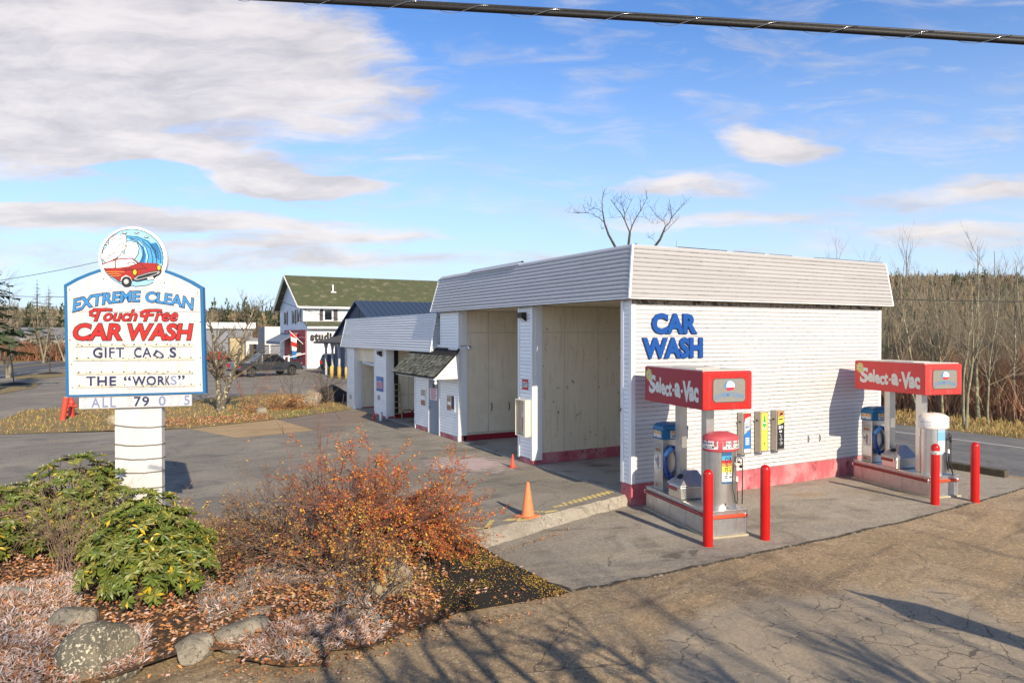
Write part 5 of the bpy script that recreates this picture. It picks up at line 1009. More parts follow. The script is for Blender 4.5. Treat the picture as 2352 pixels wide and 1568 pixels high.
def tuft(x, y, z, n, h, pal, spr=.06):
    for k in range(n):
        d = Vector((r.gauss(0, .35), r.gauss(0, .35), 1)); p = Vector((x+r.gauss(0, spr), y+r.gauss(0, spr), z)); c = jit(r.choice(pal), r, .25); L = h*r.uniform(.6, 1.2); s = Vector((r.uniform(-1, 1), r.uniform(-1, 1), 0)).normalized()*.006
        b = len(mb.v); m_ = p+d.normalized()*L*.6; e = p+d.normalized()*L+Vector((d.x, d.y, -.3))*L*.25
        mb.v += [tuple(p-s), tuple(p+s), tuple(m_+s*.7), tuple(m_-s*.7), tuple(e)]; mb.f += [[b, b+1, b+2, b+3], [b+3, b+2, b+4]]; mb.mi += [0, 0]; mb.c += [c, c]
GP = [(.42, .27, .13), (.34, .2, .1), (.5, .36, .2), (.28, .14, .08)]
for k in range(170): x = r.uniform(-9.2, -6.6); y = 1.0-.62*(x+9.2)+.75+r.gauss(-.45, .28); tuft(x, y, bedz(x, y), 9, .28, GP)
for k in range(60): x = r.uniform(-13, -11.5); y = 2.2-1.3*(x+11.5)+r.gauss(0, .5); tuft(x, y, bedz(x, y), 9, .4, GP)
o = mb.build('dry_grass', M_dry); tag(o, kind='stuff'); o['label'] = 'tufts of dry brown grass along the back of the bed'
# ---------------------------------------------------------------- rocks
def rockmat(n, a, b, c): return mat(n, a, .9, col2=(b, 2.2, .42, .6), alt=(c, 19, .55, .62), bump=(22, 1.0, .03), var=(7, .4))
M_rk1 = mat('lichen boulder', (.115, .105, .08), .9, col2=((.19, .165, .115), 2.0, .42, .6), alt=((.55, .50, .38), 30, .545, .60), bump=(22, 1.0, .03), var=(6, .45), streak=((.25, .2, .12), .4)); M_rk2 = rockmat('pale grey rock', (.25, .22, .17), (.34, .30, .235), (.13, .115, .09)); M_rk3 = rockmat('tan boulder', (.34, .27, .17), (.44, .36, .24), (.2, .16, .1))
def rock(label, loc, s, m, seed, rz=0, flat=.5, cuts=7):
    r = random.Random(seed); bm = bmesh.new(); bmesh.ops.create_icosphere(bm, subdivisions=4, radius=1)
    pl = [(Vector((r.gauss(0, 1), r.gauss(0, 1), r.gauss(.3, .7))).normalized(), r.uniform(.62, .9)) for _ in range(cuts)]
    for v in bm.verts:
        p = v.co.copy()
        for n, d in pl:
            e = p.dot(n)-d
            if e > 0: p -= n*e*.85
        p *= 1+.13*mnoise.noise(p*1.6+Vector((seed, 0, 0)))+.05*mnoise.noise(p*4.2+Vector((0, seed, 0)))+.018*mnoise.noise(p*11)
        v.co = Vector((p.x*s[0], p.y*s[1], p.z*s[2]))
    me = bpy.data.meshes.new('rock'); bm.to_mesh(me); bm.free(); me.polygons.foreach_set('use_smooth', [True]*len(me.polygons)); me.materials.append(m)
    o = bpy.data.objects.new('rock', me); COL.objects.link(o); o.location = loc; o.rotation_euler = (0, 0, rz); tag(o, label, 'rock', 'rocks in the beds'); return o
rock('big grey boulder speckled with lichen, at the road edge below the rhododendron', (-10.42, -3.60, .02), (.48, .42, .44), M_rk1, 1, .5, cuts=11)
rock('small pale rock right of the big lichen boulder', (-9.42, -3.60, -.08), (.30, .22, .17), M_rk2, 2, .9)
rock('pale streaked rock beside the small pale rock, leaves around it', (-8.84, -3.52, -.05), (.40, .26, .20), M_rk2, 3, .2)
rock('flat pale rock half hidden behind the streaked rock', (-8.62, -3.25, .02), (.24, .16, .14), M_rk2, 6, .2)
rock('tan boulder behind grey twigs near the tip of the bed', (-6.83, -3.15, .10), (.36, .34, .36), M_rk3, 4, .3)
rock('greenish grey flat rock at the left edge under the rhododendron', (-11.5, -1.55, .20), (.42, .3, .16), mat('green grey rock', (.25, .27, .22), .9, bump=(12, .5, .02), col2=((.36, .36, .3), 3, .4, .6)), 5, .3)
rock('pale rock tucked behind the big lichen boulder', (-10.72, -2.75, .16), (.32, .25, .26), M_rk2, 8, .8)
# ---------------------------------------------------------------- trees
M_bark = mat('grey bark', (.17, .145, .11), .9, var=(9, .3), alt=((.36, .35, .22), 9, .52, .62)); M_barkp = mat('pale lichen bark', (.24, .22, .145), .9, var=(9, .3), alt=((.42, .42, .27), 5, .52, .64), col2=((.12, .10, .08), 3, .5, .66))
M_barkd = mat('dark bark', (.055, .045, .036), .9, var=(9, .3), alt=((.22, .2, .14), 8, .55, .64)); M_tw2 = mat('fine grey twig', (.235, .195, .135), .9, var=(2, .25)); M_birch = mat('lichen birch bark', (.11, .09, .065), .9, alt=((.44, .42, .30), 7, .52, .60))
M_need = mat('conifer needle', (.03, .06, .02), .8, attr=True)
def bare(name, label, loc, H, r0, seed, kids=(9, 6, 4), lean=(0, 0), tm=None, cm=None, cat='tree', group=None, stems=1, up=.10, t0=.35, spread=.8, wig=.10, clen=.42):
    r = random.Random(seed); t = thing(name, label, cat, loc, 0, group); tr = MB(); cr = MB()
    for s in range(stems):
        p = Vector((r.uniform(-.1, .1)*(stems > 1), r.uniform(-.1, .1)*(stems > 1), -.1)); d = Vector((lean[0]+r.uniform(-.12, .12)*(stems > 1)*2, lean[1]+r.uniform(-.12, .12)*(stems > 1)*2, 1)).normalized(); pts = [p]; h = H*(1 if s == 0 else r.uniform(.6, .95)); seg = 9
        for i in range(seg): d = (d+Vector((r.uniform(-wig, wig), r.uniform(-wig, wig), .05))).normalized(); pts.append(pts[-1]+d*h/seg)
        rad = [r0*(1-.9*i/seg)+.006 for i in range(seg+1)]; rad[0] *= 1.25; tr.tube(pts, rad, 7, cap=False)
        for k in range(kids[0]):
            tt = r.uniform(t0, .98)*seg; i = min(int(tt), seg-1); q = pts[i].lerp(pts[i+1], tt-i); a = r.uniform(0, 6.283); e = r.uniform(.3, 1.0)*spread
            nd = Vector((math.cos(a)*e, math.sin(a)*e, r.uniform(.25, .9)))
            grow(cr, r, q, nd, h*clen*(1.15-tt/seg*.75)*r.uniform(.6, 1.1), rad[i]*.55, 2, kids[1:], up, .16, 4, 4, None, .75, .2)
    tr.build('trunk', tm or M_bark, t, smooth=True); cr.build('crown', cm or M_tw2, t); return t
def conifer(name, label, loc, H, Rb, seed, cols=((.028, .05, .022), (.045, .07, .03)), cat='tree', group=None, tiers=22, gap=.0, t0=.1, nb=9):
    r = random.Random(seed); t = thing(name, label, cat, loc, 0, group); MB().tube([(0, 0, -.1), (0, 0, H*.5), (0, 0, H*.97)], [.02*H, .012*H, .004], 7, cap=False).build('trunk', M_barkd, t); mb = MB()
    for k in range(tiers):
        f = k/(tiers-1); z = H*(t0+(1-t0)*f); R0 = Rb*(1-f)**.8*r.uniform(.7, 1.15)+.05
        for j in range(nb):
            if r.random() < gap: continue
            a = r.uniform(0, 6.283); L = R0*r.uniform(.6, 1.15); dr = r.uniform(-.35, .12); d = Vector((math.cos(a), math.sin(a), dr)).normalized(); s = Vector((-math.sin(a), math.cos(a), 0)); p = Vector((0, 0, z+r.uniform(-.1, .1)))
            c = jit(r.choice(cols), r, .3)
            for q in range(5):
                u = (q+.7)/5.5; w_ = L*.30*(1-u*.6); b = p+d*L*u
                for sg in (1, -1):
                    e = b+s*sg*w_+d*L*.16+Vector((0, 0, r.uniform(-.14, .06)*L)); mb.add([b-d*L*.11, b+d*L*.1, e], [(0, 1, 2)], 0, c)
            mb.add([p+d*L*.8-s*L*.07, p+d*L*.8+s*L*.07, p+d*L*1.08], [(0, 1, 2)], 0, c)
    mb.build('crown', M_need, t); return t
# woods beyond the side road
protos = []
for k, (H, r0, kd, st) in enumerate(((9.0, .085, (13, 7, 4), 1), (7.6, .065, (14, 7, 4), 1), (8.2, .075, (10, 6, 4), 2), (6.6, .055, (13, 6, 4), 2), (9.6, .10, (12, 7, 4), 1), (7.0, .05, (14, 6, 4), 1), (5.4, .042, (12, 6, 3), 3))):
    protos.append(bare('bare_tree', 'bare tree', (0, 0, 0), H, r0, 100+k, kd, (.08, -.03), M_barkp if k in (0, 2, 3, 5, 4) else M_bark, M_tw2, 'tree', 'bare trees in the woods beyond the side road', st, .16, .26, .75, .13, .38))
r = random.Random(77); nT = 0
LB = ['pale trunked bare tree with many upright twigs in the woods', 'slim grey bare tree among the woods beyond the road', 'twin stemmed bare tree with pale lichen bark in the woods', 'short multi stemmed bare tree at the wood edge', 'tall thick bare tree standing above the woods', 'thin leaning pale bare tree in the woods', 'low bushy bare tree at the front of the woods']
tall = [(D3(2247, 960, 33), 4, 8.0), (D3(2292, 960, 35), 0, 8.1), (D3(2150, 960, 36), 1, 7.6), (D3(2120, 950, 33), 3, 7.0), (D3(2215, 965, 30), 2, 6.5), (D3(2330, 965, 32), 1, 7.3), (D3(2135, 960, 38), 2, 7.6), (D3(2165, 960, 34), 2, 6.8), (D3(2240, 960, 38), 1, 7.4), (D3(2270, 960, 31), 5, 6.6), (D3(2345, 960, 37), 4, 7.8), (D3(2195, 960, 40), 2, 7.2)]
plc = [((p.x, p.y), i, h) for p, i, h in tall]
while len(plc) < 150:
    dep = r.uniform(28.5, 52) if len(plc) > 40 else r.uniform(28, 38); u = r.uniform(2010, 2460); p = D3(u, 900, dep)
    if p.x < 25 or any((p.x-q[0][0])**2+(p.y-q[0][1])**2 < .45 for q in plc): continue
    plc.append(((p.x, p.y), r.choice((0, 1, 2, 2, 3, 3, 5, 6, 6, 6)), None))
used = set()
for (x, y), i, h in plc:
    base = protos[i]; s = (h/ (9.0, 7.6, 8.2, 6.6, 9.6, 7.0, 5.4)[i]) if h else r.uniform(.52, .80)
    if i not in used: used.add(i); o = base; o.location = (x, y, ZP); o.rotation_euler = (0, 0, r.uniform(0, 6)); o.scale = (s, s, s)
    else: o = dup(base, (x, y, ZP), r.uniform(0, 6), None, s)
    o['label'] = LB[i]
    if h and (x, y) == plc[0][0]: o['label'] = 'tallest bare tree with a ragged bare top rising high above the woods'
    elif h and (x, y) == plc[1][0]: o['label'] = 'tall forked bare tree right of the tallest one, near the right frame edge'
    elif h and (x, y) == plc[3][0]: o['label'] = 'bushy topped bare tree just right of the building, above the far canopy'
def brush(name, label, n, seed, place, hr, pal, m, kind='stuff', wd=.010):
    r = random.Random(seed); mb = MB()
    for k in range(n):
        x, y, z = place(r); h = r.uniform(*hr); d = Vector((r.gauss(0, .30), r.gauss(0, .30), 1)).normalized(); c = jit(r.choice(pal), r, .3); p = Vector((x, y, z))
        def blade(p, d, L, w_):
            s = Vector((r.uniform(-1, 1), r.uniform(-1, 1), 0)).normalized()*w_; m_ = p+d*L*.55+Vector((r.gauss(0, .04), r.gauss(0, .04), 0))*L; e = p+d*L+Vector((r.gauss(0, .08), r.gauss(0, .08), 0))*L
            b = len(mb.v); mb.v.extend([tuple(p-s), tuple(p+s), tuple(m_+s*.8), tuple(m_-s*.8), tuple(e)]); mb.f.extend([[b, b+1, b+2, b+3], [b+3, b+2, b+4]]); mb.mi.extend([0, 0]); mb.c.extend([c, c])
        blade(p, d, h, wd)
        for j in range(4): q = p+d*h*r.uniform(.25, .8); blade(q, (d+Vector((r.gauss(0, .6), r.gauss(0, .6), .1))).normalized(), h*r.uniform(.25, .5), wd*.6)
    o = mb.build(name, m); tag(o, kind=kind); o['label'] = label; return o
def pr(u0, u1, d0, d1, z=ZP):
    def f(r): p = D3(r.uniform(u0, u1), 900, r.uniform(d0, d1)); return p.x, p.y, z
    return f
BP = [(.42, .27, .16), (.50, .34, .20), (.38, .28, .18), (.54, .40, .24), (.50, .21, .13), (.46, .20, .14), (.40, .17, .11)]
def prw(r):
    while True:
        p = D3(r.uniform(2000, 2480), 900, r.uniform(27.5, 40))
        if p.x > 25.5: return p.x, p.y, ZP
brush('undergrowth', 'tangle of brown and reddish brush under the bare trees', 9500, 51, prw, (.8, 3.4), BP, M_dry, wd=.012)
brush('undergrowth', 'lit reddish and tan brush along the front edge of the woods', 3200, 58, lambda r: (r.uniform(24.6, 27), r.uniform(-6, 15), ZP), (.7, 2.3), [(.56, .40, .24), (.50, .28, .17), (.46, .32, .2), (.54, .26, .17)], M_dry, wd=.013)
def prg(r): return (r.uniform(19.6, 23.8) if r.random() < .8 else r.uniform(23, 26), r.uniform(-10, 14), ZP-.05)
brush('roadside_grass', 'straw coloured grass strip along the side road', 6000, 52, prg, (.10, .34), [(.52, .36, .13), (.45, .30, .11), (.36, .26, .10), (.58, .44, .2), (.25, .2, .07)], M_dry, wd=.012)
mb = MB(); r = random.Random(53)
for k in range(5200):
    x, y = r.uniform(22.8, 29), r.uniform(-8, 16); s = r.uniform(.05, .12); leafblade(mb, Vector((x, y, ZP-.03+.25*max(0, min(1, (x-24.5)/2)))), Vector((r.uniform(-1, 1), r.uniform(-1, 1), .3)), Vector((0, 0, 1)), s, s*.7, jit(r.choice(LP), r, .35))
o = mb.build('wood_floor_leaves', M_dry); tag(o, kind='stuff'); o['label'] = 'brown leaf litter on the bank at the edge of the woods'
# wooded slopes far behind
def slope(name, u0, u1, d0, d1, ztop0, ztop1, z0, m):
    mb = MB(); n = 30; rows = 10; vs = []
    for j in range(rows+1):
        f = j/rows; dep = d0+(d1-d0)*f
        for i in range(n+1): p = D3(u0+(u1-u0)*i/n, 760, dep); vs.append((p.x, p.y, z0+(ztop0+(ztop1-ztop0)*i/n-z0)*f*f*(3-2*f)+1.2*f*mnoise.noise((i*.35, j*.3, d0))))
    mb.add(vs, [(j*(n+1)+i, j*(n+1)+i+1, (j+1)*(n+1)+i+1, (j+1)*(n+1)+i) for j in range(rows) for i in range(n)]); o = mb.build(name, m, smooth=True); tag(o, kind='structure'); return vs, n, rows
M_hill = mat('wooded hillside floor', (.085, .065, .045), .95, var=(.6, .4))
def woods(name, label, n, seed, pos, hr, pal, con, cpal, wmul=1.0):
    r = random.Random(seed); mb = MB()
    for k in range(n):
        x, y, z = pos(r); h = r.uniform(*hr); c0 = r.choice(pal)
        if r.random() < con:
            c0 = r.choice(cpal); h *= r.uniform(.9, 1.35); R0 = h*r.uniform(.16, .26)
            for j in range(34):
                f = r.random()**.8; a = r.uniform(0, 6.283); L = R0*(1-f)*r.uniform(.7, 1.3)+.1; b = Vector((x, y, z+h*(.12+.88*f))); e = b+Vector((math.cos(a)*L, math.sin(a)*L, -L*.3)); s = Vector((-math.sin(a), math.cos(a), 0))*L*.5+Vector((0, 0, h*.045))
                mb.add([b, e-s, e+s], [(0, 1, 2)], 0, jit(c0, r, .3))
        else:
            pts = []
            for j in range(26):
                f = r.uniform(.1, .75); a = r.uniform(0, 6.283); e_ = r.uniform(.05, .42)*h*(1-f)*1.1; p = Vector((x, y, z+h*f)); q = p+Vector((math.cos(a)*e_, math.sin(a)*e_, h*(1-f)*r.uniform(.4, 1.0))); w_ = r.uniform(.012, .028)*h*wmul; s = Vector((-math.sin(a), math.cos(a), 0)).normalized()*w_
                mb.add([p-s*.6, p+s*.6, q+s*.35, q-s*.35], [(0, 1, 2, 3)], 0, jit(c0, r, .35))
            s = Vector((r.uniform(-1, 1), r.uniform(-1, 1), 0)).normalized()*h*.010; P = Vector((x, y, z)); mb.add([P-s, P+s, P+s*.3+Vector((0, 0, h*.8)), P-s*.3+Vector((0, 0, h*.8))], [(0, 1, 2, 3)], 0, jit((.26, .235, .17), r, .4))
    o = mb.build(name, M_dry); tag(o, kind='stuff'); o['label'] = label; return o
WP = [(.25, .185, .12), (.30, .225, .14), (.20, .155, .11), (.32, .22, .12), (.26, .23, .14)]; CP = [(.03, .055, .022), (.045, .07, .03), (.035, .05, .02)]
vsR, nn_, rr_ = slope('hill', 1500, 2900, 60, 230, 16.5, 17.5, ZP-.1, M_hill)
def onv(vs, n, rows, j0=0, j1=None, i0=0, i1=None):
    def f(r):
        i = r.randrange(i0, i1 or n); j = r.randrange(j0, j1 or rows); a = Vector(vs[j*(n+1)+i]); b = Vector(vs[(j+1)*(n+1)+i+1]); c = Vector(vs[j*(n+1)+i+1]); d = Vector(vs[(j+1)*(n+1)+i]); s, t = r.random(), r.random()
        p = a.lerp(c, s).lerp(d.lerp(b, s), t); return p.x, p.y, p.z
    return f
woods('hill_woods', 'brown leafless woods covering the hillside behind the trees', 2600, 61, onv(vsR, nn_, rr_, 0, 10, 9, 22), (3.2, 5.4), WP, .16, CP)
woods('hill_woods', 'dark evergreen crest along the hilltop on the right', 500, 62, onv(vsR, nn_, rr_, 8, 10, 9, 22), (2.4, 3.8), WP, .8, CP)
def prd(u0, u1, d0, d1, z=0.0):
    def f(r): p = D3(r.uniform(u0, u1), 766, r.uniform(d0, d1)); return p.x, p.y, z
    return f
woods('left_woods', 'bare brown woods beyond the road on the left', 420, 63, prd(-260, 160, 120, 170), (5.5, 9.5), WP, .22, CP)
woods('far_woods', 'band of bare and evergreen trees behind the parking lot', 420, 64, prd(440, 720, 165, 230), (6, 10.5), WP, .45, CP)
woods('far_woods', 'reddish brush in front of the far trees behind the parking lot', 160, 67, prd(440, 660, 130, 160), (3, 6), [(.22, .13, .08), (.19, .12, .08)], .05, CP)
vsL, n2, r2 = slope('hill', -900, 900, 260, 600, 19, 13, 0, M_hill)
woods('far_hill_woods', 'grey brown woods on the low hill far left', 900, 65, onv(vsL, n2, r2, 2, 10, 8, 26), (7, 11), [(.16, .12, .09), (.14, .11, .09)], .25, CP, 1.6)
brush('roadside_brush', 'rust red brush along the far side of the road', 4200, 66, prd(-160, 170, 98, 118), (1.2, 3.0), [(.24, .09, .05), (.28, .13, .07), (.22, .11, .07), (.3, .17, .08)], M_dry, wd=.04)
conifer('spruce', 'narrow dark spruce with a spire top, left of two beyond the road', D3(86, 800, 100).xy.to_3d(), 11.6, 1.9, 71, group='spruces beyond the road'); conifer('spruce', 'slightly shorter spruce right of the spire topped one beyond the road', D3(113, 800, 104).xy.to_3d(), 11.0, 1.7, 72, group='spruces beyond the road')
conifer('pine', 'ragged dark pine at the left picture edge', D3(-16, 800, 46).xy.to_3d(), 8.6, 2.6, 73, tiers=16, gap=.2, t0=.35)
for u, dep, H, sd, lb in ((548, 160, 11.2, 74, 'broad dark pine behind the lot, left of the pale building'), (566, 165, 11.0, 75, 'pine with open crown right beside the broad pine'), (584, 158, 11.3, 76, 'pine standing over the pale flat building'), (640, 150, 10.6, 77, 'rounded pine behind the studio house gable'), (512, 165, 10.6, 78, 'dark pine seen through the birch branches')):
    conifer('pine', lb, D3(u, 800, dep).xy.to_3d(), H, 3.0, sd, ((.035, .06, .025), (.05, .075, .03)), 'tree', 'pines behind the parking lot', 15, .15, .35, 8)
for u, dep, H, sd, lb in ((20, 60, 7.6, 81, 'bushy bare tree at the left edge over the road'), (-30, 56, 8.5, 82, 'bare tree just past the left frame edge'), (148, 96, 8.6, 83, 'pale trunked bare tree right of the spruces'), (100, 92, 7.5, 84, 'white trunked bare tree below the spruces')):
    bare('bare_tree', lb, D3(u, 800, dep).xy.to_3d(), H, .12, sd, (16, 6, 4), (0, 0), M_barkp if sd > 82 else M_bark, M_tw2, 'tree', 'bare trees on the left', 2, .1, .25, .9)
M_mul = mat('black mulch', (.02, .017, .015), .95, bump=(20, 1, .03))
for (u, v), H, lb, sd in (((115, 858), 3.9, 'young bare street tree in a black mulch ring, nearer the sign', 85), ((33, 883), 3.4, 'thin young street tree with bare twigs near the left edge', 86)):
    p = G(u, v); t = bare('young_tree', lb, (p.x, p.y, .01), H, .07 if sd == 85 else .035, sd, (9, 5, 3), (0, 0), M_barkd, M_tw2, 'tree', 'young street trees', 1, .12, .35, .95)
    MB().lathe([(1.1, .0), (.75, .08), (.2, .16)], 16).build('mulch_ring', M_mul, t)
bare('birch', 'lichen covered forked tree with bare twigs right of the sign', (-5.9, 23.7, 0), 5.3, .15, 91, (22, 7, 4), (.02, 0), M_birch, mat('olive grey twig', (.105, .08, .055), .9, alt=((.25, .23, .14), 8, .52, .62)), 'tree', None, 2, .07, .22, 1.05, .12, .46)
# tree rising behind the roof
t = thing('dead_tree', 'nearly dead tree with three bare leaders rising behind the roof', 'tree', (D3(1440, 900, 34).x, D3(1440, 900, 34).y, ZP)); T0 = t.location.copy(); tr = MB(); cr = MB(); r = random.Random(92)
def S3(x, y, dd=0): p = D3((1700+x*.17007)/1.30612, (560+y*.17007)/1.30612, 34+dd); return p-T0
KW = .62; cr0 = cr.tube; tr0 = tr.tube
cr.tube = lambda P, R, n: cr0(P, [x*KW for x in R], n); tr.tube = lambda P, R, n: tr0(P, [x*KW for x in R], n)
tr.tube([(0, 0, 0), (0, .1, 2.5), S3(1100, 1500)*1.0], [.26, .22, .17], 8); tr.tube([S3(1100, 1500), S3(1095, 1000), S3(1115, 810)], [.13, .10, .085], 7); tr.tube([S3(1100, 1500), S3(960, 1250, .4), S3(850, 1050, .6), S3(740, 850, .8), S3(670, 650, .9), S3(640, 480, 1)], [.12, .11, .10, .085, .065, .05], 7); tr.tube([S3(1100, 1500), S3(1350, 1300, -.4), S3(1560, 1050, -.6), S3(1650, 930, -.7), S3(1745, 700, -.8)], [.12, .11, .10, .09, .06], 7)
for pts, w0 in (([(640, 480), (625, 380), (625, 260), (635, 180), (670, 80)], .045), ([(650, 620), (590, 560), (500, 510), (390, 460)], .04), ([(390, 460), (280, 460), (200, 468), (150, 462), (20, 450)], .025), ([(625, 450), (560, 400), (480, 380), (380, 320)], .025), ([(480, 382), (420, 400), (370, 440), (330, 460)], .018), ([(660, 720), (630, 750), (605, 735)], .02),
                ([(1115, 810), (1060, 680), (1015, 570), (960, 470), (880, 380), (830, 300), (770, 220)], .055), ([(1020, 560), (1025, 480), (990, 360), (960, 290), (955, 175)], .04), ([(965, 320), (900, 260), (800, 170)], .025), ([(1025, 480), (1060, 420), (1110, 310), (1155, 210)], .03), ([(1115, 810), (1150, 700), (1200, 590), (1250, 510), (1310, 410), (1380, 270), (1435, 190)], .055), ([(1145, 700), (1135, 620), (1115, 510)], .022), ([(1300, 415), (1305, 320), (1298, 220)], .022), ([(1225, 530), (1210, 440)], .018), ([(1250, 525), (1330, 530), (1420, 560), (1500, 650), (1610, 650)], .014), ([(960, 530), (860, 545), (690, 558)], .014),
                ([(1745, 700), (1820, 630), (1850, 530), (1845, 430), (1808, 215)], .045), ([(1850, 550), (1920, 470), (2000, 360), (2060, 320), (2115, 240)], .03), ([(1745, 700), (1720, 620), (1650, 570), (1560, 490), (1470, 340)], .03), ([(1720, 620), (1712, 550), (1760, 500), (1840, 455)], .02), ([(1700, 820), (1790, 740), (1880, 640), (1945, 580)], .03), ([(1580, 1000), (1530, 930), (1470, 905), (1390, 890)], .014), ([(1930, 1090), (1940, 930)], .02)):
    dd = r.uniform(-.4, .4); P = [S3(x, y, dd+.12*i) for i, (x, y) in enumerate(pts)]; cr.tube(P, [w0*(1-.72*i/(len(P)-1)) for i in range(len(P))], 5)
    for p_, q_ in zip(P[1:], P[2:]):
        for _k in range(3): e_ = q_.lerp(p_, r.random()); f_ = e_+Vector((r.uniform(-.3, .3), r.uniform(-.3, .3), r.uniform(.05, .35))); cr.tube([e_, f_, f_+Vector((r.uniform(-.2, .2), r.uniform(-.2, .2), r.uniform(.05, .25)))], [.012, .009, .006], 3)
tr.build('trunk', M_barkd, t, smooth=True); cr.build('crown', M_barkd, t)
for u, dep, H, sd, lb in ((1888, 34, 7.6, 93, 'thin bare tree whose top twigs show above the middle of the roof'), (2010, 36, 7.4, 94, 'thin bare tree showing above the right end of the roof'), (2035, 40, 8.6, 95, 'bare tree just past the right end of the building')):
    p = D3(u, 800, dep); bare('bare_tree', lb, (p.x, p.y, ZP), H, .08, sd, (12, 5, 4), (0, 0), M_bark, M_tw2, 'tree', 'bare trees behind the roof', 1, .2, .4, .6)
# out of frame trees and pole behind the viewpoint, whose shadows fall on the road
for x, y, H, sd in ((-9.5, -26.5, 12, 96), (-5.6, -29, 13.5, 97), (-1.5, -31, 13, 98), (-12.5, -28, 13, 99), (2.6, -33, 14, 102)):
    bare('bare_tree', 'bare roadside tree behind the viewpoint, known by its shadow', (x, y, ZP), H, .15, sd, (15, 6, 4), (0, 0), M_bark, M_tw2, 'tree', 'roadside trees behind the viewpoint', 1, .1, .35, 1.0)
t = thing('bare_tree', 'thick stemmed bare tree behind the viewpoint, known by its streaky shadow', 'tree', (-6.6, -14.5, ZP), 0, 'roadside trees behind the viewpoint'); tr = MB(); cr = MB(); r = random.Random(120)
for x, h, r1 in ((-.18, 5.1, .13), (.12, 4.95, .11), (-.70, 4.75, .12), (.72, 4.5, .22), (-1.35, 4.9, .10), (-1.9, 5.2, .13), (1.35, 4.25, .10)):
    P = [Vector((0, 0, -.1)), Vector((x*.5, 0, 1.2))]+[Vector((x+r.uniform(-.07, .07), r.uniform(-.1, .1), 2.4+(h-2.4)*k/5)) for k in range(6)]
    tr.tube(P, [.3, .22]+[r1*(1.0-.13*k)*r.uniform(.75, 1.2) for k in range(6)], 7)
    for k in range(26): q = P[r.randint(3, 7)]; grow(cr, r, q, (r.uniform(-1, 1), r.uniform(-1, 1), r.uniform(.0, .5)), r.uniform(.4, .9), .028, 1, (4,))
tr.build('trunk', M_bark, t); cr.build('crown', M_tw2, t)
for x, y, H, sd in ((-3.1, -16.0, 4.3, 112), (-1.6, -16.6, 4.2, 113), (-4.6, -15.4, 4.4, 115)):
    bare('bare_tree', 'low branching bare tree behind the viewpoint, known by its shadow', (x, y, ZP), H, .2, sd, (26, 8, 4), (0, 0), M_bark, M_tw2, 'tree', 'roadside trees behind the viewpoint', 3, .1, .25, 1.0)
t = thing('feather_flag', 'feather shaped flag on a pole casting its pointed shadow on the road', 'flag', (0, -12.35, ZP)); FY = frame((0, 0, 0), (1, 0, 0), (0, 0, 1))
fl = [(-.42, 3.2), (-.33, 3.05), (-.23, 2.93), (-.05, 2.80), (.05, 2.68), (.08, 2.5), (.085, 2.2), (.07, 1.9), (.06, .7), (-.29, .7), (-.30, 1.9), (-.34, 2.15), (-.44, 2.38), (-.58, 2.52), (-.60, 2.62), (-.50, 2.76), (-.42, 2.86)]
MB().prism([(x-h*.083, h) for x, h in fl], -.008, .008, 0, FY).build('cloth', c_bl, t); MB().tube([(-.2, .03, 0), (-.3, .03, 2.6), (-.5, .0, 3.0)], .02, 8).build('pole', M_white, t)
# shrubs and stones on the lawn by the low bays
for (x, y), lb, n, L in (((-4.6, 24.0), 'thin reddish saplings right of the forked tree', 9, (1.5, 3.0)), ((-.6, 25.2), 'dark bare shrub fanning out beside the low bays', 22, (1.2, 2.7)), ((-2.6, 24.3), 'few arching bare canes behind the brush pile', 6, (1.2, 2.4))): autumn('bare_shrub', lb, (x, y, 0), n, int(x*-10)+n, .10, [(.55, .2, .08), (.4, .25, .1)], L, 'shrub', 'bare shrubs on the lawn', M_twr if x < -4 else M_barkd, .018, (0, 0, .5), 1.2, 1, (4,))
autumn('brush_pile', 'heap of brown dead stalks on the lawn edge', (-3.0, 23.2, 0), 70, 37, .55, [(.34, .17, .08), (.42, .22, .09), (.26, .12, .06), (.5, .28, .12)], (.5, 1.3), 'brush pile', None, mat('dead brown stalk', (.26, .14, .07), .9, var=(5, .3)), .014, (0, 0, -.1), .45, 2, (5, 3), (.05, .10))
autumn('brush_pile', 'low dry brown stalks under the forked tree', (-4.9, 22.6, 0), 36, 38, .5, [(.34, .17, .08), (.42, .22, .09)], (.35, .8), 'brush pile', None, MT['dead brown stalk'], .012, (0, 0, -.1), .45, 1, (5,), (.05, .10))
rock('large tan concrete block on the lawn near the low bays', (-1.45, 25.0, .30), (.66, .5, .52), M_rk2, 14, .5, cuts=10); rock('dark stand-in for the shadowed hollow behind the bare shrub beside the low bays', (.1, 26.2, .3), (1.1, .6, .6), mat('hollow shade dark', (.05, .048, .045), .9), 15, .4); rock('flat grey stone on the dry lawn left of the tan block', (-2.3, 24.3, .1), (.5, .3, .18), M_rk2, 16, .2); rock('small pale stone below the forked tree', (-4.4, 21.9, .1), (.28, .2, .2), M_rk2, 17, .2); rock('tan stone at the foot of the sign pillar, on the lawn', (-10.3, 20.2, .2), (.35, .3, .3), M_rk3, 18, .2)  # the dark block is painted shade, standing in for a shadowed hollow
mb = MB(); r = random.Random(55); lp = [(.40, .25, .08), (.33, .22, .07), (.30, .25, .06), (.48, .31, .12)]
import bisect
def inpoly(P, x, y):
    c = False; n = len(P)
    for i in range(n):
        (ax, ay), (bx, by) = P[i], P[(i+1) % n]
        if (ay > y) != (by > y) and x < ax+(y-ay)/(by-ay)*(bx-ax): c = not c
    return c
k = 0
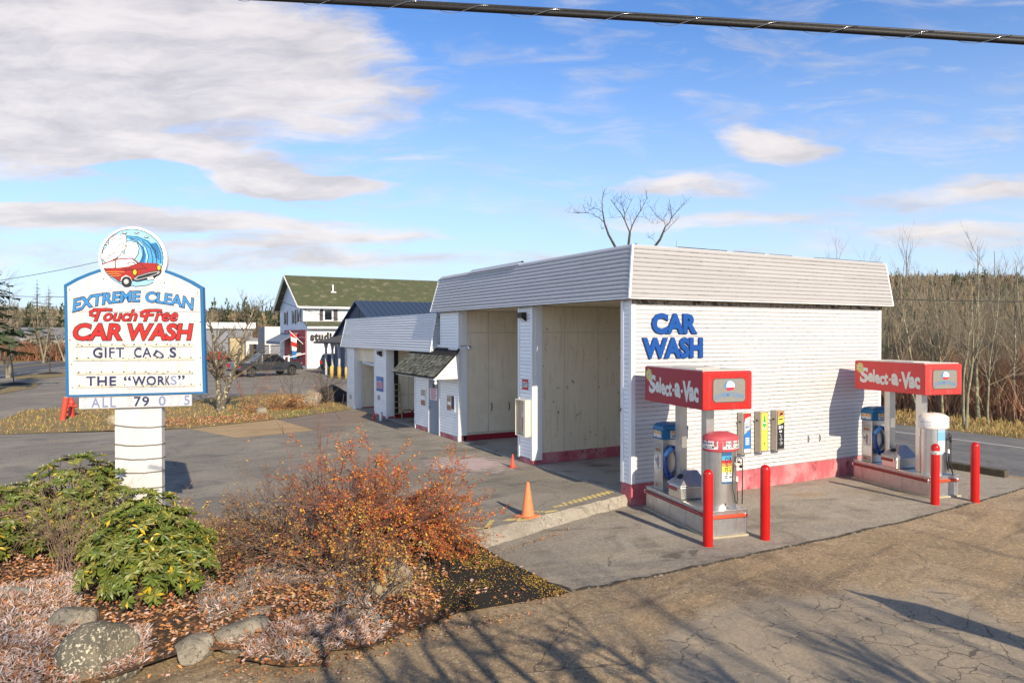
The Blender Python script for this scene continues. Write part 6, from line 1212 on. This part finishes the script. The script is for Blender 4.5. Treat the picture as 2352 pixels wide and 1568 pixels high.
while k < 5200:
    x, y = r.uniform(-15, 0), r.uniform(17.5, 31)
    if not inpoly(LAWN, x, y): continue
    k += 1; g = (x > -6 and y < 22.3); s = Vector((r.uniform(-1, 1), r.uniform(-1, 1), 0)).normalized()*.018; p = Vector((x, y, .0)); e = p+Vector((r.gauss(0, .06), r.gauss(0, .06), r.uniform(.06, .16)))
    c = jit((.26, .30, .05) if g and r.random() < .5 else r.choice(lp), r, .3); mb.add([p-s, p+s, e], [(0, 1, 2)], 0, c)
for k in range(1300):
    x, y = r.uniform(-10, -4.3), r.uniform(18.3, 21.5)
    if not inpoly(LAWN, x, y): continue
    s = r.uniform(.06, .12); leafblade(mb, Vector((x, y, .03)), Vector((r.uniform(-1, 1), r.uniform(-1, 1), .3)), Vector((0, 0, 1)), s, s*.7, jit(r.choice([(.5, .22, .12), (.45, .28, .2), (.36, .15, .07)]), r, .3))
o = mb.build('lawn_grass', M_dry); tag(o, kind='stuff'); o['label'] = 'short dry grass and leaves on the lawn strip'
# ---------------------------------------------------------------- hydrant and leaning posts
M_hyd = mat('red hydrant paint', (.52, .05, .03), .5, var=(4, .15)); t = thing('fire_hydrant', 'red fire hydrant on the dry lawn left of the sign pillar', 'hydrant', (-12.08, 24.5, 0))
MB().lathe([(.17, 0), (.17, .05), (.125, .06), (.115, .55), (.155, .57), (.155, .62), (.13, .64), (.12, .72), (.07, .80), (.04, .82), (.035, .88), (0, .88)], 16).build('barrel', M_hyd, t, smooth=True, ang=40)
mb = MB()
for a in (0, 180, 270): mb.lathe([(.07, .08), (.07, .19), (.045, .20), (.03, .24), (0, .24)], 10, 0, Matrix.Translation((0, 0, .48)) @ Matrix.Rotation(R_(a), 4, 'Z') @ Matrix.Rotation(R_(90), 4, 'Y'))
mb.build('nozzle_cap', M_hyd, t, smooth=True, ang=40)
M_rp = mat('faded red post', (.50, .07, .04), .7, var=(4, .2))
for (x, y, lb, ln_) in ((-12.36, 23.2, 'leaning red post in front of the hydrant, nearer of two', (.16, -.05)), (-12.30, 25.3, 'leaning red post just behind the front one by the hydrant', (.08, 0))):
    t = thing('guard_post', lb, 'post', (x, y, 0), 0, 'red posts by the hydrant'); MB().tube([(0, 0, -.1), (ln_[0], ln_[1], .98)], .115, 14).build('post', M_rp, t, smooth=True, ang=40); MB().tube([(ln_[0]*1.0, ln_[1], .975), (ln_[0]*1.01, ln_[1], 1.0)], .10, 14).build('cap', M_conc, t)
# ---------------------------------------------------------------- vehicles
M_tyre = mat('tyre', (.025, .024, .023), .85); M_rim = mat('alloy rim', (.30, .30, .31), .35, .8); M_tl = mat('tail lamp', (.45, .01, .015), .2); M_hl = mat('head lamp', (.75, .75, .72), .1)
def vehicle(kind, label, loc, rz, L, col, cat='car', group='cars in the parking lot', name='parked_car'):
    t = thing(name, label, cat, loc, rz, group); W = .92 if kind != 'pickup' else 1.0; p = mat('car paint %d' % len(MT), col, .28, .2, coat=.5)
    if kind == 'pickup':
        lo = [(0, .62), (.02, 1.22), (.36, 1.23), (.37, 1.24), (.60, 1.24), (.79, 1.22), (.93, 1.17), (.985, 1.08), (1.0, .80), (.99, .50), (.93, .46), (.905, .46)]; wh = (.185, .825); R0 = .42
        up = [(.345, 1.23), (.36, 1.86), (.40, 1.93), (.60, 1.93), (.755, 1.24)]; wins = [[(.375, 1.29), (.385, 1.80), (.475, 1.82), (.475, 1.29)], [(.49, 1.29), (.49, 1.82), (.595, 1.80), (.70, 1.29)]]
    elif kind == 'suv':
        lo = [(0, .55), (.0, 1.05), (.25, 1.08), (.72, 1.05), (.95, .98), (1.0, .75), (.99, .42), (.01, .42)]; wh = (.19, .81); R0 = .37; up = [(.02, 1.05), (.06, 1.58), (.15, 1.68), (.48, 1.68), (.70, 1.06)]; wins = [[(.07, 1.12), (.10, 1.52), (.27, 1.56), (.27, 1.12)], [(.29, 1.12), (.29, 1.57), (.47, 1.56), (.62, 1.12)]]
    else:
        lo = [(0, .5), (.0, .88), (.06, .95), (.25, .97), (.70, .93), (.95, .80), (1.0, .62), (.99, .36), (.01, .36)]; wh = (.19, .81); R0 = .33; up = [(.14, .95), (.30, 1.38), (.36, 1.42), (.52, 1.42), (.72, .93)]; wins = [[(.22, 1.0), (.32, 1.32), (.42, 1.34), (.42, 1.0)], [(.44, 1.0), (.44, 1.34), (.52, 1.33), (.64, 1.0)]]
    zb = min(z for _, z in lo)
    FV = frame((0, 0, 0), (1, 0, 0), (0, 0, 1)); bottom = []
    for w_ in (wh if kind == 'pickup' else ()): pass
    P = [(x*L, z) for x, z in lo]
    if kind == 'pickup':                                           # lower edge runs round both wheel arches
        P = [(x*L, z) for x, z in lo[:-2]]+[(.93*L, .48)]
        for wx in (wh[1], wh[0]): P += [(wx*L+.50*math.cos(R_(a)), .44+.50*math.sin(R_(a))) for a in range(8, 180, 18)]+([(wh[0]*L+.6, .5)] if wx == wh[1] else [(.02*L, .56)])
    mb = MB(); mb.prism(P, -W, W, 0, FV)
    u0 = [(x*L, z) for x, z in up]; mb2 = MB(); nv = len(u0); ins2 = .10
    b = Vector; vs = [(x, -(W-.02-(.16 if z > 1.2 and i not in (0, nv-1) else 0)), z) for i, (x, z) in enumerate(u0)]+[(x, (W-.02-(.16 if z > 1.2 and i not in (0, nv-1) else 0)), z) for i, (x, z) in enumerate(u0)]
    mb2.add(vs, [tuple(range(nv)), tuple(range(2*nv-1, nv-1, -1))]+[(i, nv+i, nv+(i+1) % nv, (i+1) % nv) for i in range(nv)])
    bo = mb.build('body', p, t, bevel=.035, recalc=True); mb2.build('cabin', p, t, bevel=.03, recalc=True)
    zl = up[0][1]; zt = up[2][1]; wy = lambda z: W-.02-.16*max(0, min(1, (z-zl)/(zt-zl)))
    mb = MB()
    for sgn in (-1, 1):
        for wn_ in wins: q = [(x*L, sgn*(wy(z)+.012), z) for x, z in wn_]; mb.add(q, [(0, 1, 2, 3)])
    a0, a1 = up[-2], up[-1]; mb.add([((a1[0]-.012)*L+.02, -W+.14, a1[1]+.06), ((a1[0]-.012)*L+.02, W-.14, a1[1]+.06), (a0[0]*L+.05, W-.27, a0[1]-.05), (a0[0]*L+.05, -W+.27, a0[1]-.05)], [(0, 1, 2, 3)])
    mb.build('window', M_glass, t)
    for wx in wh:
        for sgn in (-1, 1):
            Mw = Matrix.Translation((wx*L, sgn*(W-.10), R0)) @ Matrix.Rotation(R_(90), 4, 'X'); wo = MB().lathe([(R0*.6, -.115), (R0*.95, -.115), (R0, -.08), (R0, .08), (R0*.95, .115), (R0*.6, .115)], 20, 0, Mw).build('wheel', M_tyre, t, smooth=True, ang=40)
            mb = MB(); mb.lathe([(R0*.62, -.118), (R0*.62, .118)], 16, 0, Mw)
            for k in range(6):
                a = k*math.pi/3; mb.box(R0*.18, R0*.5, -.05, .05, .118*-sgn-.004, .118*-sgn+.004, 1, Mw @ Matrix.Rotation(a, 4, 'Z'))
            mb.build('rim', [M_rim, M_black], wo)
    for sgn in (-1, 1):
        zt_ = lo[1][1]; MB().box(-.02, .14, sgn*(W-.13)-.10, sgn*(W-.13)+.14*.99, zt_-.42, zt_-.08).build('tail_lamp', M_tl, t, bevel=.02); MB().box(L*.955, L*.995, sgn*(W-.2)-.16, sgn*(W-.2)+.16, lo[6][1]-.32 if kind == 'pickup' else .66, lo[6][1]-.08 if kind == 'pickup' else .78).build('head_lamp', M_hl, t, bevel=.02)
    if kind == 'pickup':
        mb = MB(); mb.box(.27*L, .74*L, -W-.10, -W+.02, .43, .50); mb.box(.27*L, .74*L, W-.02, W+.1, .43, .50); mb.build('running_board', M_rim, t, bevel=.01); mb = MB(); mb.box(.30*L, .74*L, -W-.008, -W+.01, .66, .73); mb.box(.30*L, .74*L, W-.01, W+.008, .66, .73); mb.build('side_trim', M_chrome, t)
        mb = MB(); mb.box(-.16, .05, -W+.05, W-.05, .52, .70); mb.box(L*.985, L*1.02, -W+.06, W-.06, .48, .66); mb.build('bumper', M_black, t, bevel=.03)
        mb = MB(); mb.box(.64*L, .67*L, -W-.20, -W-.02, 1.27, 1.44); mb.box(.64*L, .67*L, W+.02, W+.2, 1.27, 1.44); mb.build('mirror', M_black, t, bevel=.02); mb = MB()
        for x in (.425, .555): mb.box(x*L, (x+.03)*L, -W-.02, -W, 1.08, 1.13)
        mb.build('door_handle', M_chrome, t); mb = MB(); [mb.box(x*L-.008, x*L+.008, -W-.002, -W+.01, .6, 1.24) for x in (.355, .482, .64)]; mb.build('panel_gap', M_black, t)
    return t
pa = R_(22.7); vehicle('pickup', 'dark grey crew cab pickup truck parked across the lot', (-.20-1.22*math.cos(pa)-.95*math.sin(pa), 51.5-1.22*math.sin(pa)+.95*math.cos(pa), 0), pa, 6.2, (.055, .06, .07), 'pickup truck', None, 'pickup_truck')
for kind, lb, u, v, rz, L, c in (('suv', 'maroon car behind the pickup by the red storefront', 690, 818, -40, 4.6, (.16, .02, .03)), ('suv', 'black car second from the storefront behind the pickup', 652, 816, -60, 4.7, (.02, .02, .022)), ('sedan', 'dark grey sedan in the far row of the lot', 612, 812, 10, 4.6, (.05, .05, .055)), ('suv', 'black suv in the far row seen behind the birch', 575, 813, 15, 4.7, (.015, .015, .018)), ('suv', 'silver suv seen through the birch branches', 540, 812, 20, 4.6, (.35, .36, .37)), ('sedan', 'white car in the far row just right of the sign', 492, 811, 12, 4.5, (.60, .60, .60)), ('sedan', 'dark blue car in the far row beside the white car', 515, 814, 16, 4.5, (.03, .04, .08)), ('sedan', 'orange red car nearest the sign edge in the lot', 486, 832, 60, 4.4, (.55, .05, .02)), ('suv', 'dark car parked under the barn porch', 755, 850, 60, 4.5, (.03, .035, .05))):
    p = G(u, v); vehicle(kind, lb, (p.x, p.y, 0), R_(rz), L, c)
# ---------------------------------------------------------------- houses beyond
M_hsid = siding_mat('studio clapboard', (.80, .80, .79), (.4, .4, .4), .4, 0, .2); M_hshade = siding_mat('studio clapboard shaded copy', (.50, .56, .66), (.3, .33, .38), .4, 0, .2)  # gable copy of the white clapboard has its blue shade painted in
M_moss = mat('mossy shingles', (.085, .095, .045), .95, var=(1.5, .3), alt=((.20, .18, .12), 1.1, .52, .68), streak=((.05, .055, .03), .5)); M_rstore = mat('red storefront', (.30, .015, .02), .6, var=(2, .1)); M_awn = mat('slate blue awning', (.17, .21, .29), .7); M_shut = mat('dark shutter', (.05, .045, .05), .6)
H = thing('studio_house', 'white two storey house with mossy green roof and red storefront gable', 'house'); X0, X1 = 7.35, 28.0
mb = MB(); clap(mb, (X0, 66.2, 4.9), (1, 0, 0), (0, 0, 1), X1-X0, 1.95, .2, .02); clap(mb, (X0, 64.48, 0), (1, 0, 0), (0, 0, 1), X1-X0, 4.45, .2, .02); mb.box(X0+.05, X1, 64.5, 79, 0, 4.4); mb.box(X0+.05, X1, 66.22, 79, 4.4, 6.85); mb.build('wall', M_hsid, H)
mb = MB(); clap(mb, (X0, 79, 4.15), (0, -1, 0), (0, 0, 1), 79-64.5, .75, .2, .02); clap(mb, (X0, 79, 4.9), (0, -1, 0), (0, 0, 1), 79-66.2, 1.95, .2, .02)
z = 6.85
while z < 10.1: f = (z-6.85)/3.45; f2 = min(1, (z-6.65)/3.45); mb.quad((X0-.02, 79-6.1*f, z), (X0-.02, 66.2+6.4*f, z), (X0, 66.2+6.4*f2, z+.2), (X0, 79-6.1*f2, z+.2)); z += .2
mb.add([(X0+.03, 79, 6.85), (X0+.03, 66.2, 6.85), (X0+.03, 72.8, 10.35)], [(0, 1, 2)]); mb.box(X0-.02, X0+.04, 76.3, 79, 0, 4.15); mb.build('gable_wall', M_hshade, H)
mb = MB()
def slab(mb, a, b, c, d, th, m=0): a, b, c, d = map(Vector, (a, b, c, d)); n = (b-a).cross(d-a).normalized()*th; v = [a, b, c, d, a+n, b+n, c+n, d+n]; mb.add(v, [(3, 2, 1, 0), (4, 5, 6, 7), (0, 1, 5, 4), (1, 2, 6, 5), (2, 3, 7, 6), (3, 0, 4, 7)], m)
xe = X0-.75; slab(mb, (xe, 65.6, 6.62), (X1+.4, 65.6, 6.62), (X1+.4, 72.8, 10.36), (xe, 72.8, 10.36), .14); slab(mb, (X1+.4, 79.8, 6.5), (xe, 79.8, 6.5), (xe, 72.8, 10.36), (X1+.4, 72.8, 10.36), .14); slab(mb, (X0-.1, 63.9, 4.47), (X1, 63.9, 4.47), (X1, 66.25, 5.0), (X0-.1, 66.25, 5.0), .08); RO = mb.build('roof', M_moss, H)
mb = MB(); mb.tube([(11.3, 69, 8.3), (11.3, 69, 9.3)], .09, 8); mb.box(11.0, 11.6, 68.7, 69.3, 8.3, 8.5); mb.build('vent_pipe', M_white, RO)
mb = MB(); mb.box(xe, X1, 65.58, 65.8, 6.45, 6.66); mb.box(X0-.1, X1, 63.85, 64.0, 4.25, 4.47); mb.tube([(xe, 79.75, 6.5), (xe, 72.8, 10.40)], .13, 4); mb.tube([(xe, 65.55, 6.62), (xe, 72.8, 10.40)], .13, 4); mb.box(X0-.04, X0+.14, 64.43, 64.56, 0, 4.3); mb.tube([(9.0, 65.75, 6.4), (9.0, 66.1, 6.2), (9.0, 66.1, 5.0)], .05, 6); mb.box(X0-.05, X0+.1, 66.1, 66.3, 4.9, 6.7); mb.build('fascia', M_white, H)
def win(x, y, z, w_, h_, ax, shut=True):
    F2 = frame((x, y, z), (1, 0, 0) if ax == 'y' else (0, -1, 0), (0, 0, 1)); W_ = MB(); W_.box(-w_/2-.12, w_/2+.12, -h_/2-.12, h_/2+.12, .022, .06, 0, F2); o = W_.build('window', M_white, H); MB().box(-w_/2, w_/2, -h_/2, h_/2, .06, .075, 0, F2).build('pane', M_glass, o)
    if shut: mb = MB(); [mb.box(s*(w_/2+.42)-.24, s*(w_/2+.42)+.24, -h_/2-.1, h_/2+.1, .022, .05, 0, F2) for s in (-1, 1)]; mb.build('shutter', M_shut, H)
win(10.03, 66.2, 5.75, .78, 1.05, 'y'); win(16.5, 66.2, 5.75, .78, 1.05, 'y'); win(X0, 75.4, 5.55, .8, 1.4, 'x'); win(X0, 70.9, 5.6, .8, 1.4, 'x'); win(X0, 68.2, 5.7, .8, 1.3, 'x')
mb = MB(); mb.box(X0-.05, X0+.02, 64.75, 76.2, .25, 4.12); mb.build('storefront', M_rstore, H)
mb = MB(); mb.box(X0-.10, X0-.05, 64.8, 76.2, 3.25, 3.37); mb.box(X0-.10, X0-.05, 64.7, 64.85, .3, 4.1); mb.box(X0-.09, X0-.05, 74, 75.2, 3.5, 4.0); mb.build('storefront_trim', MT['faded pink'], H)
mb = MB(); [mb.box(X0-.09, X0-.05, y, y+.9, .9, 2.7) for y in (66.5, 68.0, 69.5)]; mb.box(X0-.09, X0-.05, 71.6, 72.8, .3, 2.7); mb.build('shop_window', M_glass, H)
mb = MB(); slab(mb, (X0-2.0, 77.2, 2.75), (X0-2.0, 68.6, 2.75), (X0-.06, 68.6, 3.75), (X0-.06, 77.2, 3.75), .08); mb.box(X0-2.0, X0-1.96, 68.6, 77.2, 2.5, 2.75); mb.build('awning', M_awn, H)
mb = MB()
for y in (64.9, 67.2): mb.box(X0-1.9, X0-1.75, y, y+.15, .1, 1.3); mb.tube([(X0-1.8, y+.05, 1.2), (X0-.1, y+.05, 1.6)], .06, 4)
mb.build('handrail', M_white, H)
mb = MB(); text(mb, 'studio', 7.72, 10.55, 2.98, 3.78, .035, 0, frame((0, 64.47, 0), (1, 0, 0), (0, 0, 1)), bold=.07, space=1.15, depth=.03); mb.prism([(8.0+.0*k, 0) for k in range(1)] and [(7.98, 2.72), (8.1, 2.66), (10.1, 2.66), (10.2, 2.72), (10.2, 2.84), (10.1, 2.9), (8.1, 2.9), (7.98, 2.84)], .02, .035, 0, frame((0, 64.47, 0), (1, 0, 0), (0, 0, 1))); mb.build('lettering', M_blk, H)
t = thing('flag', 'red white and blue flag hanging on a pole at the red storefront', 'flag', (X0, 66.0, 0)); mb = MB(); mb.tube([(-.1, 0, 2.6), (-1.6, -.3, 4.0)], .04, 6); mb.build('pole', M_white, t); mb = MB()
for k, m in enumerate((0, 1, 0, 1, 2, 2)): x = -1.5+k*.05; mb.add([(x, -.3, 3.9-k*.5), (x+.75-k*.06, -.15, 3.6-k*.46), (x+.7-k*.06, -.12, 3.1-k*.42), (x+.02, -.28, 3.4-k*.5)], [(0, 1, 2, 3)], m)
mb.build('cloth', [c_red, c_wh, c_bl], t)
# dark blue barn with its porch
M_barn = mat('dark blue barn boards', (.04, .06, .115), .7, var=(3, .15)); M_brf = mat('blue metal roof', (.06, .09, .15), .4, .3)
t = thing('barn', 'dark blue barn with ribbed blue metal roof behind the low bays', 'barn'); bx, by0, by1, bry = 8.2, 41.0, 56.6, 48.8
mb = MB(); mb.prism([(by0, 0), (by1, 0), (by1, 3.2), (bry, 6.45), (by0, 3.2)], 0, 22, 0, Matrix(((0, 0, 1, bx), (1, 0, 0, 0), (0, 1, 0, 0), (0, 0, 0, 1)))); mb.build('wall', M_barn, t, recalc=True)
mb = MB(); slab(mb, (bx-.3, by0-.4, 3.05), (bx+22.3, by0-.4, 3.05), (bx+22.3, bry, 6.5), (bx-.3, bry, 6.5), .1); slab(mb, (bx+22.3, by1+.4, 3.05), (bx-.3, by1+.4, 3.05), (bx-.3, bry, 6.5), (bx+22.3, bry, 6.5), .1)
for k in range(46): x = bx-.28+k*.5; slab(mb, (x, by0-.4, 3.15), (x+.06, by0-.4, 3.15), (x+.06, bry, 6.6), (x, bry, 6.6), .05)
mb.build('roof', M_brf, t)
mb = MB(); [mb.box(bx-.05, bx+.02, bry-.42, bry+.42, 4.6+k*.18, 4.7+k*.18) for k in range(7)]; mb.build('louvre', M_shut, t)
p0, p1 = D3(738, 790, 66), D3(802, 786, 60); t = thing('porch', 'dark shingled porch on pale posts beside the blue barn', 'porch', (p0.x, p0.y, 0)); dv = Vector((p1.x-p0.x, p1.y-p0.y, 0)); nv_ = Vector((-dv.y, dv.x, 0)).normalized()
mb = MB(); A, B_ = Vector((0, 0, 2.85))-nv_*.4-dv*.05, Vector((0, 0, 2.85))-nv_*.4+dv*1.05; slab(mb, A, B_, B_+nv_*3+Vector((0, 0, .85)), A+nv_*3+Vector((0, 0, .85))+dv*.12, .12); mb.build('roof', mat('grey shingles', (.085, .083, .085), .9, var=(4, .2)), t)
for f in (.18, .42, .66, .98): q = dv*f; mb = MB(); mb.tube([q, q+Vector((0, 0, 2.3)), q+Vector((0, 0, 2.86))], [.12, .12, .26], 4); mb.build('post', mat('grey porch post %d' % len(MT), (.42, .42, .44), .7), t)
mb = MB(); q = dv*.98; mb.box(q.x-.1, q.x+1.6, q.y-.2, q.y+.8, 0, 2.85); mb.build('stone_pier', mat('fieldstone', (.25, .25, .27), .9, alt=((.42, .42, .44), 3, .45, .6), bump=(5, 1, .05)), t)
for k in range(4):
    p = G(762+k*17, 866+k*2); t = thing('yellow_post', 'short yellow guard post in front of the barn porch', 'post', (p.x, p.y, 0), 0, 'yellow posts by the porch'); MB().lathe([(.16, 0), (.16, .85), (.10, .98), (0, 1.0)], 12).build('post', M_roady, t, smooth=True)
def boxhouse(name, label, cat, pts, parts, loc):
    t = thing(name, label, cat, loc); 
    for nm, boxes, m in parts: mb = MB(); [mb.box(*b) for b in boxes]; mb.build(nm, m, t)
    return t
p = D3(593, 760, 105); q = D3(650, 760, 105)
M_pal = mat('pale grey panel wall', (.62, .60, .57), .7, var=(1, .05)); M_dks = mat('dark side wall', (.20, .21, .24), .7)
boxhouse('shop_building', 'pale flat fronted shop with a big blank sign band, left of the red storefront', 'building', 0, (('wall', [(0, 9, 0, 6, 0, 4.6)], M_dks), ('sign_band', [(-.05, 5.2, -.35, -.02, 2.0, 4.75)], M_pal), ('post', [(.6, .75, -.3, -.15, 0, 2.0), (3.6, 3.75, -.3, -.15, 0, 2.0)], M_white), ('roof', [(-.05, 9, -.05, 6, 4.6, 4.8)], M_dks)), (D3(608, 760, 108).x, D3(608, 760, 108).y, 0))
p = D3(455, 750, 125); boxhouse('warehouse', 'long low building with a white roof edge seen right of the sign', 'building', 0, (('wall', [(0, 9, 0, 8, 0, 4.6)], M_dks), ('roof', [(-.5, 9.5, -.5, 8, 4.6, 5.7)], M_white)), (p.x, p.y, 0))
p = D3(565, 780, 118); boxhouse('shed', 'small pale grey shed far across the lot', 'shed', 0, (('wall', [(0, 4, 0, 4, 0, 2.6)], M_pal), ('roof', [(-.2, 4.2, -.2, 4.2, 2.6, 3.0)], M_dks), ('door', [(.5, 1.6, -.03, -.004, 0, 2.0)], M_shut)), (p.x, p.y, 0))
p = D3(528, 785, 100); boxhouse('kiosk', 'narrow cream kiosk behind the birch', 'kiosk', 0, (('wall', [(0, 1.9, 0, 2, 0, 3.2)], mat('cream yellow wall', (.42, .34, .2), .7)), ('roof', [(-.2, 2.1, -.2, 2.2, 3.2, 3.4)], M_dks)), (p.x, p.y, 0))
for (u, v, lb, c, s) in ((118, 768, 'grey roofed house half hidden in the woods beyond the road', (.5, .48, .45), 1.0), (40, 772, 'pale house glimpsed through trees at the left', (.55, .55, .56), .9)):
    p = D3(u, 800, 118); t = thing('house', lb, 'house', (p.x, p.y, 0), .4, 'houses beyond the road'); MB().box(-4*s, 4*s, -3*s, 3*s, 0, 3.0*s).build('wall', mat('house wall %d' % len(MT), c, .7), t); mb = MB(); slab(mb, (-4.4*s, -3.4*s, 2.9*s), (4.4*s, -3.4*s, 2.9*s), (4.4*s, 0, 4.6*s), (-4.4*s, 0, 4.6*s), .15); slab(mb, (4.4*s, 3.4*s, 2.9*s), (-4.4*s, 3.4*s, 2.9*s), (-4.4*s, 0, 4.6*s), (4.4*s, 0, 4.6*s), .15); mb.build('roof', M_dks, t); mb = MB(); [mb.box(x*s-.5, x*s+.5, -3*s-.04, -3*s+.01, 1.0*s, 2.2*s) for x in (-2, 1.5)]; mb.build('window', M_glass, t)
# ---------------------------------------------------------------- poles and lines
M_pole = mat('weathered pole wood', (.22, .17, .12), .9, streak=((.12, .09, .07), .5)); M_wire = mat('black line', (.02, .02, .022), .5)
t = thing('utility_pole', 'weathered utility pole with a yellow guy guard across the road', 'utility pole', (D3(176, 800, 112).x, D3(176, 800, 112).y, 0)); MB().tube([(0, 0, -.2), (0, 0, 5.6)], [.16, .12], 10).build('pole', M_pole, t); MB().tube([(3.2, -.4, 0), (2.0, -.2, 4.4)], .09, 6).build('guy_guard', M_roady, t)
t = thing('utility_pole', 'short pale post in the brush at the left edge beyond the road', 'utility pole', (D3(24, 800, 100).x, D3(24, 800, 100).y, 0)); MB().tube([(0, 0, -.2), (0, 0, 7.4)], [.14, .1], 8).build('pole', M_pole, t)
def sag(a, b, s, n=14): a, b = Vector(a), Vector(b); return [a.lerp(b, i/n)-Vector((0, 0, s*4*(i/n)*(1-i/n))) for i in range(n+1)]
for a, b, s, rad, lb in ((D3(-60, 652, 60), D3(330, 575, 58), .25, .022, 'high thin line climbing to the right above the sign shoulder'), (D3(-60, 676, 70), D3(300, 678, 68), .2, .025, 'upper level line crossing behind the sign at the left'), (D3(-60, 722, 80), D3(320, 738, 78), .2, .03, 'pale middle line over the road at the left'), (D3(-60, 738, 74), D3(330, 735, 74), .5, .03, 'dark sagging lowest line over the road at the left'),
                           (D3(1980, 684, 27), D3(2500, 692, 26), .05, .018, 'single dark line crossing the right woods'), (D3(640, 690, 50), D3(900, 752, 48), .3, .02, 'thin line crossing in front of the studio house')):
    t = thing('overhead_line', lb, 'power line', tuple(a), 0, 'thin overhead lines'); MB().tube([p-a for p in sag(a, b, s)], rad, 5).build('wire', M_wire, t, smooth=True)
a, b = D3(300, -22, 4.15), D3(2640, 112, 3.75); t = thing('overhead_cable', 'thick black bundled cable with spiral lashing across the top of the view', 'cable', tuple(a)); ax = (b-a).normalized()
SP_ = [p-a for p in sag(a, b, -.012, 40)]
nu = ax.cross(Vector((0, 0, 1))).normalized(); nw = nu.cross(ax)
if nw.z < 0: nw = -nw
ex = lambda P, du, dw: [p+nu*du+nw*dw for p in P]
MB().tube(ex(SP_, 0, -.006), .0165, 10).build('sheath', mat('black cable sheath', (.008, .008, .009), .6, bump=(60, .6, .004)), t, smooth=True)
L = (b-a).length
def hel(rad, off, pitch, thick, n, ph=0): return [a*0+Vector((0, 0, 0))+SP_[0].lerp(SP_[-1], i/n)+nw*(off+.0)+(nu*math.cos(2*math.pi*i/n*L/pitch+ph)+nw*math.sin(2*math.pi*i/n*L/pitch+ph))*rad for i in range(n+1)]
mb = MB(); mb.tube(ex(SP_, 0, .0165), .0075, 8)
for k in range(4): mb.tube(hel(.0065, .0165, .055, .0, 520, k*1.57), .0033, 4)
mb.build('strand', mat('strand wire', (.03, .03, .032), .5, .3), t, smooth=True)
mb = MB(); mb.tube(hel(.0255, .002, .40, 0, 400), .0016, 4); mb.build('lashing_wire', M_chrome, t, smooth=True)
